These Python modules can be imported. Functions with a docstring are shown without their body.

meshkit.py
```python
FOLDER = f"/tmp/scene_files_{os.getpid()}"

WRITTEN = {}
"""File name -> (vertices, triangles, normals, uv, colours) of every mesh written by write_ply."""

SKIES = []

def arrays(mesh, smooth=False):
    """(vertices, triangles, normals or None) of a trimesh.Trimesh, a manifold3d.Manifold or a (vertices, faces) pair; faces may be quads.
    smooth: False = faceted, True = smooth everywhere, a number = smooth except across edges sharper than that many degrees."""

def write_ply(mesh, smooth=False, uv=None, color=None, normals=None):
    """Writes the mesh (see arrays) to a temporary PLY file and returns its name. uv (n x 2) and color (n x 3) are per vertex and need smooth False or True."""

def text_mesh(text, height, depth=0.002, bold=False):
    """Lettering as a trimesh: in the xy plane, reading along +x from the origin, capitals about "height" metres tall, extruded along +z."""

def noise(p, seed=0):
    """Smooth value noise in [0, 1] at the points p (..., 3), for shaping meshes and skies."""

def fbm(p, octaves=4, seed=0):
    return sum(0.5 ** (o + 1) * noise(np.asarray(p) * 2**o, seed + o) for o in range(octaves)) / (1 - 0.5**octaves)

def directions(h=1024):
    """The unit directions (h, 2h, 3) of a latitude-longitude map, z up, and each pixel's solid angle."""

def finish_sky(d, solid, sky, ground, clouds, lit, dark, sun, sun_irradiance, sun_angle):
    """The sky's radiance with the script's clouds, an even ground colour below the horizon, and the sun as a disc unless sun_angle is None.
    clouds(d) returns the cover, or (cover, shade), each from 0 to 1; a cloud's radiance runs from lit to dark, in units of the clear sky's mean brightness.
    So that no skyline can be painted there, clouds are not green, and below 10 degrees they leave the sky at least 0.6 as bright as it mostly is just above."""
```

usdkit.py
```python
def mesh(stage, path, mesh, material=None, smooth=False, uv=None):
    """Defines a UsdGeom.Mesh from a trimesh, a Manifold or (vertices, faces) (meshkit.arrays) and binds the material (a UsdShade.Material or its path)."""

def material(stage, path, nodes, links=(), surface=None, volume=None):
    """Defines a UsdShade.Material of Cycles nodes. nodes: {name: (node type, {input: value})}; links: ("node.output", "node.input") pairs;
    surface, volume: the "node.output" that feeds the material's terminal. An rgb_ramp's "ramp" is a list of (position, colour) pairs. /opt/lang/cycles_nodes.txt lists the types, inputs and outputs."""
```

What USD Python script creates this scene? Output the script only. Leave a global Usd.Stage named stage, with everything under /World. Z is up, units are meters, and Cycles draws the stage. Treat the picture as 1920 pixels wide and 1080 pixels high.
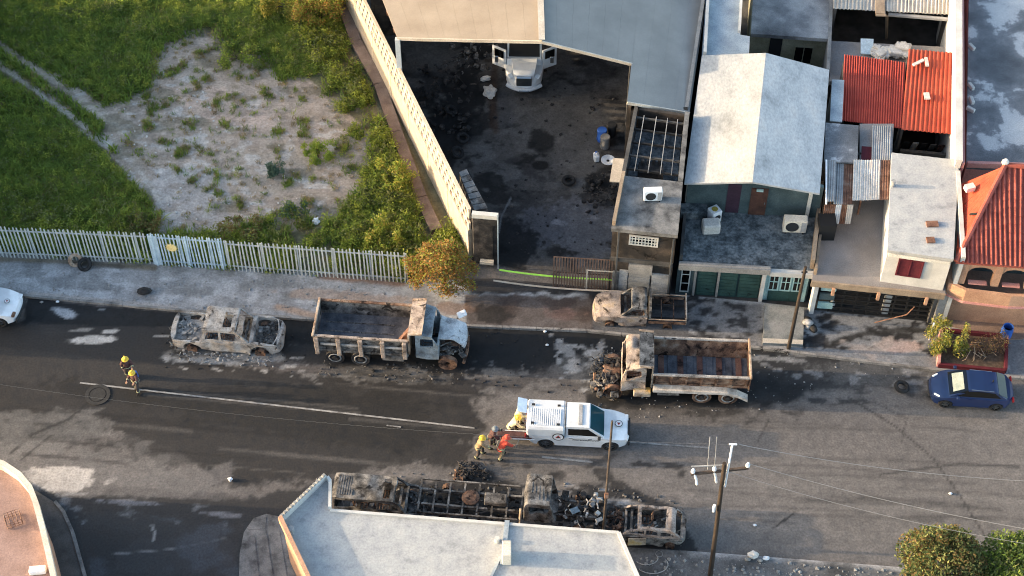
import math, random, numpy as np, trimesh, usdkit, meshkit
from pxr import Usd, UsdGeom, UsdLux, UsdShade, Sdf, Gf, Vt
from manifold3d import Manifold, CrossSection, JoinType, FillRule

stage = Usd.Stage.CreateInMemory()
UsdGeom.SetStageUpAxis(stage, 'Z'); UsdGeom.SetStageMetersPerUnit(stage, 1.0)
UsdGeom.Xform.Define(stage, '/World'); UsdGeom.Scope.Define(stage, '/World/Looks')
rad, PI = math.radians, math.pi

# ---------------------------------------------------------------- camera (a drone at 72.6 m, looking down 51 degrees)
PITCH, CAMZ, FPX = rad(51.0), 72.6, 3200.0
CAM = np.array([0, -CAMZ / math.tan(PITCH), CAMZ])
cam = UsdGeom.Camera.Define(stage, '/World/camera')
cam.AddTranslateOp().Set(Gf.Vec3d(*map(float, CAM))); cam.AddRotateXOp().Set(90 - math.degrees(PITCH))
cam.CreateHorizontalApertureAttr(36.0); cam.CreateVerticalApertureAttr(20.25); cam.CreateFocalLengthAttr(FPX / 1920 * 36)
cam.CreateClippingRangeAttr(Gf.Vec2f(1, 3000)); cam.CreateExposureAttr(EXPOSURE := 1.7)

# ---------------------------------------------------------------- sky and low evening sun from the west
SUN_EL, SUN_AZ = rad(10.5), math.atan2(-0.998, 0.06)
S = np.array([math.sin(SUN_AZ) * math.cos(SUN_EL), math.cos(SUN_AZ) * math.cos(SUN_EL), math.sin(SUN_EL)])
usdkit.material(stage, '/World/Looks/sky', {
    'sky': ('sky_texture', {'sky_type': 'single_scattering', 'sun_disc': False, 'sun_elevation': SUN_EL, 'sun_rotation': SUN_AZ, 'altitude': 300.0, 'air_density': 1.0, 'aerosol_density': 2.6, 'ozone_density': 1.0}),
    'bg': ('background_shader', {'strength': 0.15})}, [('sky.color', 'bg.color')], surface='bg.background')
dome = UsdLux.DomeLight.Define(stage, '/World/sky')
UsdShade.MaterialBindingAPI.Apply(dome.GetPrim()).Bind(UsdShade.Material.Get(stage, '/World/Looks/sky'))
dome.GetPrim().SetCustomDataByKey('kind', 'structure')
sun = UsdLux.DistantLight.Define(stage, '/World/sun')
sun.CreateIntensityAttr(0.68); sun.CreateAngleAttr(0.5); sun.CreateNormalizeAttr(True); sun.CreateColorAttr(Gf.Vec3f(1.0, 0.76, 0.5))
zx = np.cross([0, 0, 1.0], S); zx /= np.linalg.norm(zx); zy = np.cross(S, zx)
sun.AddTransformOp().Set(Gf.Matrix4d(*map(float, [*zx, 0, *zy, 0, *S, 0, 0, 0, 60, 1])))

# ---------------------------------------------------------------- helpers
def at(px, py, z=0.0):
    """World point at height z that the photograph shows at pixel px, py."""
    f, u = np.array([0, math.cos(PITCH), -math.sin(PITCH)]), np.array([0, math.sin(PITCH), math.cos(PITCH)])
    d = f * FPX + np.array([1.0, 0, 0]) * (px - 960) + u * (540 - py)
    return CAM + d * ((z - CAM[2]) / d[2])
def at2(px, py, z=0.0): return at(px, py, z)[:2]
def topx(x, y, z=0.0):
    """The pixel at which a world point lies (to lay out the stains on the ground)."""
    dx, dy, dz = x - CAM[0], y - CAM[1], z - CAM[2]
    c, s = math.cos(PITCH), math.sin(PITCH)
    w = dy * c - dz * s
    return 960 + FPX * dx / w, 540 - FPX * (dy * s + dz * c) / w
USED = {}
def numbered(parent, name):
    n = USED.get((parent, name), 0); USED[(parent, name)] = n + 1
    return f'{parent}/{name}' if n == 0 else f'{parent}/{name}_{n:03d}'
def tag(prim, **k):
    for a, b in k.items():
        if b: prim.SetCustomDataByKey(a, b)
def path_of(o): return o if isinstance(o, str) else str(o.GetPath())
def thing(name, label, category, group=None, loc=None, rz=0.0):
    x = UsdGeom.Xform.Define(stage, numbered('/World', name))
    if loc is not None:
        x.AddTranslateOp().Set(Gf.Vec3d(*map(float, loc)))
        if rz: x.AddRotateZOp().Set(math.degrees(rz))
    tag(x.GetPrim(), label=label, category=category, group=group)
    return x.GetPrim()
def obj(name, m, mat, parent=None, smooth=False, **k):
    p = numbered(path_of(parent) if parent is not None else '/World', name)
    o = usdkit.mesh(stage, p, m.vf() if isinstance(m, MB) else m, M[mat] if isinstance(mat, str) else mat, smooth).GetPrim()
    tag(o, **k)
    return o
def copy_of(src, name, label, category, group, loc, rz=0.0, scale=None):
    x = UsdGeom.Xform.Define(stage, numbered('/World', name))
    x.AddTranslateOp().Set(Gf.Vec3d(*map(float, loc)))
    x.AddRotateZOp().Set(math.degrees(rz))
    if scale: x.AddScaleOp().Set(Gf.Vec3f(*scale))
    x.GetPrim().GetReferences().AddInternalReference(src.GetPath()); x.GetPrim().SetInstanceable(True)
    tag(x.GetPrim(), label=label, category=category, group=group)
    return x.GetPrim()

def xyz(T):
    c, s = math.cos(T[3]), math.sin(T[3])
    return np.array([[c, -s, 0], [s, c, 0], [0, 0, 1.0]])
BOXF = np.array([[0, 2, 1], [0, 3, 2], [4, 5, 6], [4, 6, 7], [0, 1, 5], [0, 5, 4], [1, 2, 6], [1, 6, 5], [2, 3, 7], [2, 7, 6], [3, 0, 4], [3, 4, 7]])
class MB:
    """Collects shapes into one mesh."""
    def __init__(s, *ms):
        s.V, s.F, s.n = [], [], 0
        for m in ms: s.man(m)
    def add(s, v, f):
        v, f = np.asarray(v, float), np.asarray(f, int)
        s.V.append(v); s.F.append(f + s.n); s.n += len(v); return s
    def vf(s): return np.vstack(s.V), np.vstack(s.F)
    def man(s, m):
        if isinstance(m, MB): return s.add(*m.vf())
        if hasattr(m, 'to_mesh'):
            k = m.to_mesh()
            return s.add(k.vert_properties[:, :3], k.tri_verts) if len(k.tri_verts) else s
        return s.add(m.vertices, m.faces)
    def moved(s, loc=(0, 0, 0), rz=0.0, rx=0.0, ry=0.0):
        r = trimesh.transformations.euler_matrix(rx, ry, rz)[:3, :3]
        s.V = [v @ r.T + np.asarray(loc, float) for v in s.V]; return s
    def hexa(s, b, t):
        """Eight corners: four below, four above, both counter-clockwise."""
        return s.add(np.vstack([b, t]), BOXF)
    def box(s, c, d, rz=0.0, rx=0.0, ry=0.0, bev=0.0):
        h = np.asarray(d, float) / 2
        if bev:
            h0 = h; bev = min(bev, h.min() * .9); pts = []
            for sx in (-1, 1):
                for sy in (-1, 1):
                    for sz in (-1, 1):
                        for k in range(3):
                            p = h0 - bev; p[k] = h0[k]; pts.append(p * (sx, sy, sz))
            m = Manifold.hull_points(np.array(pts)).to_mesh(); v, f = m.vert_properties[:, :3].astype(float), m.tri_verts
        else:
            v = np.array([[-1, -1, -1], [1, -1, -1], [1, 1, -1], [-1, 1, -1], [-1, -1, 1], [1, -1, 1], [1, 1, 1], [-1, 1, 1]], float) * h; f = BOXF
        if rz or rx or ry: v = v @ trimesh.transformations.euler_matrix(rx, ry, rz)[:3, :3].T
        return s.add(v + np.asarray(c, float), f)
    def bb(s, x0, x1, y0, y1, z0, z1, bev=0.0): return s.box(((x0 + x1) / 2, (y0 + y1) / 2, (z0 + z1) / 2), (x1 - x0, y1 - y0, z1 - z0), bev=bev)
    def bar(s, p, q, w, h=None, up=(0, 0, 1)):
        p, q = np.asarray(p, float), np.asarray(q, float); h = h or w
        t = q - p; t /= np.linalg.norm(t) + 1e-9
        a = np.cross(t, up); 
        if np.linalg.norm(a) < 1e-3: a = np.cross(t, (1, 0, 0))
        a /= np.linalg.norm(a); b = np.cross(a, t); a, b = a * w / 2, b * h / 2
        return s.add([p - a - b, p + a - b, p + a + b, p - a + b, q - a - b, q + a - b, q + a + b, q - a + b], [[0, 1, 2], [0, 2, 3], [4, 6, 5], [4, 7, 6], [0, 5, 1], [0, 4, 5], [1, 6, 2], [1, 5, 6], [2, 7, 3], [2, 6, 7], [3, 4, 0], [3, 7, 4]])
    def tube(s, pts, r, n=6):
        p = np.asarray(pts, float); t = np.gradient(p, axis=0); t /= np.linalg.norm(t, axis=1, keepdims=True) + 1e-12
        a = np.cross(t, np.where(np.abs(t[:, 2:]) < 0.9, [0, 0, 1.0], [1.0, 0, 0])); a /= np.linalg.norm(a, axis=1, keepdims=True) + 1e-12
        b = np.cross(t, a); g = np.arange(n) * 2 * PI / n; r = np.broadcast_to(r, (len(p),))
        v = (p[:, None] + r[:, None, None] * (np.cos(g)[None, :, None] * a[:, None] + np.sin(g)[None, :, None] * b[:, None])).reshape(-1, 3)
        k = len(p); f = []
        for i in range(k - 1):
            for j in range(n):
                j2 = (j + 1) % n; f += [[i * n + j, i * n + j2, (i + 1) * n + j2], [i * n + j, (i + 1) * n + j2, (i + 1) * n + j]]
        v = np.vstack([v, p[:1], p[-1:]]); e = k * n
        for j in range(n):
            j2 = (j + 1) % n; f += [[e, j2, j], [e + 1, (k - 1) * n + j, (k - 1) * n + j2]]
        return s.add(v, f)
    def cyl(s, c, r, h, axis='z', n=16, r2=None):
        c = np.asarray(c, float); a = {'x': (1, 0, 0), 'y': (0, 1, 0), 'z': (0, 0, 1)}[axis]; a = np.array(a, float)
        return s.tube([c - a * h / 2, c + a * h / 2], [r, r if r2 is None else r2], n)
    def lathe(s, prof, c=(0, 0, 0), n=16, axis='z'):
        prof = np.asarray(prof, float); g = np.arange(n) * 2 * PI / n
        v = np.stack([prof[:, :1] * np.cos(g), prof[:, :1] * np.sin(g), np.repeat(prof[:, 1:2], n, 1)], -1).reshape(-1, 3); f = []
        for i in range(len(prof) - 1):
            for j in range(n):
                j2 = (j + 1) % n; f += [[i * n + j, i * n + j2, (i + 1) * n + j2], [i * n + j, (i + 1) * n + j2, (i + 1) * n + j]]
        if axis == 'y': v = v[:, [0, 2, 1]] * (1, 1, -1)
        if axis == 'x': v = v[:, [2, 0, 1]]
        return s.add(v + np.asarray(c, float), f)
    def prism(s, poly, z0, z1):
        return s.man(CrossSection([np.array([np.asarray(q, float)[:2] for q in poly])], FillRule.NonZero if area(poly) > 0 else FillRule.Negative).extrude(z1 - z0).translate((0, 0, z0)))
    def slab(s, pts, t):
        """A roof plate: 3-D outline (convex, counter-clockwise from above) thickened downwards."""
        p = np.asarray(pts, float); n = len(p); q = p - (0, 0, t); f = []
        for i in range(1, n - 1): f += [[0, i, i + 1], [n, n + i + 1, n + i]]
        for i in range(n):
            j = (i + 1) % n; f += [[i, n + i, n + j], [i, n + j, j]]
        return s.add(np.vstack([p, q]), f)
    def sheet(s, a, b, c, d, waves, amp, t=0.012, per=4):
        """A corrugated sheet a-b-c-d (waves across a-b), with a thin underside."""
        a, b, c, d = (np.asarray(x, float) for x in (a, b, c, d)); n = waves * per + 1; u = np.linspace(0, 1, n)[:, None]
        nrm = np.cross(b - a, d - a); nrm /= np.linalg.norm(nrm); nrm *= np.sign(nrm[2]) or 1
        w = nrm * (amp * np.sin(u * waves * 2 * PI)); lo, hi = a + (b - a) * u + w, d + (c - d) * u + w; f = []
        v = np.vstack([lo, hi, lo - nrm * t, hi - nrm * t])
        for i in range(n - 1): f += [[i, i + 1, n + i + 1], [i, n + i + 1, n + i], [2 * n + i, 3 * n + i + 1, 2 * n + i + 1], [2 * n + i, 3 * n + i, 3 * n + i + 1]]
        return s.add(v, f)
def area(p): p = np.array([np.asarray(q, float)[:2] for q in p]); x, y = p[:, 0], p[:, 1]; return float((x * np.roll(y, -1) - y * np.roll(x, -1)).sum() / 2)
def ccw(p): return p if area(p) > 0 else p[::-1]
def lerp(a, b, t): return np.asarray(a, float) + (np.asarray(b, float) - np.asarray(a, float)) * t
def bil(q, u, v): return lerp(lerp(q[0], q[1], u), lerp(q[3], q[2], u), v)

# ---------------------------------------------------------------- materials
M = {}
def surf(name, stops, scale=2.0, rough=0.8, bump=0.15, metal=0.0, detail=6.0, fine=0.25, fscale=14.0, spec=0.3, bdist=0.02, stretch=(1, 1, 1), coat=0.0, vary=0.0, tl=0.0, rlo=None, soot=0.0):
    """A weathered surface: colours along a noise ramp, finer grain on top, fine relief."""
    if not isinstance(stops[0], tuple): stops = [tuple(c * .8 for c in stops), tuple(min(1, c * 1.15) for c in stops)]
    if not isinstance(stops[0][-1], tuple): k = len(stops); stops = [(0.3 + 0.4 * i / max(1, k - 1), c) for i, c in enumerate(stops)]
    n = {'g': ('geometry', {}), 'm': ('mapping', {'scale': stretch}),
         'n': ('noise_texture', {'scale': scale, 'detail': detail, 'roughness': 0.6}), 'r': ('rgb_ramp', {'ramp': stops}),
         'f': ('noise_texture', {'scale': fscale, 'detail': 5.0, 'roughness': 0.7}), 'fm': ('map_range', {'from_min': 0.3, 'from_max': 0.7, 'to_min': 1 - fine, 'to_max': 1 + fine}),
         'mul': ('mix', {'mix_type': 'multiply', 'fac': 1.0}), 'b': ('bump', {'strength': bump, 'distance': bdist}),
         'p': ('principled_bsdf', {'roughness': rough, 'metallic': metal, 'specular_ior_level': spec, 'coat_weight': coat})}
    l = [('g.position', 'm.vector'), ('m.vector', 'n.vector'), ('m.vector', 'f.vector'), ('n.fac', 'r.fac'), ('f.fac', 'fm.value'), ('r.color', 'mul.color1'), ('fm.result', 'mul.color2'), ('f.fac', 'b.height'), ('b.normal', 'p.normal')]
    last = 'mul.color'
    if soot:      # soot lying in patches, sharp-edged in places
        n['sn'] = ('noise_texture', {'scale': scale * .9, 'detail': 9.0, 'roughness': 0.68, 'distortion': 1.2}); n['sr'] = ('rgb_ramp', {'ramp': [(.0, (.06, .055, .05)), (soot - .05, (.1, .09, .085)), (soot + .03, (1, 1, 1)), (1.0, (1, 1, 1))]}); n['so'] = ('mapping', {'location': (3.7, 9.1, 5.3)}); n['sm'] = ('mix', {'mix_type': 'multiply', 'fac': 1.0})
        l += [('g.position', 'so.vector'), ('so.vector', 'sn.vector'), ('sn.fac', 'sr.fac'), (last, 'sm.color1'), ('sr.color', 'sm.color2')]; last = 'sm.color'
    if vary:
        n['oi'] = ('object_info', {}); n['vm'] = ('map_range', {'from_min': 0.0, 'from_max': 1.0, 'to_min': 1 - vary, 'to_max': 1 + vary}); n['mv'] = ('mix', {'mix_type': 'multiply', 'fac': 1.0})
        l += [('oi.random', 'vm.value'), (last, 'mv.color1'), ('vm.result', 'mv.color2')]; last = 'mv.color'
    l.append((last, 'p.base_color'))
    if rlo is not None:
        n['rr'] = ('map_range', {'from_min': 0.35, 'from_max': 0.65, 'to_min': rlo, 'to_max': rough}); l += [('n.fac', 'rr.value'), ('rr.result', 'p.roughness')]
    out = 'p.BSDF'
    if tl:
        n['t'] = ('translucent_bsdf', {}); n['mx'] = ('mix_closure', {'fac': tl}); l += [(last, 't.color'), ('p.BSDF', 'mx.closure1'), ('t.BSDF', 'mx.closure2')]; out = 'mx.closure'
    M[name] = usdkit.material(stage, f'/World/Looks/{name}', n, l, surface=out)
def ground_mat(name, rough, bump, fscale, rlo=None, bdist=0.03):
    """Ground: albedo of stains, dust and soil from the mesh's own colour attribute, grain and relief from noise."""
    n = {'a': ('attribute', {'attribute': 'stain'}), 'g': ('geometry', {}), 'f': ('noise_texture', {'scale': fscale, 'detail': 8.0, 'roughness': 0.75}), 'c': ('noise_texture', {'scale': fscale * .2, 'detail': 6.0, 'roughness': 0.7}),
         'fm': ('map_range', {'from_min': 0.3, 'from_max': 0.7, 'to_min': 0.6, 'to_max': 1.4}), 'cm': ('map_range', {'from_min': 0.3, 'from_max': 0.7, 'to_min': 0.75, 'to_max': 1.25}),
         'm1': ('mix', {'mix_type': 'multiply', 'fac': 1.0}), 'm2': ('mix', {'mix_type': 'multiply', 'fac': 1.0}), 'b': ('bump', {'strength': bump, 'distance': bdist}), 'p': ('principled_bsdf', {'roughness': rough, 'specular_ior_level': 0.3})}
    l = [('g.position', 'f.vector'), ('g.position', 'c.vector'), ('f.fac', 'fm.value'), ('c.fac', 'cm.value'), ('a.color', 'm1.color1'), ('fm.result', 'm1.color2'), ('m1.color', 'm2.color1'), ('cm.result', 'm2.color2'), ('m2.color', 'p.base_color'), ('f.fac', 'b.height'), ('b.normal', 'p.normal')]
    if rlo is not None: n['rr'] = ('map_range', {'from_min': 0.35, 'from_max': 0.65, 'to_min': rlo, 'to_max': rough}); l += [('c.fac', 'rr.value'), ('rr.result', 'p.roughness')]
    M[name] = usdkit.material(stage, f'/World/Looks/{name}', n, l, surface='p.BSDF')
def glass(name, tint, rough=0.05):
    M[name] = usdkit.material(stage, f'/World/Looks/{name}', {'t': ('transparent_bsdf', {'color': tint}), 'g': ('glossy_bsdf', {'color': (.9, .95, 1), 'roughness': rough}), 'fr': ('fresnel', {'IOR': 1.6}), 'mx': ('mix_closure', {})},
        [('fr.fac', 'mx.fac'), ('t.BSDF', 'mx.closure1'), ('g.BSDF', 'mx.closure2')], surface='mx.closure')
ground_mat('road_ground', 0.85, 0.35, 9.0, rlo=0.55); ground_mat('dirt_ground', 0.95, 0.6, 7.0, bdist=0.06); ground_mat('concrete_ground', 0.9, 0.3, 8.0)
surf('far_ground', (.14, .13, .12), .3)
surf('concrete', [(.17, .165, .16), (.3, .29, .275)], 1.2); surf('dark_concrete', [(.035, .034, .034), (.1, .095, .09)], 1.0)
surf('sooty_concrete', [(.03, .03, .032), (.15, .15, .15), (.25, .245, .24)], 1.2, detail=9); surf('burnt_wall', [(.014, .012, .011), (.036, .03, .026), (.085, .065, .052)], 1.1, detail=10, soot=.4)
surf('cream_wall', [(.5, .44, .36), (.68, .62, .52)], .7); surf('white_wall', [(.42, .41, .39), (.6, .59, .56)], .9, fine=.1); surf('white_roof', [(.26, .27, .275), (.35, .355, .36), (.39, .395, .39), (.43, .425, .415)], 1.7, fine=.2, fscale=10, detail=12)
surf('gable_roof', [(.22, .235, .245), (.32, .335, .345), (.37, .38, .385), (.42, .41, .395)], .8, fine=.22, fscale=9, detail=12, stretch=(1, .5, 1))
surf('blue_roof', [(.22, .26, .3), (.42, .47, .5)], .9, detail=10); surf('mottled_roof', [(.3, (.09, .095, .105)), (.45, (.14, .147, .16)), (.52, (.2, .205, .22)), (.555, (.45, .45, .46)), (.7, (.56, .55, .54))], .38, fine=.35, detail=10); surf('grey_roof', [(.07, .07, .075), (.2, .2, .205), (.42, .41, .4)], .45)
surf('terrace_floor', [(.022, .027, .031), (.07, .083, .092), (.15, .168, .178), (.22, .23, .235)], 1.5, detail=12, fine=.4, fscale=6); surf('patio_floor', [(.17, .155, .15), (.3, .28, .27)], .4)
surf('metal_roof_beige', [(.23, .19, .15), (.31, .265, .215)], .5, fine=.08, rough=.7); surf('metal_roof_grey', [(.16, .16, .155), (.215, .213, .205)], .5, fine=.08, rough=.75)
surf('teal_wall', [(.035, .055, .06), (.09, .125, .13)], .8); surf('teal_paint', [(.014, .04, .037), (.03, .075, .068)], 1.5, detail=9, soot=.36); surf('pale_teal', [(.25, .42, .42), (.4, .55, .54)], 2)
surf('olive_wall', [(.16, .15, .1), (.32, .3, .22)], .9); surf('pale_stucco', [(.5, .48, .44), (.68, .66, .6)], 1.1)
surf('red_metal', [(.3, .035, .025), (.48, .075, .045)], .8, rough=.55, fine=.12); surf('orange_metal', [(.34, .045, .02), (.5, .085, .04)], .8, rough=.55, fine=.15)
surf('rust_metal', [(.08, .04, .028), (.2, .1, .065), (.28, .21, .17)], 2.2, fine=.3); surf('grey_metal', [(.22, .22, .22), (.4, .4, .4)], 1.5, rough=.5); surf('beige_metal', [(.38, .33, .27), (.56, .51, .44)], 1.1, rough=.6)
surf('clay_tile', [(.24, .055, .042), (.38, .1, .07)], 1.4, vary=.15); surf('orange_wall', [(.36, .2, .13), (.52, .31, .2)], 1.1, detail=9); surf('pink_trim', [(.45, .2, .18), (.6, .3, .26)], 1); surf('salmon_paving', [(.2, .14, .11), (.31, .22, .175)], .8)
surf('salmon_roof', [(.23, .145, .12), (.36, .24, .205)], .7, detail=10); surf('tan_wall', [(.2, .15, .11), (.36, .28, .2)], 1.2)
surf('block', [(.48, .38, .27), (.64, .52, .39)], 1.8, vary=.12); surf('fence_white', [(.36, .38, .37), (.54, .56, .54)], 3, fine=.12, vary=.1); surf('gate_blue', [(.36, .46, .52), (.55, .65, .7)], 2)
surf('gold', [(.75, .5, .15), (.9, .72, .35)], 3); surf('brown_bar', [(.07, .045, .035), (.15, .1, .08)], 3); surf('tape', (.42, .8, .1), 3, fine=.05); surf('wood_pole', [(.015, .011, .009), (.05, .036, .027)], 4, stretch=(1, 1, .15)); surf('pale_pole', [(.035, .026, .022), (.085, .066, .055)], 3)
surf('pole_white', (.75, .77, .8), 4, fine=.05); surf('wire', (.22, .225, .23), 4); surf('black', (.012, .012, .013), 3); surf('rubber', [(.008, .008, .009), (.03, .03, .03)], 5)
surf('soot', [(.006, .006, .007), (.022, .021, .021), (.06, .055, .05)], 2.5); surf('ash', [(.12, .115, .11), (.32, .31, .3), (.5, .48, .47)], 3)
surf('burnt_pale', [(.08, .072, .066), (.25, .225, .205), (.38, .35, .32), (.46, .43, .4)], 1.8, fine=.4, detail=10, soot=.41); surf('burnt_rust', [(.02, .018, .017), (.1, .055, .038), (.22, .13, .085), (.3, .24, .19)], 1.8, fine=.4, detail=10, soot=.44)
surf('burnt_tan', [(.07, .045, .035), (.3, .2, .135), (.42, .33, .25), (.48, .42, .36)], 1.7, fine=.35, detail=10, soot=.4); surf('burnt_grey', [(.015, .014, .014), (.07, .066, .063), (.17, .16, .15), (.28, .265, .25)], 2.0, fine=.4, detail=10, soot=.44); surf('burnt_yellow', [(.12, .08, .055), (.3, .23, .17), (.4, .33, .26), (.45, .32, .15), (.48, .28, .08)], 1.3, fine=.35, detail=10, soot=.38)
surf('burnt_blue', [(.09, .09, .09), (.2, .235, .26), (.31, .35, .38)], 1.8, fine=.3, detail=10, soot=.36); surf('burnt_black', [(.008, .008, .009), (.03, .028, .028), (.1, .085, .075)], 2, fine=.4); surf('bed_floor', [(.03, .032, .04), (.09, .095, .11), (.16, .155, .16)], 1.6, fine=.3); surf('bed_slats', [(.04, .03, .03), (.13, .06, .045), (.2, .11, .08)], .9, fine=.35, detail=10, soot=.42)
surf('car_white', (.62, .64, .66), 1, rough=.3, fine=.05, spec=.5, coat=.5, bump=.0); surf('car_blue', [(.004, .013, .05), (.006, .018, .068)], 1, rough=.32, fine=.05, spec=.5, coat=.35, bump=0); surf('chrome', (.55, .56, .57), 3, rough=.25, metal=1, fine=.05); surf('dark_plastic', (.02, .021, .023), 3, rough=.5); surf('lamp_red', (.35, .02, .02), 3, rough=.3, fine=.03); surf('lamp_clear', (.75, .78, .8), 3, rough=.15, fine=.03); surf('sunshade', [(.2, .25, .23), (.33, .37, .34)], 2)
surf('rim', (.32, .33, .34), 5, rough=.35, metal=.6); surf('red_paint', (.45, .05, .05), 3, fine=.05); surf('dark_red', (.1, .014, .022), 3)
glass('glass_dark', (.05, .07, .08)); glass('glass_teal', (.2, .42, .44)); glass('pane_dark', (.03, .035, .04))
surf('interior', (.03, .03, .032), 2)
surf('helmet', (.78, .5, .06), 4, rough=.4, fine=.06); surf('helmet_green', (.5, .62, .2), 4, rough=.4, fine=.06); surf('coat_tan', [(.2, .13, .07), (.36, .26, .15)], 5); surf('coat_dark', [(.05, .025, .025), (.12, .06, .055)], 5); surf('coat_red', [(.5, .06, .04), (.66, .1, .06)], 5); surf('coat_cream', [(.55, .46, .28), (.7, .62, .4)], 5); surf('trousers', [(.035, .03, .03), (.09, .075, .07)], 5); surf('trousers_tan', [(.22, .17, .1), (.38, .3, .19)], 5); surf('stripe', (.42, .43, .25), 5, fine=.05); surf('skin', (.42, .25, .17), 5, fine=.06); surf('boot', (.012, .012, .012), 5); surf('tank_blue', (.03, .1, .38), 2, rough=.45, fine=.05); surf('plastic_white', (.72, .74, .76), 3, rough=.5, fine=.06); surf('cloth_pale', [(.45, .42, .38), (.66, .62, .57)], 3); surf('cardboard', [(.42, .34, .26), (.56, .47, .38)], 2)
surf('bark', [(.05, .035, .025), (.14, .1, .07)], 6)
for nm, a, b in (('grass_deep', (0.094, 0.149, 0.032), (0.214, 0.298, 0.065)), ('grass_mid', (0.159, 0.229, 0.038), (0.286, 0.360, 0.060)), ('grass_lime', (0.186, 0.254, 0.040), (0.371, 0.389, 0.067)), ('grass_dry', (0.250, 0.187, 0.078), (0.406, 0.312, 0.140)), ('leaf_orange', (0.270, 0.135, 0.041), (0.486, 0.270, 0.081)), ('leaf_olive', (0.140, 0.170, 0.060), (0.260, 0.260, 0.090)), ('leaf_dark', (0.034, 0.062, 0.025), (0.083, 0.125, 0.046)), ('leaf_bronze', (0.165, 0.112, 0.045), (0.285, 0.195, 0.075)), ('leaf_yellow', (.26, .22, .04), (.4, .32, .08)), ('leaf_blue', (0.065, 0.111, 0.078), (0.117, 0.169, 0.117))):
    surf(nm, [a, b], 1.2, fine=.3, vary=.3, tl=.4, bump=0, rough=.7)
surf('path_wall', [(.12, .085, .07), (.22, .165, .135)], 1.5)
surf('burnt_hood', [(.2, .21, .22), (.42, .45, .47), (.55, .56, .56)], 2.0, fine=.3, detail=10, soot=.36)
surf('burnt_shell', [(.07, .055, .048), (.24, .19, .16), (.36, .3, .26), (.4, .3, .2)], 1.8, fine=.4, detail=10, soot=.41)
surf('guard_pale', [(.2, .17, .15), (.46, .41, .36), (.6, .55, .5)], 2, fine=.3, detail=9, soot=.34)
surf('iron', (.035, .034, .033), 6)
surf('purple_panel', (.05, .025, .04), 2)
surf('brown_door', [(.05, .025, .018), (.11, .05, .035)], 2)
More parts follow.
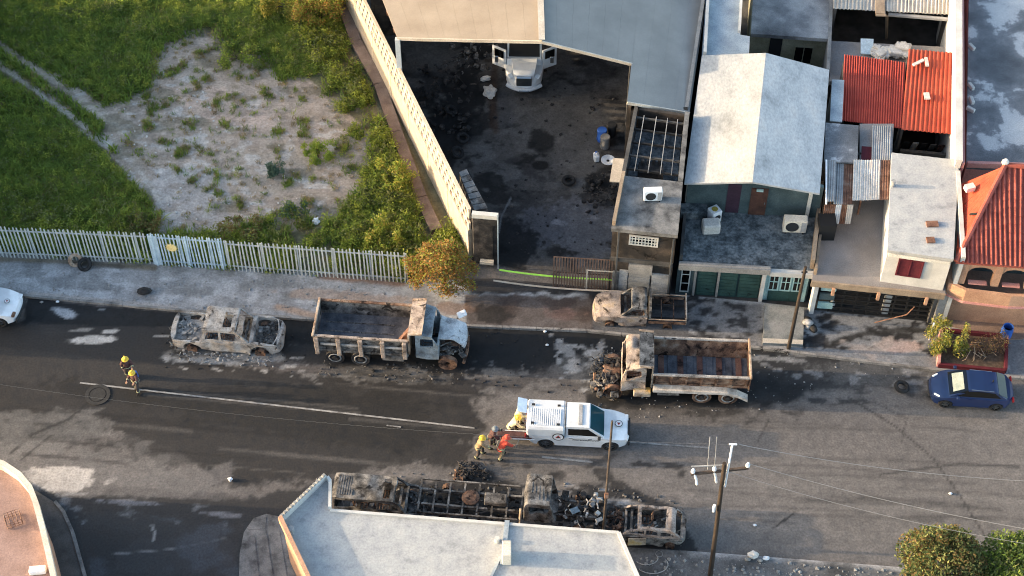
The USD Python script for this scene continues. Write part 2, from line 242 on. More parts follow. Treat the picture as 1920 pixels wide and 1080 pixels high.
# ---------------------------------------------------------------- ground sheets, their stains laid out in numpy
fb = lambda x, y, s, seed, o=4: meshkit.fbm(np.stack([x * s, y * s, np.full_like(x, seed * 7.3)], -1), o, seed)
def inside(poly, px, py):
    r = np.zeros(px.shape, bool); n = len(poly)
    for i in range(n):
        (x1, y1), (x2, y2) = poly[i], poly[(i + 1) % n]
        r ^= ((y1 > py) != (y2 > py)) & (px < (x2 - x1) * (py - y1) / (y2 - y1 + 1e-9) + x1)
    return r
def paint(x, y, base, stains, seed, cvar=.25):
    px, py = topx(x, y); n1, n2, n3 = fb(x, y, .55, seed), fb(x, y, 1.7, seed + 1), fb(x, y, .16, seed + 2)
    st = fb(x * .12, y * 1.6, 1.0, seed + 3); n4 = fb(x, y, 4.2, seed + 4, 2)
    col = np.array(base)[None] * (1 + cvar * 2 * (n1[:, None] - .5) + cvar * 2 * (n3[:, None] - .5) + cvar * (st[:, None] - .5)) * (.8 + .4 * n4[:, None])
    wx, wy = (n1 - .5), (n2 - .5)
    for s in stains:
        k, c, a = s[0], np.array(s[1]), s[2]
        if k == 'e':
            cx, cy, rx, ry = s[3:7]; ang = rad(s[7]) if len(s) > 7 else 0; rag = s[8] if len(s) > 8 else .9
            dx, dy = px - cx, py - cy; u, v = dx * math.cos(ang) + dy * math.sin(ang), -dx * math.sin(ang) + dy * math.cos(ang)
            d = 1 - np.hypot(u / rx, v / ry) + rag * (wx * 1.2 + wy * 1.1 + (n4 - .5) * .7); w = np.clip(d / .32, 0, 1)
        elif k == 'l':
            w = np.zeros(px.shape); wd = s[4]
            for p, q in zip(s[3][:-1], s[3][1:]):
                p, q = np.array(p, float), np.array(q, float); e = q - p; t = np.clip(((px - p[0]) * e[0] + (py - p[1]) * e[1]) / (e @ e), 0, 1)
                w = np.maximum(w, np.clip(1.3 - np.hypot(px - p[0] - t * e[0], py - p[1] - t * e[1]) / wd + wy * 1.2, 0, 1))
        elif k == 'p':
            q = s[4] if len(s) > 4 else 12
            w = np.mean([inside(s[3], px + ox * q * .35 + wx * q * 4 + wy * q * 3 + (n4 - .5) * q * 1.5, py + oy * q * .35 + wy * q * 2.6 + wx * q * 2 + (n4 - .5) * q) for ox, oy in ((0, 0), (1, .4), (-1, -.4), (.4, 1), (-.4, -1))], 0)
        elif k == 'n':
            w = np.clip((fb(x * .75 - y * .08, y * 1.3 + x * .08, s[3], seed + s[4], 6) - s[5]) / s[6], 0, 1)
            if len(s) > 7: w = w * inside(s[7], px + wx * 40, py + wy * 40)
        w = (w * w * (3 - 2 * w) * a)[:, None]; col = col * (1 - w) + c[None] * w
    return np.clip(col, .004, .9)
def sheet_mesh(name, X, Y, Z, col, mat, label=None, skirt=0.0, kind='structure', parent=None):
    m, n = X.shape; v = np.stack([X, Y, Z], -1).reshape(-1, 3); i, j = np.meshgrid(np.arange(m - 1), np.arange(n - 1), indexing='ij')
    a, b, c, d = i * n + j, (i + 1) * n + j, (i + 1) * n + j + 1, i * n + j + 1; f = np.concatenate([np.stack([a, b, c], -1).reshape(-1, 3), np.stack([a, c, d], -1).reshape(-1, 3)])
    if skirt:
        idx = np.arange(m * n).reshape(m, n); ring = np.concatenate([idx[:, 0], idx[-1, 1:], idx[-2::-1, -1], idx[0, -2:0:-1]]); k = len(v); r2 = np.roll(ring, -1); q = np.arange(len(ring)); q2 = np.roll(q, -1)
        v = np.vstack([v, v[ring] - (0, 0, skirt)]); col = np.vstack([col, col[ring]]); f = np.vstack([f, np.stack([ring, k + q, k + q2], -1), np.stack([ring, k + q2, r2], -1)])
    p = numbered('/World' if parent is None else path_of(parent), name); o = usdkit.mesh(stage, p, (v, f), M[mat])
    UsdGeom.PrimvarsAPI(o).CreatePrimvar('stain', Sdf.ValueTypeNames.Color3fArray, 'vertex').Set(Vt.Vec3fArray.FromNumpy(col.astype(np.float32)))
    tag(o.GetPrim(), kind=kind, label=label); return o
def poly_at(pl, t):
    pl = np.asarray(pl, float); d = np.r_[0, np.cumsum(np.linalg.norm(np.diff(pl, axis=0), axis=1))]; t = t * d[-1]
    return np.stack([np.interp(t, d, pl[:, 0]), np.interp(t, d, pl[:, 1])], -1)
def strip(lo, hi, n, m):
    u = np.linspace(0, 1, n); a, b = poly_at(lo, u), poly_at(hi, u); w = np.linspace(0, 1, m)[None, :, None]; g = a[:, None] * (1 - w) + b[:, None] * w
    return g[..., 0], g[..., 1]
PX = lambda *p: [at2(*q) for q in p]

SOOT, WET, ASPH, DUST, ASHC, PALE = (.015, .014, .013), (.008, .0088, .0098), (.132, .121, .114), (.17, .158, .148), (.34, .325, .31), (.5, .46, .42)
big = MB(); big.slab([(-500, -500, -.07), (500, -500, -.07), (500, 500, -.07), (-500, 500, -.07)], .3); obj('ground', big, 'far_ground', kind='structure')
gx, gy = np.linspace(-47, 47, 760), np.linspace(-34, 13, 390); X, Y = np.meshgrid(gx, gy, indexing='ij'); x, y = X.ravel(), Y.ravel()
road_stains = [
    ('p', (.0195, .018, .0172), .94, [(-100, 590), (330, 590), (900, 610), (1120, 640), (1000, 720), (900, 760), (880, 860), (620, 900), (420, 910), (340, 850), (200, 800), (120, 850), (-100, 800)], 20),
    ('n', (.034, .031, .0295), .75, .6, 11, .53, .14, [(-100, 600), (900, 620), (900, 860), (400, 910), (-100, 820)]),
    ('p', (.036, .033, .031), .8, [(-100, 640), (330, 690), (560, 710), (560, 735), (-100, 715)], 8),
    ('e', SOOT, .8, 600, 780, 330, 60, 5), ('e', SOOT, .8, 250, 740, 200, 26, 6), ('e', (.027, .025, .024), .7, 420, 850, 260, 40, 4),
    ('p', WET, .95, [(55, 560), (330, 585), (620, 603), (620, 640), (340, 640), (330, 614), (40, 608)], 5),
    ('p', WET, .95, [(540, 605), (1110, 615), (1180, 650), (1110, 680), (880, 695), (560, 645)], 12),
    ('p', WET, .92, [(1100, 620), (1430, 650), (1600, 675), (1640, 700), (1560, 730), (1410, 765), (1120, 770), (1090, 700)], 14),
    ('e', (.03, .03, .031), .85, 1570, 695, 170, 36, 4), ('e', (.085, .085, .085), .75, 1650, 700, 120, 26, 4),
    ('p', (.015, .0155, .017), .88, [(100, 925), (480, 930), (620, 900), (1160, 900), (1280, 960), (1300, 1050), (900, 1100), (80, 1100), (60, 930)], 12),
    ('e', (.04, .04, .042), .6, 330, 1040, 130, 40, -8), ('e', (.035, .036, .038), .6, 250, 980, 120, 22, 5),
    ('p', (.10, .095, .09), .8, [(-60, 775), (80, 770), (190, 765), (185, 815), (90, 850), (-60, 860)], 10), ('e', DUST, .75, 40, 845, 90, 18, -8),
    ('p', PALE, .85, [(40, 882), (120, 872), (178, 880), (150, 918), (90, 922), (58, 905)], 4), ('e', PALE, .7, 168, 905, 14, 7, -45, .5), ('e', (.4, .37, .34), .6, 205, 902, 18, 5, -20, .6), ('e', (.3, .29, .28), .7, 140, 926, 30, 5, 3, .6),
    ('e', (.13, .12, .115), .75, 395, 893, 75, 22, -24), ('e', (.10, .092, .088), .7, 300, 925, 170, 10, 4), ('e', (.2, .2, .22), .7, 245, 942, 60, 6, 3), ('e', (.2, .2, .22), .6, 420, 965, 40, 6, 4),
    ('e', (.15, .14, .13), .85, 440, 672, 118, 20, 3), ('e', ASHC, .8, 400, 678, 70, 9, 4, 1.1), ('e', (.3, .29, .28), .7, 480, 668, 60, 9, 3, 1.2), ('e', (.1, .095, .09), .7, 700, 700, 160, 18, 4), ('e', (.09, .08, .076), .7, 560, 690, 120, 14, 3),
    ('e', (.075, .068, .064), .8, 1000, 715, 120, 26, 4), ('e', (.14, .13, .12), .7, 940, 700, 50, 12, 5), ('e', (.08, .078, .076), .75, 1085, 690, 55, 30, 20), ('e', ASHC, .75, 1075, 688, 14, 16, 10, 1.3), ('e', (.3, .3, .3), .6, 1062, 655, 22, 14, 30, 1.3), ('e', ASHC, .6, 1115, 670, 12, 34, 25, 1.2),
    ('e', (.125, .116, .108), .85, 960, 850, 100, 60, 10), ('e', (.13, .12, .112), .8, 1060, 890, 130, 26, 4), ('e', (.03, .028, .027), .7, 1080, 878, 70, 10, -18, 1.2), ('e', SOOT, .85, 900, 905, 70, 30, 12),
    ('e', (.05, .046, .043), .6, 1290, 775, 150, 22, 3), ('e', SOOT, .8, 1330, 745, 100, 20, 3),
    ('p', ASPH, .55, [(1200, 780), (2000, 760), (2000, 1000), (1200, 920)], 14),
    ('e', (.36, .36, .37), .9, 122, 587, 27, 10, 14, .7), ('e', (.22, .22, .22), .7, 190, 581, 11, 4, 0, .7), ('e', PALE, .9, 176, 637, 45, 8, -3, .7), ('e', PALE, .85, 208, 621, 19, 5, -6, .6), ('e', (.3, .27, .24), .7, 152, 619, 25, 3, -4, .7), ('e', ASHC, .8, 305, 630, 22, 3, 3, .5),
    ('e', (.28, .27, .26), .7, 1185, 960, 40, 20, 0, 1.2), ('e', (.3, .3, .3), .6, 1450, 672, 40, 5, 3, 1.2), ('e', (.25, .25, .25), .6, 1500, 665, 30, 4, 3, 1.2)]
for k in range(26):
    a = random.Random(k).random; x0, y0 = 1230 + 500 * a(), 770 + 210 * a(); l = 130 + 260 * a(); sl = .02 + .07 * a()
    road_stains.append(('l', (.045, .042, .04) if k % 3 else (.17, .16, .15), .38, [(x0, y0), (x0 + l * .5, y0 + l * .5 * sl - 3), (x0 + l, y0 + l * sl)], 2 + 3 * a()))
for k in range(22):
    a = random.Random(k + 50).random; x0, y0 = -20 + 700 * a(), 690 + 170 * a(); l = 150 + 300 * a()
    road_stains.append(('l', (.014, .013, .013) if k % 3 else (.085, .078, .072), .5, [(x0, y0), (x0 + l * .5, y0 + l * .05 - 2), (x0 + l, y0 + l * .09)], 2 + 3 * a()))
road_stains += [('l', (.012, .012, .012), .7, [(20, 850), (60, 815), (130, 785), (165, 755)], 3), ('l', (.012, .012, .012), .6, [(40, 862), (90, 820), (150, 790)], 2.5),
    ('l', (.03, .028, .027), .7, [(1590, 745), (1680, 800), (1750, 860), (1800, 930), (1850, 1010)], 2.2), ('l', (.03, .028, .027), .6, [(1425, 745), (1440, 790), (1420, 830)], 2), ('l', (.03, .028, .027), .55, [(1640, 755), (1700, 785), (1690, 830)], 2),
    ('l', (.012, .012, .012), .8, [(1450, 990), (1490, 962)], 2.5), ('l', (.02, .02, .02), .6, [(1650, 890), (1720, 880), (1800, 870), (1910, 875)], 3), ('l', (.28, .27, .27), .5, [(420, 1010), (320, 1030), (200, 1040)], 1.6), ('l', (.3, .3, .3), .6, [(285, 985), (290, 1000), (288, 1012)], 3)]
road_stains += [('n', (.3, .29, .28), .85, 2.8, 21, .54, .1, [(330, 645), (560, 650), (575, 700), (330, 692)]), ('n', (.15, .142, .135), .75, 2.6, 22, .55, .1, [(560, 690), (880, 690), (900, 720), (560, 715)]), ('n', (.3, .3, .3), .85, 2.7, 23, .55, .09, [(1030, 630), (1140, 640), (1130, 740), (1050, 730)]), ('n', (.15, .14, .132), .7, 2.4, 24, .54, .1, [(880, 680), (1110, 690), (1100, 760), (900, 755)]),
    ('n', (.17, .155, .145), .75, .9, 25, .54, .08, [(900, 820), (1300, 870), (1300, 960), (1000, 925), (900, 900)]), ('n', (.025, .023, .022), .85, 1.6, 26, .53, .12, [(900, 850), (1280, 870), (1290, 935), (1000, 910)]), ('n', (.2, .205, .22), .5, 1.6, 27, .56, .1, [(100, 925), (480, 940), (470, 990), (110, 975)]), ('n', (.05, .055, .065), .8, .5, 28, .5, .1, [(150, 960), (470, 985), (450, 1090), (170, 1090)]),
    ('n', (.14, .132, .125), .5, 1.2, 29, .54, .12, [(-20, 780), (200, 770), (420, 880), (380, 930), (100, 930), (-20, 870)]), ('n', (.028, .026, .025), .8, 1.3, 30, .53, .12, [(1200, 760), (1500, 740), (1700, 760), (1400, 800)]), ('n', (.03, .03, .031), .85, 1.3, 31, .5, .14, [(1400, 660), (1740, 690), (1740, 760), (1400, 750)]), ('n', (.2, .2, .205), .7, 2.3, 32, .55, .1, [(1420, 660), (1740, 695), (1735, 740), (1430, 700)]), ('n', (.3, .3, .31), .8, 2.6, 33, .55, .09, [(1040, 900), (1200, 930), (1200, 990), (1040, 960)])]
col = paint(x, y, ASPH, road_stains, 1)
sheet_mesh('road', X, Y, (fb(x, y, .2, 9) * .03 - .015).reshape(X.shape), col, 'road_ground')

KERB = PX((-300, 524), (0, 552), (330, 583), (606, 602), (880, 613), (1100, 622), (1430, 655), (1740, 694), (2050, 724)); FRONT = PX((-300, 462), (0, 478), (285, 494), (760, 526), (930, 525), (1150, 545), (1275, 555), (1430, 570), (1520, 580), (1765, 603), (2050, 625))
X, Y = strip(KERB, FRONT, 460, 28); x, y = X.ravel(), Y.ravel()
walk = [('n', (.4, .4, .41), .7, 1.2, 3, .5, .12), ('n', (.15, .15, .15), .6, 1.1, 13, .54, .1), ('l', (.33, .29, .26), .8, [(60, 553), (330, 580)], 5), ('l', (.36, .25, .18), .8, [(520, 578), (606, 598)], 7), ('e', (.3, .19, .12), .5, 660, 560, 150, 14, 4), ('l', (.14, .11, .07), .8, [(-100, 485), (100, 492), (290, 505)], 6), ('l', (.2, .11, .07), .8, [(600, 520), (760, 535)], 7), ('e', (.05, .045, .04), .6, 190, 500, 60, 8, 3),
    ('p', (.016, .016, .018), .95, [(870, 515), (1160, 545), (1290, 560), (1290, 585), (1110, 580), (1100, 552), (880, 552)], 6), ('p', (.07, .05, .04), .85, [(870, 553), (1110, 560), (1110, 622), (880, 614)], 6), ('n', (.05, .035, .03), .8, .9, 5, .5, .15, [(870, 553), (1110, 560), (1110, 622), (880, 614)]), ('e', (.17, .1, .065), .7, 850, 580, 40, 12, 3), ('e', SOOT, .8, 935, 590, 40, 20, 3, 1.2), ('e', (.14, .09, .08), .6, 1060, 590, 50, 20, 3, 1.2),
    ('p', (.05, .05, .055), .8, [(1110, 590), (1290, 560), (1290, 650), (1100, 640)], 6), ('p', (.16, .16, .168), .85, [(1285, 560), (1430, 575), (1430, 660), (1300, 645)], 5), ('n', (.02, .02, .022), .93, 2.4, 7, .46, .14, [(1285, 560), (1430, 575), (1430, 660), (1285, 645)]),
    ('p', (.16, .167, .18), .85, [(1505, 575), (1760, 605), (1760, 695), (1505, 665)], 5), ('n', (.014, .014, .016), .95, 1.7, 4, .475, .1, [(1505, 585), (1760, 610), (1760, 665), (1505, 660)]), ('l', (.02, .02, .02), .85, [(1560, 645), (1620, 628), (1690, 622), (1750, 624)], 6), ('e', (.02, .02, .022), .9, 1530, 640, 22, 16, 10), ('l', (.02, .02, .02), .8, [(1630, 658), (1665, 640), (1690, 630)], 4), ('e', (.36, .28, .26), .85, 1690, 652, 50, 13, 2), ('n', (.32, .28, .26), .7, 1.2, 2, .5, .14, [(1540, 650), (1740, 635), (1745, 675), (1540, 680)]), ('e', (.42, .42, .42), .7, 1520, 622, 14, 7, 10, 1.2),
    ('p', (.16, .155, .16), .8, [(1885, 630), (2050, 640), (2050, 730), (1890, 710)], 5)]
sheet_mesh('pavement', X, Y, np.full(X.shape, .13) + ((fb(x, y, .9, 4) - .5) * .03).reshape(X.shape), paint(x, y, (.28, .278, .28), walk, 21), 'concrete_ground', skirt=.16)

b = MB()
for p, q in zip(KERB[:-1], KERB[1:]):
    n = int(np.linalg.norm(q - p) / 1.0) + 1
    for i in range(n): u, w = lerp(p, q, (i + .01) / n), lerp(p, q, (i + .985) / n); b.bar((*u, .075), (*w, .075), .14, .17)
surf('kerb_stone', [(.1, .095, .09), (.24, .225, .21), (.33, .31, .29)], 1.0, detail=9, soot=.4)
obj('kerb', b, 'kerb_stone', kind='structure')
WA, WB = at2(880, 392, 4.2), at2(683, 0, 4.2); WC = WA + (WB - WA) * 1.32
FA, FB = at2(-300, 460), at2(762, 528)
X, Y = strip([np.array([-47, FA[1]]), FA, FB, WA], [np.array([-47, WC[1]]), WC], 400, 330); x, y = X.ravel(), Y.ravel(); px, py = topx(x, y)
BARE = [(258, 92), (330, 52), (430, 66), (540, 112), (612, 180), (685, 245), (700, 335), (640, 400), (575, 432), (430, 445), (288, 445), (268, 372), (232, 322), (182, 264), (108, 204), (40, 152), (-40, 112), (-40, 83), (30, 93), (110, 142), (190, 196), (250, 160)]
soil = [('n', (.06, .075, .03), .7, .35, 3, .52, .12), ('p', (.4, .325, .265), .97, BARE, 9), ('e', (.5, .37, .29), .7, 420, 210, 110, 40, 20), ('e', (.48, .37, .3), .6, 480, 230, 60, 30, 0), ('p', (.4, .36, .33), .9, [(285, 320), (420, 320), (440, 440), (292, 440)], 8), ('l', (.46, .39, .32), .9, [(0, 85), (60, 120), (150, 185), (230, 250)], 10), ('l', (.5, .44, .38), .9, [(-30, 105), (30, 145), (100, 195), (180, 255), (260, 320), (300, 380)], 7), ('n', (.36, .3, .24), .8, .7, 6, .46, .15, [(430, 120), (700, 150), (760, 420), (430, 440)]), ('n', (.5, .46, .42), .7, 1.5, 16, .57, .06, [(262, 105), (640, 250), (600, 420), (292, 440), (100, 200)]), ('e', (.33, .3, .27), .8, 530, 175, 22, 10, 30), ('e', (.35, .31, .28), .7, 460, 40, 14, 22, -20), ('e', (.3, .28, .25), .7, 600, 400, 60, 20, 10), ('l', (.05, .07, .03), .8, [(20, 118), (110, 175), (190, 240)], 6)]
soil += [('n', (.26, .205, .155), .55, 1.0, 18, .54, .12, BARE), ('n', (.16, .135, .085), .6, .8, 19, .58, .08, BARE)]
fz = (.1 + (fb(x, y, .12, 31) - .4) * .5 + (fb(x, y, .9, 33) - .5) * .1) * np.clip((py * -1 + 540) / 60, .15, 1)
field_z = lambda X, Y: float((.1 + (fb(np.array([X]), np.array([Y]), .12, 31) - .4) * .5)[0])
sheet_mesh('field', X, Y, fz.reshape(X.shape), paint(x, y, (.17, .15, .085), soil, 41, .2), 'dirt_ground')

Q = [WA, at2(1165, 552), at2(1350, -70), WC]; u, v = np.meshgrid(np.linspace(0, 1, 150), np.linspace(0, 1, 260), indexing='ij')
g = bil([np.append(q, 0) for q in Q], u[..., None], v[..., None]); X, Y = g[..., 0], g[..., 1]; x, y = X.ravel(), Y.ravel()
yard = [('n', (.03, .029, .03), .8, .35, 2, .46, .15), ('n', (.12, .115, .11), .7, .9, 12, .55, .08), ('n', (.012, .012, .012), .85, .6, 14, .55, .07), ('e', (.10, .095, .09), .8, 1070, 230, 90, 120, 0), ('e', (.09, .088, .09), .7, 950, 200, 20, 50, 10), ('e', (.13, .13, .14), .7, 1100, 430, 70, 60, 0, 1.2), ('e', (.09, .09, .1), .7, 1010, 430, 60, 40, 0, 1.2), ('e', WET, .9, 960, 470, 50, 70, 0), ('e', WET, .9, 850, 230, 45, 120, 20), ('e', (.012, .012, .012), .9, 1015, 270, 30, 25, 0, .6), ('e', (.008, .008, .008), .95, 1013, 314, 19, 10, 0, .3), ('e', WET, .9, 1120, 350, 30, 26, 0), ('l', (.05, .03, .02), .7, [(930, 120), (922, 180), (928, 250)], 9), ('e', (.01, .01, .01), .8, 1066, 340, 10, 9, 0, .4), ('l', (.2, .2, .2), .6, [(958, 375), (940, 410), (935, 440)], 2), ('n', (.22, .22, .24), .6, 1.3, 8, .56, .1, [(1000, 380), (1150, 380), (1150, 470), (1000, 460)])]
sheet_mesh('yard_floor', X, Y, np.full(X.shape, .17) + ((fb(x, y, .5, 5) - .5) * .03).reshape(X.shape), paint(x, y, (.088, .082, .077), yard, 51), 'concrete_ground')
b = MB(); b.slab([(*at2(1335, -140), .06), (*at2(1160, 545), .06), (*at2(2100, 640), .06), (*at2(2100, -140), .06)], .2); obj('courtyard_floor', b, 'dark_concrete', kind='structure')

SK = PX((1130, 1026), (1300, 1036), (1690, 1066), (2060, 1092)); SB = PX((1130, 1160), (1300, 1165), (1690, 1170), (2060, 1175))
X, Y = strip(SB, SK, 180, 20); x, y = X.ravel(), Y.ravel()
sheet_mesh('pavement', X, Y, np.full(X.shape, .13), paint(x, y, (.11, .11, .112), [('l', (.42, .4, .39), .8, [(1280, 1037), (1500, 1052), (1690, 1068)], 5), ('n', (.04, .04, .04), .7, .6, 4, .5, .15)], 61), 'concrete_ground', skirt=.16)
b = MB(); b.prism(PX((448, 1110), (450, 1040), (458, 1000), (476, 974), (500, 966), (545, 975), (640, 960), (1150, 985), (1150, 1110)), -.05, .13); pav = obj('corner_pavement', b, 'sooty_concrete', kind='structure')
for (p, q, r, s) in (((452, 1090), (462, 1002), (478, 1010), (487, 1090)), ((490, 1090), (481, 1008), (500, 1000), (514, 1090)), ((517, 1090), (503, 998), (524, 994), (540, 1090)), ((466, 996), (480, 980), (500, 972), (498, 994))):
    b = MB(); b.prism(ccw(PX(p, q, r, s)), .131, .15); obj('slab', b, 'sooty_concrete', pav)
b = MB(); b.prism(ccw(PX((40, 905), (100, 942), (118, 960), (135, 1000), (160, 1095), (60, 1095))), -.05, .12); kp = obj('side_pavement', b, 'dark_concrete', kind='structure')
b = MB()
for p, q in zip(PX((104, 943), (120, 962), (137, 1000)), PX((120, 962), (137, 1000), (165, 1100))): b.bar((*p, .08), (*q, .08), .16, .2)
obj('kerb', b, 'sooty_concrete', kp)
b = MB()
def stripe(p, q, w, n):
    for i in range(n):
        s, e = lerp(at2(*p), at2(*q), i / n), lerp(at2(*p), at2(*q), (i + 1) / n); d = (e - s) / np.linalg.norm(e - s); k = np.array([-d[1], d[0]]) * w / 2
        b.slab([(*(s - k), .022), (*(e - k), .022), (*(e + k), .022), (*(s + k), .022)], .004)
surf('road_paint', [(.09, .085, .08), (.27, .26, .25), (.36, .35, .33)], 2, fine=.3)
stripe((150, 718), (890, 803), .095, 30); stripe((1180, 829), (1330, 840), .1, 8); stripe((1016, 857), (1112, 867), .12, 6); stripe((725, 798), (752, 801), .08, 2)
obj('lane_marking', b, 'road_paint', kind='structure')
# ---------------------------------------------------------------- fence, gate, block wall
def fence_run(nm, p, q, n, h, lab, mat, z0=.1, lean=0):
    t = thing(nm, lab, 'fence'); A, B = at2(*p), at2(*q); d = (B - A) / np.linalg.norm(B - A); nr = np.array([d[1], -d[0]])
    rr = random.Random(n)
    for i in range(n):
        c = lerp(A, B, (i + .5) / n); hh = h + rr.uniform(-.05, .05); w = .078; b = MB(); k = nr * rr.uniform(-.03, .03)
        tl_ = d * rr.gauss(0, .035); k = k + tl_
        lo = [np.append(c - d * w / 2 - nr * .012, z0), np.append(c + d * w / 2 - nr * .012, z0), np.append(c + d * w / 2 + nr * .012, z0), np.append(c - d * w / 2 + nr * .012, z0)]
        b.hexa(lo, [x + (*k, hh) for x in lo]); tip = np.append(c + k, z0 + hh + .07)
        b.add([lo[0] + (*k, hh), lo[1] + (*k, hh), lo[2] + (*k, hh), lo[3] + (*k, hh), tip], [[0, 1, 4], [1, 2, 4], [2, 3, 4], [3, 0, 4]]); obj('slat', b, mat, t)
    for z in (z0 + .35, z0 + h - .3):
        b = MB(); b.bar((*(A - nr * .045), z), (*(B - nr * .045), z), .05, .07); obj('rail', b, mat, t)
    for i in range(int(n / 9) + 1):
        c = lerp(A, B, min(1, i * 9 / n)) - nr * .11; b = MB(); b.box((*c, z0 + h / 2 - .1), (.08, .08, h - .1)); obj('post', b, mat, t)
    return t
fence_run('slat_fence', (-190, 476), (286, 497), 66, 2.55, 'long white vertical-slat metal fence at the left edge of the overgrown lot', 'fence_white')
fence_run('slat_fence', (430, 509), (764, 533), 45, 2.5, 'white vertical-slat metal fence between the pale blue gate and the orange-leaved tree', 'fence_white')
g = fence_run('lot_gate', (290, 499), (427, 508), 22, 2.6, 'pale blue double metal gate with a golden sun emblem in the slat fence', 'gate_blue'); tag(g, category='gate')
A, B = at2(290, 499), at2(427, 508); d = (B - A) / np.linalg.norm(B - A); nr = np.array([d[1], -d[0]])
b = MB(); b.hexa([np.append(A + nr * .03, .2), np.append(A + d * .5 + nr * .03, .2), np.append(A + d * .5 + nr * .0135, .2), np.append(A + nr * .0135, .2)], [np.append(A + nr * .03, 2.6), np.append(A + d * .5 + nr * .03, 2.6), np.append(A + d * .5 + nr * .0135, 2.6), np.append(A + nr * .0135, 2.6)]); obj('sheet_panel', b, 'gate_blue', g)
for i in range(3):
    b = MB(); u = (0.05, .5, .95)[i]; b.box((*lerp(A, B, u), 1.35), (.1, .1, 2.6)); obj('gate_stile', b, 'gate_blue', g)
c = np.append(lerp(A, B, .3) + nr * .05, 1.75); b = MB(); b.lathe([(0, -.02), (.28, -.02), (.28, .02), (0, .03)], (0, 0, 0), 20)
for k in range(12):
    a = k * PI / 6; b.add([(.25 * math.cos(a - .14), .25 * math.sin(a - .14), 0), (.25 * math.cos(a + .14), .25 * math.sin(a + .14), 0), (.42 * math.cos(a), .42 * math.sin(a), 0), (.26 * math.cos(a), .26 * math.sin(a), .02)], [[0, 1, 3], [1, 2, 3], [2, 0, 3], [0, 2, 1]])
b.moved((0, 0, 0), 0, PI / 2).moved(c, math.atan2(d[1], d[0])); obj('sun_emblem', b, 'gold', g)

WD = (WB - WA) / np.linalg.norm(WB - WA); WN = np.array([-WD[1], WD[0]]); WN = WN if WN[0] < 0 else -WN; WL = np.linalg.norm(WC - WA)
t = thing('block_wall', 'long tall sunlit cream block wall with rows of vent openings, between the grassy lot and the burnt yard', 'wall')
def wall_seg(s0, s1, z0, z1, th=.2, out=0.0):
    b = MB(); a, c = WA + WD * s0, WA + WD * s1
    b.hexa([np.append(a + WN * (th / 2 + out), z0), np.append(a - WN * (th / 2 + out), z0), np.append(c - WN * (th / 2 + out), z0), np.append(c + WN * (th / 2 + out), z0)], [np.append(a + WN * (th / 2 + out), z1), np.append(a - WN * (th / 2 + out), z1), np.append(c - WN * (th / 2 + out), z1), np.append(c + WN * (th / 2 + out), z1)]); return b
obj('lower_wall', wall_seg(0, WL, -.1, 2.5), 'block', t); z = 2.5
for r in range(3):      # three courses of blocks with openings between them
    n = int(WL / .6)
    for i in range(n): s0 = i * .6 + (.3 if r == 1 else 0); obj('block', wall_seg(s0, s0 + .27, z, z + .36, .1), 'block', t)
    obj('course', wall_seg(0, WL, z + .36, z + .55, .12), 'block', t); z += .55
obj('coping', wall_seg(-.02, WL, 4.15, 4.25, .18), 'block', t)
for i in range(0, 10): obj('pilaster', wall_seg(i * 3.3, i * 3.3 + .3, 0, 2.47, .2, .02), 'block', t)
p = [at2(818, 438), at2(790, 378), at2(744, 255), at2(712, 165), at2(668, 85), at2(645, 20), at2(628, -60)]; b = MB()
for a, c in zip(p[:-1], p[1:]):
    n = np.array([(c - a)[1], -(c - a)[0]]); n = n / np.linalg.norm(n) * .34; e = (c - a) / np.linalg.norm(c - a) * .02
    b.hexa([np.append(a - n - e, 0), np.append(a + n - e, 0), np.append(c + n + e, 0), np.append(c - n + e, 0)], [np.append(a - n - e, .42), np.append(a + n - e, .42), np.append(c + n + e, .42), np.append(c - n + e, .42)])
obj('low_wall', b, 'path_wall', label='low flat-topped dark brown retaining wall running through the grass along the block wall', category='wall')

# ---------------------------------------------------------------- facade helper
class Face:
    """A wall plane seen from the street: u along it (left to right), z up, o outwards."""
    def __init__(s, A, B):
        s.A, s.B = np.asarray(A, float)[:2], np.asarray(B, float)[:2]; s.L = np.linalg.norm(s.B - s.A); s.d = (s.B - s.A) / s.L; s.n = np.array([s.d[1], -s.d[0]])
    def p(s, u, z, o=0.0): return np.append(s.A + s.d * u + s.n * o, z)
    def box(s, u0, u1, z0, z1, o0, o1, mb=None):
        b = mb or MB(); q = [(u0, o1), (u1, o1), (u1, o0), (u0, o0)]
        return b.hexa([s.p(u, z0, o) for u, o in q], [s.p(u, z1, o) for u, o in q])
    def window(s, t, u0, u1, z0, z1, frame, pane='pane_dark', nx=2, nz=1, fw=.06, bars=None, nm='window'):
        b = MB(); s.box(u0, u1, z0, z0 + fw, 0, .06, b); s.box(u0, u1, z1 - fw, z1, 0, .06, b); s.box(u0, u0 + fw, z0 + fw, z1 - fw, 0, .06, b); s.box(u1 - fw, u1, z0 + fw, z1 - fw, 0, .06, b)
        w = obj(nm, b, frame, t)
        b = MB(); s.box(u0 + fw, u1 - fw, z0 + fw, z1 - fw, .012, .02, b); obj('pane', b, pane, w)
        if bars or nx * nz > 1:
            b = MB()
            for i in range(1, nx): u = u0 + (u1 - u0) * i / nx; s.box(u - fw / 3, u + fw / 3, z0 + fw, z1 - fw, .022, .052, b)
            for i in range(1, nz): z = z0 + (z1 - z0) * i / nz; s.box(u0 + fw, u1 - fw, z - fw / 3, z + fw / 3, .022, .05, b)
            obj('glazing_bars', b, bars or frame, w)
        return w
def block_px(poly, z0, z1): b = MB(); b.prism(ccw([q for q in poly]), z0, z1); return b
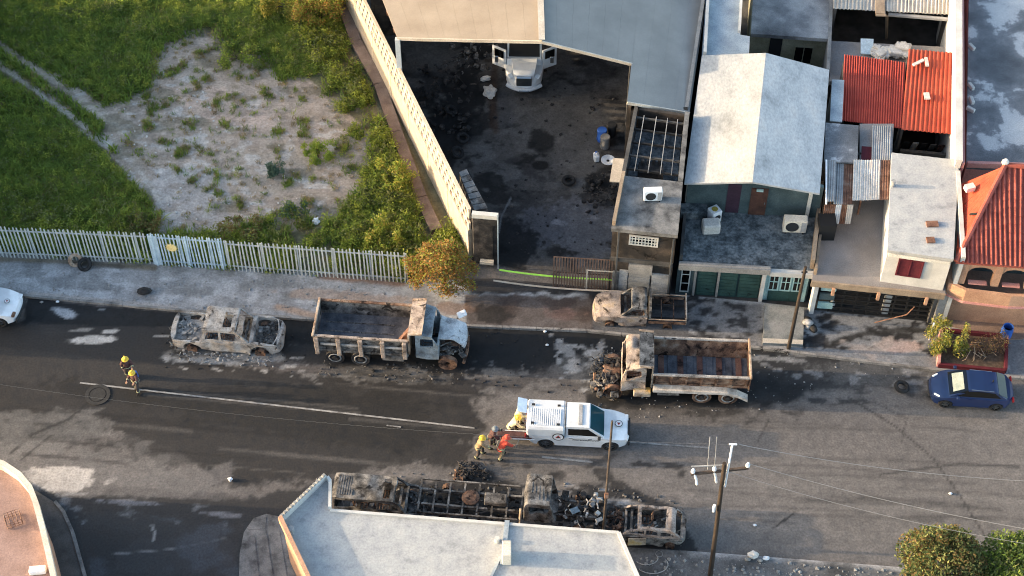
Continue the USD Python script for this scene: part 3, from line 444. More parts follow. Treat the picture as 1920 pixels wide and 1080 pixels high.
def parapet(pts, z0, z1, w):
    """A wall along a polyline, mitred at its bends."""
    b = MB(); P = np.array([np.asarray(p, float)[:2] for p in pts]); e = np.diff(P, axis=0); e /= np.linalg.norm(e, axis=1, keepdims=True); n = np.stack([e[:, 1], -e[:, 0]], -1)
    m = np.vstack([n[:1], n[:-1] + n[1:], n[-1:]]); m /= np.linalg.norm(m, axis=1, keepdims=True); k = np.r_[1, 1 / np.maximum(.4, (m[1:-1] * n[1:]).sum(1)), 1][:, None] if len(P) > 2 else 1
    lo, hi = P - m * k * w / 2, P + m * k * w / 2; N = len(P); v = np.vstack([np.c_[lo, np.full(N, z0)], np.c_[hi, np.full(N, z0)], np.c_[hi, np.full(N, z1)], np.c_[lo, np.full(N, z1)]]); f = []
    for i in range(N - 1):
        for a, c in ((0, 1), (1, 2), (2, 3), (3, 0)): f += [[a * N + i, a * N + i + 1, c * N + i + 1], [a * N + i, c * N + i + 1, c * N + i]]
    for i, fl in ((0, 0), (N - 1, 1)): q = [i, N + i, 2 * N + i, 3 * N + i]; f += [[q[0], q[1], q[2]], [q[0], q[2], q[3]]] if not fl else [[q[0], q[2], q[1]], [q[0], q[3], q[2]]]
    return b.add(v, f)

# ---------------------------------------------------------------- warehouse with the open front
t = thing('warehouse', 'large low-pitched metal-roofed warehouse with a wide dark open front behind the burnt yard', 'warehouse')
RF, RBk, LF, NF = at(1016, 76, 7.5), at(1011, -75, 7.5), at(745, 70, 6.5), at(1185, 118, 6.2)
def on_plane(px, py, p, q, r):
    n = np.cross(q - p, r - p); d = at(px, py, 0) - CAM; return CAM + d * (np.dot(n, p - CAM) / np.dot(n, d))
LBk, EBk, NI, EF = on_plane(688, -75, RF, RBk, LF), on_plane(1335, -75, RF, RBk, NF), on_plane(1176, 190, RF, RBk, NF), on_plane(1293, 210, RF, RBk, NF)
n = 9
for i in range(n):
    u0, u1 = i / n, (i + 1) / n; b = MB(); e = .0006
    b.slab([lerp(LF, RF, u0 + (e if i else 0)), lerp(LF, RF, u1), lerp(LBk, RBk, u1), lerp(LBk, RBk, u0 + (e if i else 0))], .07); obj('roof_sheet', b, 'metal_roof_beige', t)
kx = (NF - RF)[0] / ((NF - RF)[0] + (EF - NI)[0])
EBm = lerp(RBk, EBk, kx)
for i in range(6):
    u0, u1 = i / 6, (i + 1) / 6; b = MB(); b.slab([lerp(RF, NF, u0 + .0007), lerp(RF, NF, u1), lerp(RBk, EBm, u1), lerp(RBk, EBm, u0 + .0007)], .07); obj('roof_sheet', b, 'metal_roof_grey', t)
for i in range(4):
    u0, u1 = i / 4, (i + 1) / 4; b = MB(); b.slab([lerp(NI, EF, u0 + .0008), lerp(NI, EF, u1), lerp(EBm, EBk, u1), lerp(EBm, EBk, u0 + .0008)], .07); obj('roof_sheet', b, 'metal_roof_grey', t)
b = MB(); b.bar(RF + (0, 0, .07), RBk + (0, 0, .07), .35, .06); obj('ridge_cap', b, 'beige_metal', t)
for p, q in ((LF, RF), (RF, NF), (NI, EF)): b = MB(); b.bar(p + (0, -.03, -.1), q + (0, -.03, -.1), .06, .2); obj('fascia', b, 'beige_metal', t)
b = MB(); b.bar((*LF[:2], 0), (*LF[:2], 6.4), .28); obj('post', b, 'white_wall', t)
b = MB(); b.bar((*NF[:2], 0), (*NF[:2], 6.05), .25); obj('post', b, 'dark_concrete', t)
b = MB(); b.hexa([(*LBk[:2], 0), (*(LBk[:2] + (0, .2)), 0), (*(EBk[:2] + (0, .2)), 0), (*EBk[:2], 0)], [(*LBk[:2], 5.8), (*(LBk[:2] + (0, .2)), 5.8), (*(EBk[:2] + (0, .2)), 5.8), (*EBk[:2], 5.8)]); obj('back_wall', b, 'burnt_wall', t)
b = parapet([NI + (.15, .1, 0), EBm + (.15, 0, 0)], 0, 5.75, .2); obj('side_wall', b, 'burnt_wall', t)
b = parapet([NI + (.1, .2, 0), EF + (-.1, .2, 0)], 0, 5.5, .2); obj('front_wall', b, 'burnt_wall', t)
b = parapet([EF + (-.15, .3, 0), EBk + (-.15, 0, 0)], 0, 5.5, .2); obj('side_wall', b, 'concrete', t)
for k in range(4):
    f = (k + .6) / 4.6; b = MB(); b.bar(lerp(LF, LBk, f) - (0, 0, .25), lerp(RF, RBk, f) - (0, 0, .25), .12, .3); b.bar(lerp(RF, RBk, f) - (0, 0, .25), lerp(NF, EBm, f) - (0, 0, .25), .12, .3); obj('truss', b, 'rust_metal', t)

# ---------------------------------------------------------------- narrow gatehouse against the wall, barred sliding gate, barrier tape
t = thing('gatehouse', 'tall narrow burnt gatehouse with pale coping at the street end of the cream block wall', 'gatehouse')
ga, gb = at2(881, 400, 4.15), at2(932, 404, 4.15); gl, gr = at2(850, 321, 4.0), at2(874, 315, 4.0); ga = ga + (.16, 0)
b = block_px([ga, gb, at2(914, 388, 4.0), gr + (.1, 0), gl + (.3, 0)], 0, 3.9); obj('wall', b, 'burnt_black', t)
b = MB()
for i in range(7):
    f0, f1 = i / 7, (i + .86) / 7; q = [np.append(gl + (.3, 0), 3.98), np.append(gr, 3.98), np.append(at2(914, 389, 4.0), 3.98), np.append(at2(882, 393, 4.0) + (.2, 0), 3.98)]
    c = MB(); c.slab([lerp(q[3], q[0], f0), lerp(q[2], q[1], f0), lerp(q[2], q[1], f1), lerp(q[3], q[0], f1)], .07); obj('roof_panel', c, 'burnt_grey' if i % 2 else 'sooty_concrete', t)
F = Face(ga, gb); b = F.box(-.05, F.L + .05, 3.9, 4.2, -.15, .12); obj('coping', b, 'white_wall', t)
b = F.box(.35, F.L - .2, .25, .45, .002, .25); obj('ledge', b, 'cream_wall', t); b = F.box(.3, F.L - .25, .5, 3.3, .002, .05); obj('door', b, 'burnt_black', t)
p = at2(934, 506); b = MB(); b.bar((*p, .1), (*p, 4.6), .07); obj('gate_post', b, 'fence_white', label='thin pale steel post at the yard entrance beside the gatehouse', category='post')
t = thing('sliding_gate', 'brown barred sliding gate half closing the burnt yard entrance', 'gate'); F = Face(at2(1036, 543), at2(1148, 550))
for i in range(22): obj('bar', F.box(F.L * i / 22, F.L * i / 22 + .07, .2, 2.75, -.02, .02), 'brown_bar', t)
for z in (.2, 1.45, 2.7): obj('rail', F.box(0, F.L, z, z + .09, -.045, -.0205), 'brown_bar', t)
for u in (.55,): obj('brace', F.box(F.L * u, F.L * u + .07, .15, 1.9, .021, .05), 'beige_metal', t)
obj('brace', F.box(F.L * .55, F.L, 1.85, 1.92, .021, .05), 'beige_metal', t)
b = MB(); b.box((*at2(1152, 548), 1.0), (.38, .38, 2.0), bev=.03); obj('gate_pier', b, 'sooty_concrete', label='short sooty concrete pier at the right end of the brown sliding gate', category='pier')
for i, (p, q) in enumerate((((936, 506, 1.2), (1155, 524, 1.2)), ((925, 526, .8), (1160, 546, .8)))):
    a, c = np.array(at(*p)), np.array(at(*q)); b = MB(); n = 14
    for k in range(n):
        s, e = lerp(a, c, k / n), lerp(a, c, (k + 1) / n); f = lambda w: 4 * w * (1 - w) * .18
        b.bar(s - (0, 0, f(k / n)), e - (0, 0, f((k + 1) / n)), .1, .03)
    obj('barrier_tape', b, 'tape' if i == 0 else 'cardboard', label=('bright green barrier tape stretched across the yard entrance', 'pale yellow barrier tape stretched low in front of the yard entrance')[i], category='barrier tape')

# ---------------------------------------------------------------- burnt two-storey narrow house
t = thing('burnt_house', 'narrow burnt two-storey concrete house with a barred white window, right of the yard gate', 'house')
fl, fr, br, bl = at2(1146, 428, 5.8), at2(1271, 441, 5.8), at2(1293, 212, 5.8), at2(1190, 200, 5.8)
ins = Face(fl + (.1, .35), fr + (-.02, .35)); inL = lambda f: lerp(fl, bl, f); inR = lambda f: lerp(fr, br, f)
b = block_px([ins.A, ins.B, inR(.999) - (.02, 0), inL(.999) + (.1, 0)], 0, 4.3); obj('wall', b, 'burnt_wall', t)
b = block_px([fl, fr, inR(.42), inL(.42)], 5.55, 5.8); obj('roof', b, 'sooty_concrete', t)
b = block_px([ins.A, ins.B, inR(.40) - (.02, 0), inL(.40) + (.1, 0)], 4.3, 5.55); obj('wall', b, 'burnt_wall', t)
obj('parapet', parapet([inL(.02) + (.1, .02), inL(.42) + (.1, 0)], 5.8, 6.15, .18), 'tan_wall', t); obj('parapet', parapet([inL(.43) + (.1, 0), inL(.99) + (.1, 0)], 4.3, 6.0, .2), 'dark_concrete', t); obj('parapet', parapet([inR(.43) - (.14, 0), inR(.99) - (.14, 0)], 4.3, 6.0, .26), 'sooty_concrete', t); obj('parapet', parapet([inL(.985) + (.25, -.1), inR(.985) - (.3, .1)], 4.3, 5.9, .18), 'burnt_wall', t)
for i, f in enumerate((.47, .58, .69, .80, .9)): b = MB(); b.bar((*(inL(f) + (.2, 0)), 5.85), (*(inR(f) - (.3, 0)), 5.85), .09, .12); obj('joist', b, 'black' if i in (2, 0, 3) else 'dark_concrete', t)
for g_ in (.2, .42, .62, .8): b = MB(); b.bar((*lerp(inL(.45), inR(.45), g_), 5.93), (*lerp(inL(.92), inR(.92), g_), 5.93), .04, .04); obj('purlin', b, 'grey_roof', t)
b = MB(); c = lerp(inL(.56), inR(.56), .45); b.box((*c, 4.85), (1.3, .8, 1.0)); 
for k in range(4): b.cyl((c[0] - .45 + .3 * k, c[1] + .2, 5.5), .09, .4, n=8)
obj('burnt_cabinet', b, 'burnt_black', t)
obj('floor', block_px([inL(.43) + (.22, 0), inR(.43) - (.3, 0), inR(.98) - (.3, 0), inL(.98) + (.22, 0)], 4.3, 4.34), 'terrace_floor', t)
F = ins; u = F.L
F.window(t, u * .27, u * .73, 4.3, 5.05, 'white_wall', 'pane_dark', 9, 3, .09, 'fence_white')
obj('band', F.box(.02, u - .02, 2.9, 3.15, 0, .12), 'dark_concrete', t)
obj('door_canopy', F.box(u * .3, u * .68, 2.2, 2.8, 0, .25), 'concrete', t)
for a, c, m in ((.16, .3, 'grey_metal'), (.31, .66, 'concrete'), (.68, .97, 'grey_metal')):
    w = obj('shutter', F.box(u * a, u * c, .2, 2.15, 0, .06), m, t)
    for k in range(5): obj('slat', F.box(u * a + .03, u * c - .03, .3 + .37 * k, .6 + .37 * k, .062, .085), m, w)
b = MB(); b.bar(F.p(.35, .2, .15), F.p(.35, 5.5, .15), .09); obj('drainpipe', b, 'dark_concrete', t); b = MB(); b.bar(F.p(u - .12, .2, .15), F.p(u - .12, 5.3, .15), .08); obj('drainpipe', b, 'dark_concrete', t)
def ac_unit(px, py, z, lab, rz=0, s=1.0, mat='plastic_white', front=True):
    a = thing('air_conditioner', lab, 'air conditioner', None, at(px, py, z), rz)
    b = MB(); b.bb(-.48 * s, .48 * s, -.19 * s, .19 * s, .08, .08 + .72 * s, .03); obj('casing', b, mat, a)
    b = MB(); b.cyl((-.12 * s, -.2 * s, .08 + .36 * s), .27 * s, .03, 'y', 18); obj('fan_grille', b, 'dark_plastic', a)
    b = MB(); b.bb(.24 * s, .45 * s, -.2 * s, -.19 * s, .15, .12 + .6 * s); obj('vent_panel', b, 'grey_metal', a)
    for k in (-1, 1): b = MB(); b.bb(k * .36 * s - .03, k * .36 * s + .03, -.2 * s, .2 * s, 0, .08); obj('foot', b, 'black', a)
    return a
ac_unit(1223, 374, 5.8, 'white air conditioner on the flat roof of the burnt narrow house', .05)
b = MB(); q = at(1150, 348, 0); b.slab([at(1143, 340, 2.6), at(1170, 342, 2.6), at(1173, 298, 2.9), at(1150, 296, 2.9)], .06); obj('awning_sheet', b, 'beige_metal', label='beige metal sheet awning on the yard side of the burnt narrow house', category='awning')

# ---------------------------------------------------------------- gable-roofed house with the roof terrace
t = thing('gable_house', 'house with pale gable roof and a dark terrace, green shutters facing the pavement', 'house')
tl, tr, tbr, tbl = at2(1273, 500, 3.0), at2(1526, 515, 3.0), at2(1541, 352, 3.0), at2(1286, 340, 3.0)
GF = Face(tl + (.02, .3), tr + (0, .3))
b = block_px([GF.A, GF.B, tbr, tbl], 2.75, 3.0); obj('terrace', b, 'terrace_floor', t)
b = MB(); obj('wall', block_px([GF.p(0, 0, -.25), GF.p(GF.L, 0, -.25), tbr + (0, -.05), tbl + (0, -.05)], 0, 2.745), 'teal_wall', t)
obj('roof_edge', GF.box(0, GF.L * .68, 2.72, 3.12, .002, .3), 'concrete', t); obj('roof_edge', GF.box(GF.L * .68 + .01, GF.L, 2.62, 2.95, .002, .28), 'white_wall', t)
obj('parapet', parapet([GF.A + (.1, .1), lerp(GF.A, tbl, .9) + (.1, 0)], 3.0, 3.5, .16), 'dark_concrete', t)
obj('parapet', parapet([GF.B - (.08, -.1), lerp(GF.B, tbr, .97) - (.08, 0)], 3.0, 3.75, .2), 'tan_wall', t)
W = Face(at2(1284, 394, 3.0), at2(1533, 408, 3.0))
eL, rg, eR = np.array(at(1283, 344, 5.55)), np.array(at(1411, 341, 6.35)), np.array(at(1537, 363, 5.55)); eLb, rgb, eRb = np.array(at(1316, 104, 5.55)), np.array(at(1436, 99, 6.35)), np.array(at(1555, 131, 5.55))
b = MB(); zt = lambda u: 5.42 + (.78 * (1 - abs(u / W.L - .5) * 2)); front = [W.p(0, 3.0), W.p(W.L, 3.0), W.p(W.L, 5.4), W.p(W.L / 2, 6.2), W.p(0, 5.4)]; back = [q + np.append(-W.n * .2, 0) for q in front]
b.add(front + back, [[0, 1, 2], [0, 2, 3], [0, 3, 4], [5, 7, 6], [5, 8, 7], [5, 9, 8], [0, 5, 6], [0, 6, 1], [1, 6, 7], [1, 7, 2], [2, 7, 8], [2, 8, 3], [3, 8, 9], [3, 9, 4], [4, 9, 5], [4, 5, 0]]); obj('gable_wall', b, 'teal_wall', t)
b = MB(); b.slab([eL, rg, rgb, eLb], .12); obj('roof_slope', b, 'gable_roof', t); b = MB(); b.slab([rg + (.004, 0, 0), eR, eRb, rgb + (.004, 0, 0)], .12); obj('roof_slope', b, 'gable_roof', t)
for a, c in ((eL, eLb), (eR, eRb)): b = MB(); a2, c2 = a[:2] * .995 + rg[:2] * .005, c[:2] * .995 + rgb[:2] * .005; s = -1 if a is eR else 1; obj('side_wall', parapet([a2 + (s * .3, .5), c2 + (s * .3, -.3)], 0, 5.35, .2), 'pale_stucco', t)
obj('back_wall', parapet([eLb[:2] + (.3, -.3), eRb[:2] + (-.3, -.3)], 0, 5.3, .2), 'olive_wall', t)
d = obj('door', W.box(W.L * .475, W.L * .6, 3.02, 5.1, .002, .07), 'brown_door', t); b = MB(); b.box(W.p(W.L * .585, 4.0, .09), (.05, .06, .12)); obj('handle', b, 'chrome', d)
obj('door_light', W.box(W.L * .51, W.L * .56, 5.0, 5.12, .075, .2), 'pale_teal', t); obj('wall_panel', W.box(W.L * .3, W.L * .4, 3.05, 5.3, .002, .03), 'purple_panel', t)
F = Face(GF.p(0, 0, -.25), GF.p(GF.L, 0, -.25)); u = F.L
F.window(t, u * .03, u * .1, .3, 2.5, 'fence_white', 'pane_dark', 1, 3); 
for a, c in ((.155, .3), (.315, .46), (.47, .63)):
    w = obj('shutter', F.box(u * a, u * c, .15, 2.5, .002, .07), 'teal_paint', t)
    for k in range(8): obj('slat', F.box(u * a + .05, u * c - .05, .22 + k * .285, .44 + k * .285, .072, .1), 'teal_paint', w)
for a in (.128, .305, .635): obj('pillar', F.box(u * a, u * a + (.2 if a > .6 else .12), .1, 2.7, .002, .3 if a > .6 else .14), 'white_wall' if a > .6 else 'concrete', t)
obj('entrance_surround', F.box(u * .665, u * .985, .1, 2.62, .002, .1), 'pale_teal', t)
w = None
for i in range(3): F2 = Face(F.p(u * (.69 + i * .09), 0, .1), F.p(u * (.77 + i * .09), 0, .1)); F2.window(t, 0, F2.L, 1.0, 2.45, 'pale_teal', 'pane_dark', 2, 2, .07)
obj('door', F.box(u * .70, u * .93, .12, .95, .102, .14), 'teal_paint', t)
ac_unit(1370, 392, 3.0, 'white air conditioner standing against the gable wall beside the dark door', .02, 1.0); ac_unit(1488, 432, 3.0, 'large beige air conditioner at the right side of the terrace', -.05, 1.3, 'cream_wall')
def junk_chair(px, py, z, lab, mat):
    a = thing('chair', lab, 'chair', None, at(px, py, z), -.4)
    b = MB(); b.bb(-.24, .24, -.24, .24, .4, .45, .02); obj('seat', b, mat, a); b = MB(); b.bb(-.24, .24, .2, .26, .45, .9, .02); obj('backrest', b, mat, a)
    for sx in (-1, 1):
        for sy in (-1, 1): b = MB(); b.bar((sx * .2, sy * .2, 0), (sx * .2, sy * .2, .4), .04); obj('leg', b, mat, a)
junk_chair(1310, 384, 3.0, 'blue and white plastic chair in the terrace corner', 'tank_blue')
b = MB(); b.box((*at2(1333, 424, 3.35), 3.35), (.95, .7, .7), .05, bev=.08); obj('wash_tub', b, 'cloth_pale', label='cream square wash tub on the terrace', category='tub')
a = thing('washing_machine', 'white appliance with black openings behind the cream wash tub', 'appliance', None, at(1338, 412, 3.0), .5); b = MB(); b.bb(-.3, .3, -.3, .3, 0, .85, .04); obj('casing', b, 'plastic_white', a); b = MB(); b.cyl((0, -.305, .45), .2, .03, 'y'); obj('drum_door', b, 'dark_plastic', a); b = MB(); b.cyl((0, .02, .86), .17, .03); obj('lid', b, 'leaf_yellow', a)
b = MB(); b.box((*at2(1300, 398, 3.2), 3.3), (1.5, .7, .6), .0, bev=.05); obj('wash_basin', b, 'terrace_floor', label='grey concrete wash basin at the left end of the terrace', category='basin')

# ---------------------------------------------------------------- roofs behind the gable house
t = thing('flat_annex', 'long flat pale blue roof strip behind the gable house beside the warehouse', 'house')
pl = [at2(*q, 5.3) for q in ((1316, 108), (1404, 106), (1406, 68), (1388, 65), (1397, -80), (1328, -80))]
obj('wall', block_px(pl, 0, 5.1), 'pale_stucco', t); obj('roof', block_px(pl, 5.1, 5.3), 'blue_roof', t); obj('parapet', parapet([at2(1318, 104, 5.3) + (.1, 0), at2(1328, -78, 5.3) + (.1, 0)], 5.3, 5.6, .18), 'white_wall', t); obj('parapet', parapet([at2(1386, 62, 5.3), at2(1394, -78, 5.3)], 5.3, 5.5, .14), 'white_wall', t)
t = thing('rear_house', 'low house with a mottled grey flat roof and pale olive wall behind the gable house', 'house')
pl = [at2(*q, 3.3) for q in ((1408, 64), (1553, 74), (1560, -80), (1416, -80))]
obj('wall', block_px([q + (0, .25) for q in pl], 0, 3.1), 'olive_wall', t); obj('roof', block_px(pl, 3.1, 3.35), 'grey_roof', t)
F = Face(pl[0] + (0, .25), pl[1] + (0, .25)); obj('door', F.box(F.L * .27, F.L * .43, .1, 2.9, .002, .06), 'black', t); F.window(t, F.L * .6, F.L * .85, 1.0, 2.4, 'olive_wall', 'pane_dark', 2, 1)
obj('side_wall', parapet([at2(1553, 130, 3.4), at2(1562, -60, 3.4)], 0, 3.4, .2), 'concrete', t)

# ---------------------------------------------------------------- row house with corrugated roofs, patio slab over the carport, white upper storey
t = thing('white_house', 'white upper-storey house with a red window above a dark carport and bare patio slab', 'house')
PF = Face(at2(1522, 527, 3.0), at2(1772, 552, 3.0))
pr, pb = at2(1800, 300, 3.0), at2(1548, 372, 3.0)
obj('patio', block_px([PF.A, PF.B, at2(1800, 330, 3.0), at2(1550, 330, 3.0)], 2.75, 3.0), 'patio_floor', t)
obj('slab_edge', PF.box(-.02, PF.L, 2.66, 3.08, .002, .1), 'tan_wall', t)
for u in (.16, .5, .86): obj('spout', PF.box(PF.L * u, PF.L * u + .16, 2.25, 2.75, .102, .25), 'orange_wall', t)
wp = [at2(*q, 5.7) for q in ((1664, 469), (1788, 486), (1798, 300), (1672, 286))]
obj('upper_wall', block_px([wp[0] + (.08, .12), wp[1] + (-.02, .12), wp[2], wp[3] + (.08, 0)], 3.0, 5.5), 'white_wall', t); obj('roof', block_px(wp, 5.5, 5.7), 'white_roof', t)
F = Face(wp[0] + (.08, .12), wp[1] + (-.02, .12)); F.window(t, F.L * .2, F.L * .6, 3.75, 5.1, 'dark_red', 'dark_red', 2, 1, .08); obj('lintel', F.box(F.L * .02, F.L * .98, 5.2, 5.42, .002, .12), 'pale_stucco', t)
for p in ((1748, 420), (1745, 450)): b = MB(); b.box((*at2(*p, 5.75), 5.75), (.62 if p[1] < 430 else .42, .36, .1), .05); obj('roof_hatch', b, 'rust_metal', t)
b = MB(); b.cyl((*at2(1674, 346, 5.8), 5.9), .12, .4, n=10); obj('vent_pipe', b, 'grey_metal', t)
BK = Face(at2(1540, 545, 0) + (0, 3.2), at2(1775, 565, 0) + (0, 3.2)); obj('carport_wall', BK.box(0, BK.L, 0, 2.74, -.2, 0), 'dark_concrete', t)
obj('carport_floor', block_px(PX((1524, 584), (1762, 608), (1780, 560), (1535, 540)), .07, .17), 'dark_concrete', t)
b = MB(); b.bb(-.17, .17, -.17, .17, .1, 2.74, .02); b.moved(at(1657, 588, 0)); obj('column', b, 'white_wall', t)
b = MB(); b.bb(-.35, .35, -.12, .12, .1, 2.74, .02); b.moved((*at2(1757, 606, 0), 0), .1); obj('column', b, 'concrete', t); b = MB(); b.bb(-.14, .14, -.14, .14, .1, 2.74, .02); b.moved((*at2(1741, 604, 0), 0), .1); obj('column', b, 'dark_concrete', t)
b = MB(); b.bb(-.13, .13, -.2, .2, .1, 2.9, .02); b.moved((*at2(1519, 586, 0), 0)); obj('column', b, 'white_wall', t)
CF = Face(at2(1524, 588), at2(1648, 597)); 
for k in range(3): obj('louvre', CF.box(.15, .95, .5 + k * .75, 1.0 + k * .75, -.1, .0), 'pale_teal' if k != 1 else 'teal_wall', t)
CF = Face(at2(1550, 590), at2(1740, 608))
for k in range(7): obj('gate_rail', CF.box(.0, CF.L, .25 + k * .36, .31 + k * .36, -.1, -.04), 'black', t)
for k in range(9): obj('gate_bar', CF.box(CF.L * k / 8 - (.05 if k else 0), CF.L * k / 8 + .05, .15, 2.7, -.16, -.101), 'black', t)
obj('partition', parapet([at2(1548, 350, 3.0), at2(1528, 515, 3.0)], 3.0, 3.5, .14), 'tan_wall', t)
b = MB(); b.box((*at2(1548, 430, 3.4), 3.6), (.9, .9, 1.2)); obj('dark_shed', b, 'black', t)
t = thing('lean_to', 'patchwork lean-to of grey and rusty corrugated sheets left of the white upper storey', 'lean-to')
for i in range(7):
    u0, u1 = i / 7, (i + 1) / 7; q = [at(1547, 378, 5.0), at(1666, 374, 5.0), at(1668, 300, 5.25), at(1550, 300, 5.25)]; b = MB()
    dz = (0, 0, .02 * (i % 2) - (.25 if i in (1, 2) else 0)); b.sheet(lerp(q[0], q[1], u0) + dz, lerp(q[0], q[1], u1 + .01) + dz, lerp(q[3], q[2], u1 + .01) + dz, lerp(q[3], q[2], u0) + dz, 4, .02); obj('roof_sheet', b, ('grey_metal', 'grey_metal', 'rust_metal', 'cloth_pale', 'cloth_pale', 'cloth_pale', 'rust_metal')[i], t)
for i in range(5):
    p0, p1 = lerp(at(1546, 384, 4.75), at(1600, 384, 4.75), i / 5), lerp(at(1546, 384, 4.75), at(1600, 384, 4.75), (i + 1.03) / 5); b = MB(); b.sheet(p0 - (0, .25, 1.25), p1 - (0, .25, 1.25), p1, p0, 3, .02); obj('hanging_sheet', b, ('rust_metal', 'rust_metal', 'plastic_white', 'rust_metal', 'cloth_pale')[i], t)
obj('back_wall', parapet([at2(1550, 388, 3.0) + (0, 2.2), at2(1666, 388, 3.0) + (0, 2.2)], 3.0, 4.9, .15), 'dark_concrete', t)
for p in ((1552, 400), (1608, 402), (1662, 402)): b = MB(); b.bar((*at2(*p, 3.0), 3.0), (*at2(*p, 3.0), 4.85), .09); obj('post', b, 'rust_metal', t)
b = MB(); b.tube([at(1549, 300, 5.4), at(1549, 383, 5.2)], .05, 8); obj('pipe', b, 'plastic_white', t)
t = thing('middle_roofs', 'open rooms with purple-grey floor and tall corrugated sheet between the red roof and the white house', 'house')
obj('roof_slab', block_px([at2(*q, 4.9) for q in ((1612, 300), (1672, 305), (1676, 232), (1612, 232))], 4.6, 4.9), 'patio_floor', t)
for i in range(3): b = MB(); a = [at(1634 + 12 * i, 306, 5.1), at(1646.5 + 12 * i, 306, 5.1), at(1648.5 + 12 * i, 236, 5.15), at(1636 + 12 * i, 236, 5.15)]; b.sheet(*a, 3, .025); obj('roof_sheet', b, 'grey_metal', t)
obj('dark_opening', block_px([at2(*q, 4.93) for q in ((1614, 312), (1637, 314), (1638, 276), (1616, 274))], 4.9, 4.94), 'dark_red', t)
obj('wall', parapet([at2(1685, 290, 3.0), at2(1790, 300, 3.0)], 0, 3.4, .2), 'dark_concrete', t)
for i in range(6): u = i / 6; p = lerp(at(1690, 283, 2.6), at(1788, 292, 2.6), u); b = MB(); b.box(p + (.2, .3, 0), (.34, .05, 1.6), rx=.4); obj('plank', b, ('black', 'grey_metal', 'black', 'dark_concrete', 'bed_slats', 'bed_slats')[i], t)
t = thing('roof_cistern', 'square mottled concrete cistern roof beside the gable house', 'cistern'); pl = [at2(*q, 5.2) for q in ((1546, 300), (1607, 304), (1609, 236), (1549, 231))]
obj('tank', block_px(pl, 3.0, 5.1), 'dark_concrete', t); obj('lid', block_px([lerp(np.mean(pl, 0), q, 1.03) for q in pl], 5.1, 5.2), 'mottled_roof', t)
t = thing('blue_panel_roof', 'narrow pale blue metal roof panel left of the red corrugated roof', 'roof'); b = MB(); b.slab([at(1556, 226, 5.2), at(1579, 228, 5.2), at(1583, 150, 5.3), at(1560, 149, 5.3)], .06); obj('panel', b, 'blue_roof', t); obj('support_wall', block_px([at2(*q, 5.1) for q in ((1558, 224), (1577, 226), (1580, 154), (1562, 153))], 0, 5.08), 'concrete', t)
def corr_roof(nm, lab, q, n, mat, wall, waves=5, zb=0):
    t = thing(nm, lab, 'roof')
    for i in range(n):
        b = MB(); u0, u1 = i / n, (i + 1) / n; dz = (0, 0, .015 * (i % 2)); b.sheet(lerp(q[0], q[1], u0) + dz, lerp(q[0], q[1], u1 + .008) + dz, lerp(q[3], q[2], u1 + .008) + dz, lerp(q[3], q[2], u0) + dz, waves, .035); obj('roof_sheet', b, mat, t)
    if wall:
        c = np.mean(q, 0)
        for a, d in ((0, 1), (1, 2), (2, 3), (3, 0)):
            if a == 0 and wall == 'open': continue
            pa, pd = lerp(c, q[a], .95), lerp(c, q[d], .95); zt = min(q[a][2], q[d][2]) - .12; b = parapet([pa, pd], zb, zt, .15); obj('wall', b, 'dark_concrete', t)
    return t
corr_roof('red_roof', 'dark red corrugated metal roof left of the orange one', [at(1578, 226, 4.7), at(1691, 241, 4.7), at(1697, 117, 5.0), at(1583, 102, 5.0)], 5, 'red_metal', 'open')
t = corr_roof('orange_roof', 'orange-red metal roof with loose timber lying on it, against the long white wall', [at(1690, 243, 4.75), at(1789, 252, 4.75), at(1795, 100, 5.1), at(1704, 92, 5.1)], 4, 'orange_metal', 'open', 3)
for i, (p, q) in enumerate((((1712, 122), (1732, 112)), ((1736, 108), (1739, 124)))): b = MB(); b.bar(at(*p, 5.2), at(*q, 5.2), .18, .08); obj('timber', b, 'cloth_pale', label=('pale board lying slanted across the orange roof', 'short upright board beside the slanted one on the orange roof')[i], category='board')
b = MB(); b.box(at(1738, 180, 5.05), (.3, .5, .1)); obj('patch', b, 'cloth_pale', t)
t = corr_roof('rear_sheet_roof', 'beige corrugated sheet roofs at the top edge above a dark courtyard', [at(1562, 16, 4.0), at(1786, 28, 4.0), at(1790, -90, 4.3), at(1566, -90, 4.3)], 8, 'beige_metal', 'open', 4)
b = MB(); b.bar(at(1662, 72, .1), at(1663, 30, 3.0), .14); b.moved((0, 0, 0)); obj('post', b, 'tan_wall', t); b = MB(); b.bar(at(1666, 27, 3.8), at(1786, 37, 3.8), .2, .14); obj('beam', b, 'grey_metal', t)
b = MB(); b.bar(at(1650, 26, 4.1), at(1650, -60, 4.3), .55, .1); b.bar(at(1652, 30, 4.05), at(1650, 10, 4.1), .6, .08); obj('gutter', b, 'tan_wall', t)
obj('yard_slab', block_px([at2(*q, 3.0) for q in ((1556, 150), (1600, 150), (1720, 118), (1790, 100), (1786, 86), (1700, 82), (1556, 74))], 2.6, 2.9), 'patio_floor', t)
b = MB(); b.slab([at(1614, 100, 3.1), at(1636, 102, 3.1), at(1638, 73, 3.3), at(1614, 72, 3.3)], .05); obj('sheet_panel', b, 'gate_blue', label='pale blue sheet panel lying behind the red roof', category='panel')
rr = random.Random(5); b = MB()
for k in range(26): b.box(at(rr.uniform(1640, 1702), rr.uniform(82, 104), 3.1 + .3 * rr.random()), (rr.uniform(.3, .9), rr.uniform(.2, .6), rr.uniform(.1, .3)), rr.uniform(0, 3), rr.uniform(-.3, .3), rr.uniform(-.3, .3), bev=.05)
obj('scrap_heap', b, 'cloth_pale', label='heap of pale sacks and scrap behind the red roof', category='heap')
t = thing('boundary_wall', 'long white sunlit parapet wall running down beside the orange roof', 'wall'); a, c, e = at2(1798, -80, 6.3), at2(1799, 300, 6.3), at2(1797, 345, 6.3)
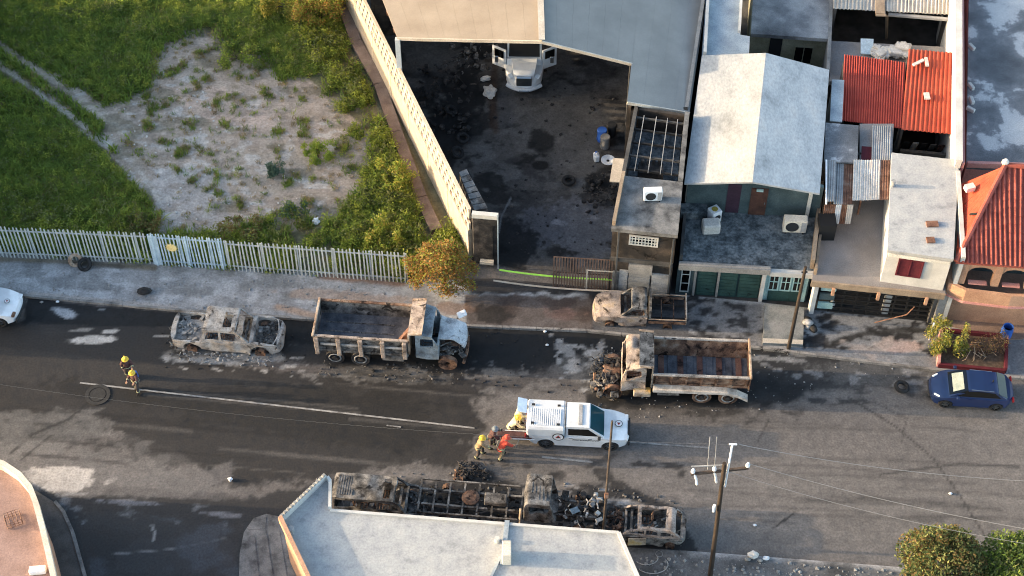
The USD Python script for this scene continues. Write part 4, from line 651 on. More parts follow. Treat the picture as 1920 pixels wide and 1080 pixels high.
obj('wall', parapet([a, c], 0, 6.2, .3), 'white_wall', t); obj('coping', parapet([a, c], 6.2, 6.3, .36), 'white_wall', t); obj('trim', parapet([a + (.27, 0), c + (.27, 0)], 0, 6.05, .14), 'pink_trim', t)
obj('lower_wall', parapet([c - (0, .25), at2(1787, 545, 3.0)], 0, 5.75, .22), 'white_wall', t)

# ---------------------------------------------------------------- right: mottled flat roof, orange tiled house
t = thing('flat_roof_house', 'house with a wide mottled blue-grey flat roof at the upper right corner', 'house')
pl = [at2(*q, 5.0) for q in ((1812, 312), (2100, 330), (2100, -90), (1818, -90))]; obj('wall', block_px(pl, 0, 4.8), 'pink_trim', t); obj('roof', block_px(pl, 4.8, 5.0), 'mottled_roof', t); obj('parapet', parapet([pl[0], pl[0] + (11, -.5)], 5.0, 5.35, .18), 'pink_trim', t)
rr = random.Random(9)
for k, (px, py) in enumerate(((1822, 88), (1821, 162), (1822, 188), (1820, 205))): b = MB(); b.box(at(px, py, 5.1), (.2, .5, .25), rr.random(), bev=.03); obj('roof_block', b, 'white_wall', t)
t = thing('orange_house', 'orange house with a hipped clay-tile roof and arched balcony', 'house')
ap, ap2 = np.array(at(1884, 312, 7.2)), np.array(at(2100, 330, 7.2)); cl, cr = np.array(at(1792, 492, 5.3)), np.array(at(2050, 530, 5.3)); clb = np.array(at(1802, 345, 5.3)); sw = np.array(at(1800, 345, 5.4))
e0, e1 = cl, np.array(at(1835, 508, 5.3)); crr = np.array(at(2060, 512, 5.3))
# front slope in tile columns, each cut off by the hip on its left
dirn = (crr - e1) / np.linalg.norm(crr - e1); cols = 30; side = MB(); nt = 0
up = (ap2 - crr); L = np.linalg.norm(crr - e0)
fe = lambda w: e0 + (crr - e0) * w
for i in range(cols):
    w = (i + .5) / cols; p0 = fe(w); wtop = ap + (ap2 - ap) * np.clip((w - .36) / .64, 0, 1)
    if w < .36: p1 = lerp(e0, ap, w / .36)
    else: p1 = ap + (ap2 - ap) * (w - .36) / .64
    wd = L / cols; xd = (crr - e0) / L; k = max(1, int(np.linalg.norm(p1 - p0) / .45)); nrm = np.cross(xd, p1 - p0); nrm /= np.linalg.norm(nrm)
    for j in range(k):
        q0, q1 = lerp(p0, p1, j / k), lerp(p0, p1, (j + 1.12) / k if j < k - 1 else 1); v = []; g = [(-.5, -.01), (-.32, .02), (-.2, .075), (0, .105), (.2, .075), (.32, .02), (.5, -.01)]
        for q, lift in ((q0, .03), (q1, .0)): v += [q + xd * wd * a + nrm * (h + lift) for a, h in g]
        f = [];
        for m in range(6): f += [[m, m + 1, 8 + m], [m, 8 + m, 7 + m]]
        v += [q0 + xd * wd * a + nrm * (h - .02) for a, h in g]
        for m in range(6): f += [[14 + m, 15 + m, m + 1], [14 + m, m + 1, m]]
        if nt < 296: b = MB(); b.add(v, f); obj('roof_tile', b, 'clay_tile', t); nt += 1
        else: side.add(v, f)
side.n and obj('upper_tiles', side, 'clay_tile', t, kind='stuff')
b = MB(); b.slab([e0, crr, ap2, ap], .1); b.slab([e0, ap, clb], .1); obj('roof', b, 'clay_tile', t)
n = 9
for i in range(n):
    a0, a1 = lerp(e0, clb, i / n), lerp(e0, clb, (i + .96) / n); s = lambda w: ap
    b = MB(); b.slab([a1 + (0, 0, .03), a0 + (0, 0, .03), lerp(a0, ap, .985) + (0, 0, .05), lerp(a1, ap, .985) + (0, 0, .05)], .05); obj('side_tile_row', b, 'orange_metal', t)
b = MB(); b.tube([e0 + (0, 0, .08), ap + (0, 0, .1)], .14, 8); obj('hip_ridge', b, 'clay_tile', t); b = MB(); b.tube([ap + (0, 0, .1), ap2 + (0, 0, .1)], .14, 8); obj('ridge', b, 'clay_tile', t)
b = MB(); b.box(at(1818, 352, 6.1), (.5, .35, .3), .3); obj('roof_box', b, 'pale_stucco', t); b = MB(); b.tube([at(1818, 402, 6.0), at(1835, 400, 6.3)], .06, 6); obj('roof_pipe', b, 'black', t)
b = MB(); b.lathe([(0, 0), (.16, 0), (.2, .15), (.1, .3), (0, .32)], ap + (.0, .1, .1), 10); obj('finial', b, 'pale_stucco', t)
# arched balcony front: west return + south front
OF = Face(at2(1806, 520, 4.6) + (0, -.2), at2(2060, 545, 4.6) + (0, -.2))
OF = Face(e0[:2] + (.4, .1), crr[:2] + (0, .1)); zb = 2.9
def arcade(Fc, spans, pl):
    for (u0, u1, arch) in spans:
        if arch:
            m = []; k = 8; zs, zc = zb + .7, zb + 1.55
            b = MB(); us = np.linspace(u0, u1, k + 1); hh = lambda u: zc + .45 * math.sqrt(max(0, 1 - ((u - (u0 + u1) / 2) / ((u1 - u0) / 2)) ** 2))
            for a, c in zip(us[:-1], us[1:]):
                b.hexa([Fc.p(a, hh(a), .0), Fc.p(c, hh(c), .0), Fc.p(c, hh(c), -.18), Fc.p(a, hh(a), -.18)], [Fc.p(a, 5.25, .0), Fc.p(c, 5.25, .0), Fc.p(c, 5.25, -.18), Fc.p(a, 5.25, -.18)])
            obj('arch', b, 'orange_wall', pl)
            obj('balcony_dip', Fc.box(u0 + .2, u1 - .2, zb + .65, zb + .73, -.2, .06), 'pink_trim', pl)
        else: obj('pier', Fc.box(u0, u1, zb + .6, 5.25, -.25, .03), 'orange_wall', pl)
arcade(OF, [(0, .4, 0), (.4, 1.75, 1), (1.75, 2.15, 0), (2.15, 3.45, 1), (3.45, 3.85, 0), (3.85, 5.2, 1), (5.2, 5.6, 0)], t)
bay = [OF.p(-.4, 0, -1.4), OF.p(-.3, 0, .0), OF.p(.5, 0, .42), OF.p(2.8, 0, .55), OF.p(5.6, 0, .3), OF.p(OF.L, 0, .3)]
obj('balcony_wall', parapet(bay, zb - .2, zb + .65, .18), 'orange_wall', t); obj('balcony_trim', parapet(bay, zb - .35, zb - .2, .26), 'pink_trim', t); obj('balcony_slab', block_px([q for q in bay] + [OF.p(OF.L, 0, -1.4)], zb - .34, zb - .21), 'salmon_paving', t)
WF = Face(clb[:2] + (.45, -.3), e0[:2] + (.3, .5)); arcade(WF, [(WF.L - 1.5, WF.L - .3, 1), (0, WF.L - 1.5, 0)], t); obj('balcony_wall', WF.box(0, WF.L + .2, zb - .2, zb + .63, -.15, .25), 'orange_wall', t)
obj('rear_wall', OF.box(.1, OF.L, .1, 5.2, -1.7, -1.5), 'teal_wall', t); obj('balcony_floor', OF.box(0, OF.L, zb - .2, zb - .02, -1.7, -.16), 'salmon_paving', t)
obj('ground_wall', OF.box(.1, 5.3, .1, zb - .2, -1.45, -.2), 'orange_wall', t); obj('vent_window', OF.box(1.3, 3.9, 1.7, 2.3, -.199, -.14), 'pane_dark', t)
for k in range(6): obj('vent_bar', OF.box(1.35 + k * .42, 1.6 + k * .42, 1.72, 2.28, -.139, -.12), 'dark_concrete', t)
obj('trim', OF.box(5.3, 5.6, .1, zb - .2, -1.4, -.1), 'pink_trim', t)
b = block_px(PX((1768, 612), (1884, 640), (1912, 640), (2050, 600), (2050, 560), (1775, 545)), .1, .19); obj('forecourt', b, 'salmon_paving', kind='structure')

# ---------------------------------------------------------------- bottom centre: white flat-roofed building
t = thing('white_roof_building', 'orange-walled building with a broad white flat roof and pointed corner at the bottom', 'building'); z = 3.9
pp = [at2(*q, z) for q in ((527, 978), (611, 898), (620, 903), (619, 958), (1160, 1000), (1225, 1150), (608, 1150))]
obj('wall', block_px([pp[0] + (.05, .0), pp[1] + (0, -.06), pp[2] + (-.02, -.04), pp[3] + (-.02, -.15), pp[4] + (-.12, -.12), pp[5] + (-.12, 0), pp[6] + (.05, 0)], 0, z - .25), 'orange_wall', t); obj('roof', block_px(pp, z - .25, z), 'white_roof', t)
obj('parapet', parapet([pp[6], pp[0]], z, z + .5, .2), 'orange_wall', t); obj('parapet', parapet([pp[0], pp[1]], z, z + .4, .16), 'white_wall', t); obj('parapet', parapet([pp[1] + (.1, -.05), pp[2] + (0, -.1), pp[3] + (0, .05)], z, z + .32, .14), 'white_wall', t); obj('parapet', parapet([pp[3], pp[4]], z, z + .1, .14), 'white_wall', t); obj('parapet', parapet([pp[4], pp[5]], z, z + .12, .16), 'white_wall', t)
for i in range(14): c = lerp(pp[0], pp[1], (i + .5) / 14); b = MB(); b.box((*c, z + .44), (.13, .13, .09), .9); obj('parapet_block', b, 'concrete', t)
b = MB(); b.bar((*at2(951, 978, z), z + .06), (*at2(942, 1060, z), z + .06), .22, .14); obj('roof_duct', b, 'blue_roof', t); b = MB(); b.bar((*at2(938, 1046, z), z + .05), (*at2(908, 1110, z), z + .05), .12, .1); obj('roof_duct', b, 'blue_roof', t)
b = MB(); b.box((*at2(950, 1046, z), z + .45), (.42, .8, .9), bev=.03); obj('chimney_box', b, 'cream_wall', t); b = MB(); b.cyl((*at2(932, 1015, z), z + .15), .12, .3, n=10); obj('vent', b, 'white_wall', t); b = MB(); b.cyl((*at2(546, 998, z), z + .2), .16, .4, n=10); obj('vent', b, 'grey_metal', t)

# ---------------------------------------------------------------- bottom left: terrace with a rounded white parapet
t = thing('corner_building', 'building with a salmon roof terrace and rounded white parapet at the bottom left', 'building'); z = 3.6
cv = [at2(*q, z + .5) for q in ((-140, 835), (-30, 856), (5, 868), (35, 888), (55, 912), (66, 940), (78, 985), (90, 1035), (104, 1100), (112, 1140))]
obj('wall', block_px(cv + [np.array([-48, cv[-1][1]]), np.array([-48, cv[0][1] + .5])], 0, z - .2), 'orange_wall', t); obj('roof', block_px([c for c in cv] + [np.array([-48, cv[-1][1]]), np.array([-48, cv[0][1] + .5])], z - .2, z), 'salmon_roof', t); obj('parapet', parapet(cv, z, z + .5, .26), 'cream_wall', t)
cr_ = thing('wire_crate', 'rusty wire crate on the salmon roof terrace', 'crate', None, at(27, 978, z), .4); 
for k in range(5): b = MB(); x0 = -.35 + .175 * k; b.tube([(x0, -.3, .02), (x0, -.3, .45), (x0, .3, .45), (x0, .3, .02)], .018, 4); obj('wire', b, 'rust_metal', cr_)
for zz in (.05, .25, .45): b = MB(); b.tube([(-.36, -.31, zz), (.36, -.31, zz), (.36, .31, zz), (-.36, .31, zz), (-.36, -.31, zz)], .018, 4); obj('frame', b, 'rust_metal', cr_)
b = MB(); b.box((*at2(72, 1072, z), z + .15), (.75, .35, .3), .1, bev=.04); obj('roof_box', b, 'plastic_white', label='white box beside the parapet at the bottom of the salmon terrace', category='box')

# ---------------------------------------------------------------- houses west of the lot, outside the picture: their shade lies on lot and road
for i, (x0, y0, x1, y1, h) in enumerate(((-47, -3.4, -33.2, 6.5, 5.5), (-47, 6.9, -33.4, 15.5, 5.9), (-48, 15.9, -33.0, 22.9, 6.1))):
    t = thing('west_house', ('tall flat-roofed house', 'middle flat-roofed house', 'northern flat-roofed house')[i] + ' outside the picture, west of the overgrown lot', 'house', 'houses west of the lot'); b = MB(); b.bb(x0, x1, y0, y1, 0, h - .3); obj('wall', b, 'pale_stucco', t); b = MB(); b.bb(x0 - .1, x1 + .1, y0 - .1, y1 + .1, h - .3, h); obj('roof', b, 'grey_roof', t)
    F = Face((x1, y0), (x1, y1))
    for k in range(3): F.window(t, F.L * (.1 + .3 * k), F.L * (.3 + .3 * k), 1.0, 2.2, 'white_wall', 'pane_dark', 2, 1)
# ---------------------------------------------------------------- vehicles: x forward, z up, the ground at z = 0
def extr(prof, w, off=0.0):
    c = CrossSection([np.array(ccw(prof), float)])
    if off: c = c.offset(off, JoinType.Miter)
    return c.extrude(w).transform(np.array([[1.0, 0, 0, 0], [0, 0, -1, w / 2], [0, 1, 0, 0]]))
def mbox(x0, x1, y0, y1, z0, z1): return Manifold.cube((x1 - x0, y1 - y0, z1 - z0)).translate((x0, y0, z0))
def plan(m, L, fr=.16, rr=.10, xf=.55, zb=9., zt=10., tum=0.0, edge=.12):
    """Rounds a body in plan at its ends and leans its sides in above zb."""
    h = L / 2
    def f(p):
        p = np.array(p); x, y, z = p.T
        s = 1 - fr * np.clip((x - xf * h) / (h - xf * h), 0, 1) ** 2 - rr * np.clip((-x - .7 * h) / (.3 * h), 0, 1) ** 2
        s = s * (1 - tum * np.clip((z - zb) / (zt - zb), 0, 1)); ym = np.abs(y).max() + 1e-6
        x2 = x - np.sign(x) * edge * np.clip(np.abs(x) / h - .5, 0, 1) * 2 * (np.abs(y) / ym) ** 4
        return np.stack([x2, y * s, z], -1)
    return m.refine_to_length(.16).warp_batch(f)
def wheel_parts(t, x, y, r, w, burnt=False, dual=False, lab=None):
    s = 1 if y > 0 else -1
    if burnt:
        b = MB(); rr = r * .68; b.lathe([(rr * .25, 0), (rr * .3, w * .2), (rr * .8, w * .12), (rr, w * .5), (rr, -w * .5), (rr * .8, -w * .4), (rr * .3, -w * .3), (rr * .25, 0)], (0, 0, 0), 18, 'y').moved((x, y, rr + .02)); return obj('wheel', b, 'burnt_rust', t, 40)
    b = MB(); b.lathe([(r * .62, -w / 2), (r * .93, -w / 2), (r, -w * .36), (r, w * .36), (r * .93, w / 2), (r * .62, w / 2)], (x, y, r), 22, 'y'); wh = obj('wheel', b, 'rubber', t, 40)
    b = MB(); b.lathe([(0, -s * w * .34), (r * .15, -s * w * .36), (r * .2, -s * w * .28), (r * .56, -s * w * .34), (r * .63, -s * w * .48), (r * .63, s * w * .2)], (x, y, r), 20, 'y'); obj('rim', b, 'rim', wh)
    for k in range(5):
        a = k * 2 * PI / 5; b = MB(); b.bar((x + r * .12 * math.cos(a), y + s * w * .42, r + r * .12 * math.sin(a)), (x + r * .56 * math.cos(a), y + s * w * .44, r + r * .56 * math.sin(a)), .05, .03); obj('spoke', b, 'chrome', wh)
    return wh
def junk(bounds, n, seed, bars=True, size=1.0):
    rr = random.Random(seed); b = MB(); x0, x1, y0, y1, z0, z1 = bounds; u = lambda a, c: rr.uniform(a, c)
    for k in range(n):
        p = np.array([u(x0, x1), u(y0, y1), u(z0, z1)]); kind = rr.random()
        if kind < .45 and bars:
            d = np.array([u(-1, 1), u(-1, 1), u(-.35, .5)]) * u(.15, .45) * size; m = p + d * .5 + np.array([u(-.1, .1), u(-.1, .1), u(0, .12)]); b.tube([p, m, p + d], u(.012, .035) * size, 5)
        elif kind < .8: b.box(p, (u(.05, .3) * size, u(.05, .3) * size, u(.03, .18) * size), u(0, 3), u(-.6, .6), u(-.6, .6), bev=.02)
        else: b.cyl(p, u(.05, .13) * size, u(.05, .2) * size, rr.choice('xyz'), 9)
    return b
def seat(t, x, y, z, mat='burnt_rust'):
    b = MB(); 
    for k in range(4): b.bar((x - .25 + .16 * k, y - .22, z + .2), (x - .25 + .16 * k, y + .22, z + .2), .03)
    for s in (-1, 1): b.tube([(x + .26, y + s * .22, z + .2), (x - .25, y + s * .22, z + .2), (x - .4, y + s * .2, z + .75)], .025, 5)
    b.bar((x - .4, y - .2, z + .75), (x - .4, y + .2, z + .75), .04); b.bar((x - .33, y - .2, z + .5), (x - .33, y + .2, z + .5), .03); obj('seat_frame', b, mat, t)
def car(nm, lab, cat, px, py, head, L, W, lower, upper, wx, wr, mat, burnt=False, group=None, side=(), bed=None, engine=None, cabin=None, wheels=True, roofmat=None, drop=0.0, glassm='glass_dark', hoodcut=None, sunroof=None, seed=1, roofless=0, tum=.16, rr=.1, fr=.16, z=.02, seats=(), junk_n=40, junkmat='burnt_rust'):
    """A car body from its side outlines; burnt: a hollow shell without glass."""
    t = thing(nm, lab, cat, group, at(px, py, z) - (0, 0, drop), head)
    zb, zt = min(p[1] for p in upper), max(p[1] for p in upper)
    body = plan(extr(lower, W), L, edge=.18, rr=rr, fr=fr)
    for x in wx:
        for s in (-1, 1): body = body - Manifold.cylinder(.3, wr * 1.18, circular_segments=24).rotate((90, 0, 0)).translate((x, s * (W / 2 - .12) + .15, wr * .98))
    cab = plan(extr(upper, W - .1), L, zb=zb, zt=zt, tum=tum, edge=.05, fr=.05, rr=.03 if rr < .15 else .12)
    if bed: body = body - mbox(bed[0], bed[1], -W / 2 + .1, W / 2 - .1, bed[2], 3)
    if not burnt:
        o = obj('body', body, mat, t, 35); obj('cabin', cab, roofmat or mat, t, 35)
        plus = plan(extr(upper, W - .1 + .024, .012), L, zb=zb, zt=zt, tum=tum, edge=.05, fr=.05, rr=.03 if rr < .15 else .12); shell = plus - plan(extr(upper, W - .16, -.02), L, zb=zb, zt=zt, tum=tum, edge=.05, fr=.05, rr=.03 if rr < .15 else .12)
        for q in side:
            pr = extr(q, W + .4)
            for s in (-1, 1): obj('side_window', (shell ^ pr) ^ mbox(-9, 9, min(0, s * 3) + (.45 if s > 0 else 0), max(0, s * 3) - (.45 if s < 0 else 0), 0, 4), 'pane_dark', t)
        for nm2, (p, q) in (('windscreen', (upper[-1], upper[-2])), ('rear_window', (upper[0], upper[1]))):
            p, q = np.array(p), np.array(q); d = (q - p) / np.linalg.norm(q - p); n = np.array([-d[1], d[0]]); p2, q2 = p + d * .06, q - d * .07; hw = W / 2 * .8
            obj(nm2, shell ^ (extr([p2 - n * .1, q2 - n * .1, q2 + n * .1, p2 + n * .1], hw * 2)), glassm, t)
    else:
        ins = plan(extr(upper, W - .2, -.05), L, zb=zb, zt=zt, tum=tum, edge=.05, fr=.05, rr=.03 if rr < .15 else .12); cab = cab - ins - mbox(-9, 9, -W / 2 + .16, W / 2 - .16, zb - .2, zb + .12)
        for q in side: cab = cab - extr(q, W + .4)
        for p, q in ((upper[-1], upper[-2]), (upper[0], upper[1])):
            p, q = np.array(p), np.array(q); d = (q - p) / np.linalg.norm(q - p); n = np.array([-d[1], d[0]]); p2, q2 = p + d * .03 - n * 0, q - d * .08
            cab = cab - extr([p2 - n * .3, q2 - n * .3, q2 + n * .3, p2 + n * .3], (W / 2 - .22) * 2)
        if sunroof: cab = cab - mbox(sunroof[0], sunroof[1], -sunroof[2], sunroof[2], zt - .3, zt + 1)
        if cabin: body = body - mbox(cabin[0], cabin[1], -W / 2 + .12, W / 2 - .12, cabin[2], 3)
        if engine: body = body - mbox(engine[0], engine[1], -W / 2 + .14, W / 2 - .14, engine[2], 3)
        rr = np.random.RandomState(seed)
        def dent(m):
            k = rr.rand() * 9
            def f(p):
                p = np.array(p); n = meshkit.noise(p * 2.2 + k) - .5; return p + np.stack([n * .1, (meshkit.noise(p * 2.6 + k + 5) - .5) * .11, (meshkit.noise(p * 1.9 + k + 9) - .5) * .14 + (meshkit.noise(p * 5 + k) - .5) * .04], -1)
            return m.refine_to_length(.2).warp_batch(f)
        obj('body', dent(body), mat, t, 30); obj('cabin_shell', dent(cab), roofmat or mat, t, 30)
        if engine: obj('engine', junk((engine[0] + .1, engine[1] - .1, -W / 2 + .25, W / 2 - .25, engine[2] + .1, engine[2] + .42), junk_n, seed), junkmat, t, kind='stuff')
        if cabin:
            obj('cabin_debris', junk((cabin[0] + .1, cabin[1] - .1, -W / 2 + .2, W / 2 - .2, cabin[2] + .02, cabin[2] + .12), 26, seed + 1), 'ash', t, kind='stuff')
            for (sx, sy) in seats: seat(t, sx, sy, cabin[2])
            b = MB(); b.bar((cabin[1] - .25, -W / 2 + .2, cabin[2] + .5), (cabin[1] - .25, W / 2 - .2, cabin[2] + .5), .12, .1); obj('dash_beam', b, 'burnt_grey', t)
            b = MB(); g = np.linspace(0, 2 * PI, 13); b.tube(np.stack([cabin[1] - .5 + .08 * np.sin(g), .38 + .18 * np.cos(g), cabin[2] + .55 + .17 * np.sin(g)], -1), .018, 5); obj('steering_wheel', b, 'burnt_black', t)
    if wheels:
        for x in wx:
            for s in (-1, 1): wheel_parts(t, x, s * (W / 2 - .13), wr, .23, burnt)
    return t
ROADH = rad(-5.5)
LOW_PICK = lambda L, zr=1.02, zc=1.12, zh=1.02: [(-L / 2, .5), (-L / 2, zr), (-.75, zr + .03), (.95, zc), (L / 2 - .75, zh), (L / 2 - .12, zh - .12), (L / 2, .72), (L / 2 - .03, .42), (L / 2 - .4, .3), (-L / 2 + .3, .35)]
# rescue pickup with canopy
L = 5.25
t = car('rescue_pickup', 'white rescue pickup with ribbed canopy roof, round emblems and open rear hatch in mid street', 'pickup truck', 1083, 815, rad(-3.2), L, 1.86, LOW_PICK(L), [(-.62, 1.0), (-.62, 1.74), (-.5, 1.78), (.55, 1.78), (1.35, 1.06)], (-1.6, 1.66), .38, 'car_white', side=[[(-.48, 1.2), (-.5, 1.62), (.5, 1.64), (1.05, 1.18)]], bed=(-2.5, -.7, .8), glassm='glass_teal', tum=.14)
b = MB(); b.bb(-2.6, -.66, -.925, .925, 1.0, 1.75, .1); obj('canopy', b, 'car_white', t, 30)
for k in range(15): b = MB(); b.bb(-2.42 + .105 * k, -2.36 + .105 * k, -.72, .3, 1.752, 1.785); obj('roof_slat', b, 'plastic_white', t)
for (x, y) in ((-2.3, -.62), (-2.3, .5), (-1.0, -.66), (-1.0, .5)): b = MB(); b.bb(x - .08, x + .08, y - .06, y + .06, 1.786, 1.82); obj('hinge', b, 'dark_plastic', t)
b = MB(); b.bb(-.7, -.66, -.8, .8, 1.752, 1.77); obj('roof_seam', b, 'grey_metal', t); b = MB(); b.bb(.0, .2, -.62, .62, 1.785, 1.82, .01); obj('light_bar', b, 'grey_metal', t)
b = MB(); b.slab([(-2.62, -.02, 1.76), (-2.62, .84, 1.76), (-3.1, .84, 1.9), (-3.1, -.02, 1.9)][::-1], .03); obj('rear_hatch', b, 'plastic_white', t)
def emblem(t, c, r, ax):
    b = MB(); b.cyl((0, 0, 0), r, .012, 'z', 24); e = MB(); e.cyl((0, 0, .003), r * .82, .012, 'z', 24); f = MB(); f.prism(ccw([(r * .55 * math.cos(a), r * .55 * math.sin(a)) for a in (PI / 2, PI / 2 + 2.094, PI / 2 + 4.189)]), .004, .013); h = MB(); h.cyl((0, -.02, .006), r * .2, .016, 'z', 12)
    for q, m in ((b, 'dark_plastic'), (e, 'plastic_white'), (f, 'red_paint'), (h, 'dark_plastic')):
        if ax == 'side': q.moved((0, 0, 0), 0, PI / 2)
        else: q.moved((0, 0, 0), PI)
        q.moved(c)
    o = obj('emblem', b, 'dark_plastic', t); obj('disc', e, 'plastic_white', o); obj('triangle', f, 'red_paint', o); obj('dot', h, 'dark_plastic', o)
emblem(t, (-.98, -.945, 1.1), .3, 'side'); emblem(t, (2.05, .05, 1.095), .2, 'top')
b = MB(); tm = meshkit.text_mesh('PROTECCION CIVIL', .1, .004, True); tm.apply_translation([-tm.bounds.mean(0)[0], 0, 0]); b.man(tm); b.moved((0, 0, 0), 0, PI / 2).moved((.42, -.945, .86)); obj('lettering', b, 'dark_plastic', t, kind='stuff')
for s in (-1, 1):
    b = MB(); b.bb(2.36, 2.54, s * .62 - .17, s * .62 + .17, .78, .92, .03); obj('headlight', b, 'lamp_clear', t); b = MB(); b.bb(-2.68, -2.6, s * .8 - .1, s * .8 + .1, .62, .98, .02); obj('taillight', b, 'lamp_red', t)
    b = MB(); b.bb(1.0, 1.16, s * 1.02 - .1, s * 1.02 + .1, 1.16, 1.32, .03); obj('mirror', b, 'dark_plastic', t)
    for k in (-.35, .62): b = MB(); b.bb(k - .1, k + .1, s * .935 - .02, s * .935 + .02, 1.0, 1.03); obj('door_handle', b, 'chrome', t)
b = MB(); b.bb(2.55, 2.66, -.8, .8, .38, .62, .04); obj('bumper', b, 'dark_plastic', t); b = MB(); b.bb(-2.75, -2.63, -.75, .75, .42, .58, .03); obj('rear_bumper', b, 'chrome', t); b = MB(); b.bb(2.52, 2.63, -.42, .42, .66, .92, .02); obj('grille', b, 'dark_plastic', t)
# pickup at the left edge
t = car('white_pickup', 'white pickup cut off by the left picture edge, with a round bonnet emblem', 'pickup truck', -44, 583, rad(-7), L, 1.86, LOW_PICK(L), [(-.75, 1.0), (-.7, 1.74), (-.55, 1.78), (.45, 1.78), (1.25, 1.06)], (-1.6, 1.66), .38, 'car_white', side=[[(-.6, 1.2), (-.55, 1.62), (.42, 1.64), (.98, 1.18)]], bed=(-2.5, -.85, .8), glassm='glass_teal')
emblem(t, (1.95, .05, 1.1), .15, 'top'); b = MB(); b.bb(2.55, 2.66, -.8, .8, .38, .62, .04); obj('bumper', b, 'dark_plastic', t); b = MB(); b.tube([(1.0, .8, 1.1), (.9, .8, 2.0)], .02, 5); obj('aerial', b, 'black', t)
for s in (-1, 1): b = MB(); b.bb(2.36, 2.54, s * .62 - .17, s * .62 + .17, .78, .92, .03); obj('headlight', b, 'lamp_clear' if s > 0 else 'burnt_rust', t); b = MB(); b.bb(.95, 1.1, s * 1.02 - .1, s * 1.02 + .1, 1.16, 1.32, .03); obj('mirror', b, 'car_white', t)
# blue hatchback
L = 4.25
t = car('blue_car', 'dark blue car with a silvery sunshade behind its windscreen, parked beside the planter', 'car', 1815, 742, PI + rad(-4.5), L, 1.8, [(-L / 2, .45), (-L / 2, .82), (-L / 2 + .18, .96), (1.0, .98), (L / 2 - .55, .86), (L / 2 - .1, .7), (L / 2, .5), (L / 2 - .1, .24), (-L / 2 + .15, .28)], [(-1.8, .93), (-1.2, 1.29), (-.55, 1.4), (.25, 1.38), (1.25, .94)], (-1.28, 1.3), .32, 'car_blue', side=[[(-1.4, 1.02), (-1.08, 1.25), (-.5, 1.3), (.2, 1.29), (.85, 1.02)]], glassm='glass_dark', tum=.27, rr=.24, fr=.22)
b = MB(); b.slab([(.5, .54, 1.275), (.5, -.54, 1.275), (1.02, -.58, 1.04), (1.02, .58, 1.04)][::-1], .02).moved((-.01, 0, .045)); obj('sunshade', b, 'sunshade', t)
for s in (-1, 1):
    b = MB(); b.bar((-1.0, s * .64, 1.335), (.15, s * .64, 1.395), .035, .03); obj('roof_rail', b, 'chrome', t); b = MB(); b.box((1.78, s * .64, .77), (.36, .11, .08), -s * .55, bev=.03); obj('headlight', b, 'lamp_clear', t); b = MB(); b.bb(-2.12, -2.02, s * .66 - .14, s * .66 + .14, .72, .88, .02); obj('taillight', b, 'lamp_red', t)
    b = MB(); b.bb(.72, .88, s * .99 - .09, s * .99 + .09, 1.0, 1.14, .03); obj('mirror', b, 'car_blue', t)
    for k in (-.75, .15): b = MB(); b.bb(k - .09, k + .09, s * .9 - .02, s * .9 + .02, .86, .89); obj('door_handle', b, 'car_blue', t)
b = MB(); b.bb(2.03, 2.14, -.5, .5, .3, .52, .03); obj('grille', b, 'dark_plastic', t); b = MB(); b.cyl((-1.0, 0, 1.4), .03, .2, n=6); obj('aerial', b, 'black', t)
# burnt pickup, left
L = 6.0
t = car('burnt_pickup', 'burnt-out crew-cab pickup, ashen white and bare of glass, behind the rear dump truck', 'pickup truck', 432, 636, rad(-4.5), L, 1.98, LOW_PICK(L, 1.0, 1.15, 1.08), [(-1.25, 1.0), (-1.15, 1.8), (-.95, 1.86), (.55, 1.86), (1.25, 1.1)], (-1.85, 1.8), .42, 'burnt_pale', True, side=[[(-1.1, 1.16), (-1.05, 1.68), (-.3, 1.72), (-.3, 1.16)], [(-.18, 1.16), (-.18, 1.72), (.5, 1.7), (1.0, 1.16)]], bed=(-2.75, -1.35, .72), engine=(1.45, 2.72, .5), cabin=(-1.1, 1.25, .45), seats=((.2, .4), (.2, -.4), (-.6, .4), (-.6, -.4)), sunroof=(-.1, .3, .5), drop=.12, seed=3, junk_n=70, junkmat='burnt_grey')
b = MB(); g = np.linspace(-1, 1, 9); b.tube(np.stack([2.82 - .18 * g ** 2, .95 * g, .75 + 0 * g], -1), .05, 6); obj('bumper_bar', b, 'burnt_grey', t); b = MB(); b.tube(np.stack([2.7 - .18 * g ** 2, .85 * g, 1.02 + 0 * g], -1), .03, 6); obj('grille_bar', b, 'ash', t)
obj('bed_debris', junk((-2.7, -1.4, -.8, .8, .72, .85), 30, 8), 'burnt_pale', t, kind='stuff'); obj('tail_debris', junk((-3.2, -2.7, -.9, .9, .1, .75), 34, 9), 'burnt_grey', t, kind='stuff'); obj('fallen_parts', junk((-2.5, 2.6, -1.7, -.9, .1, .2), 90, 10, True, .6), 'ash', t, kind='stuff')
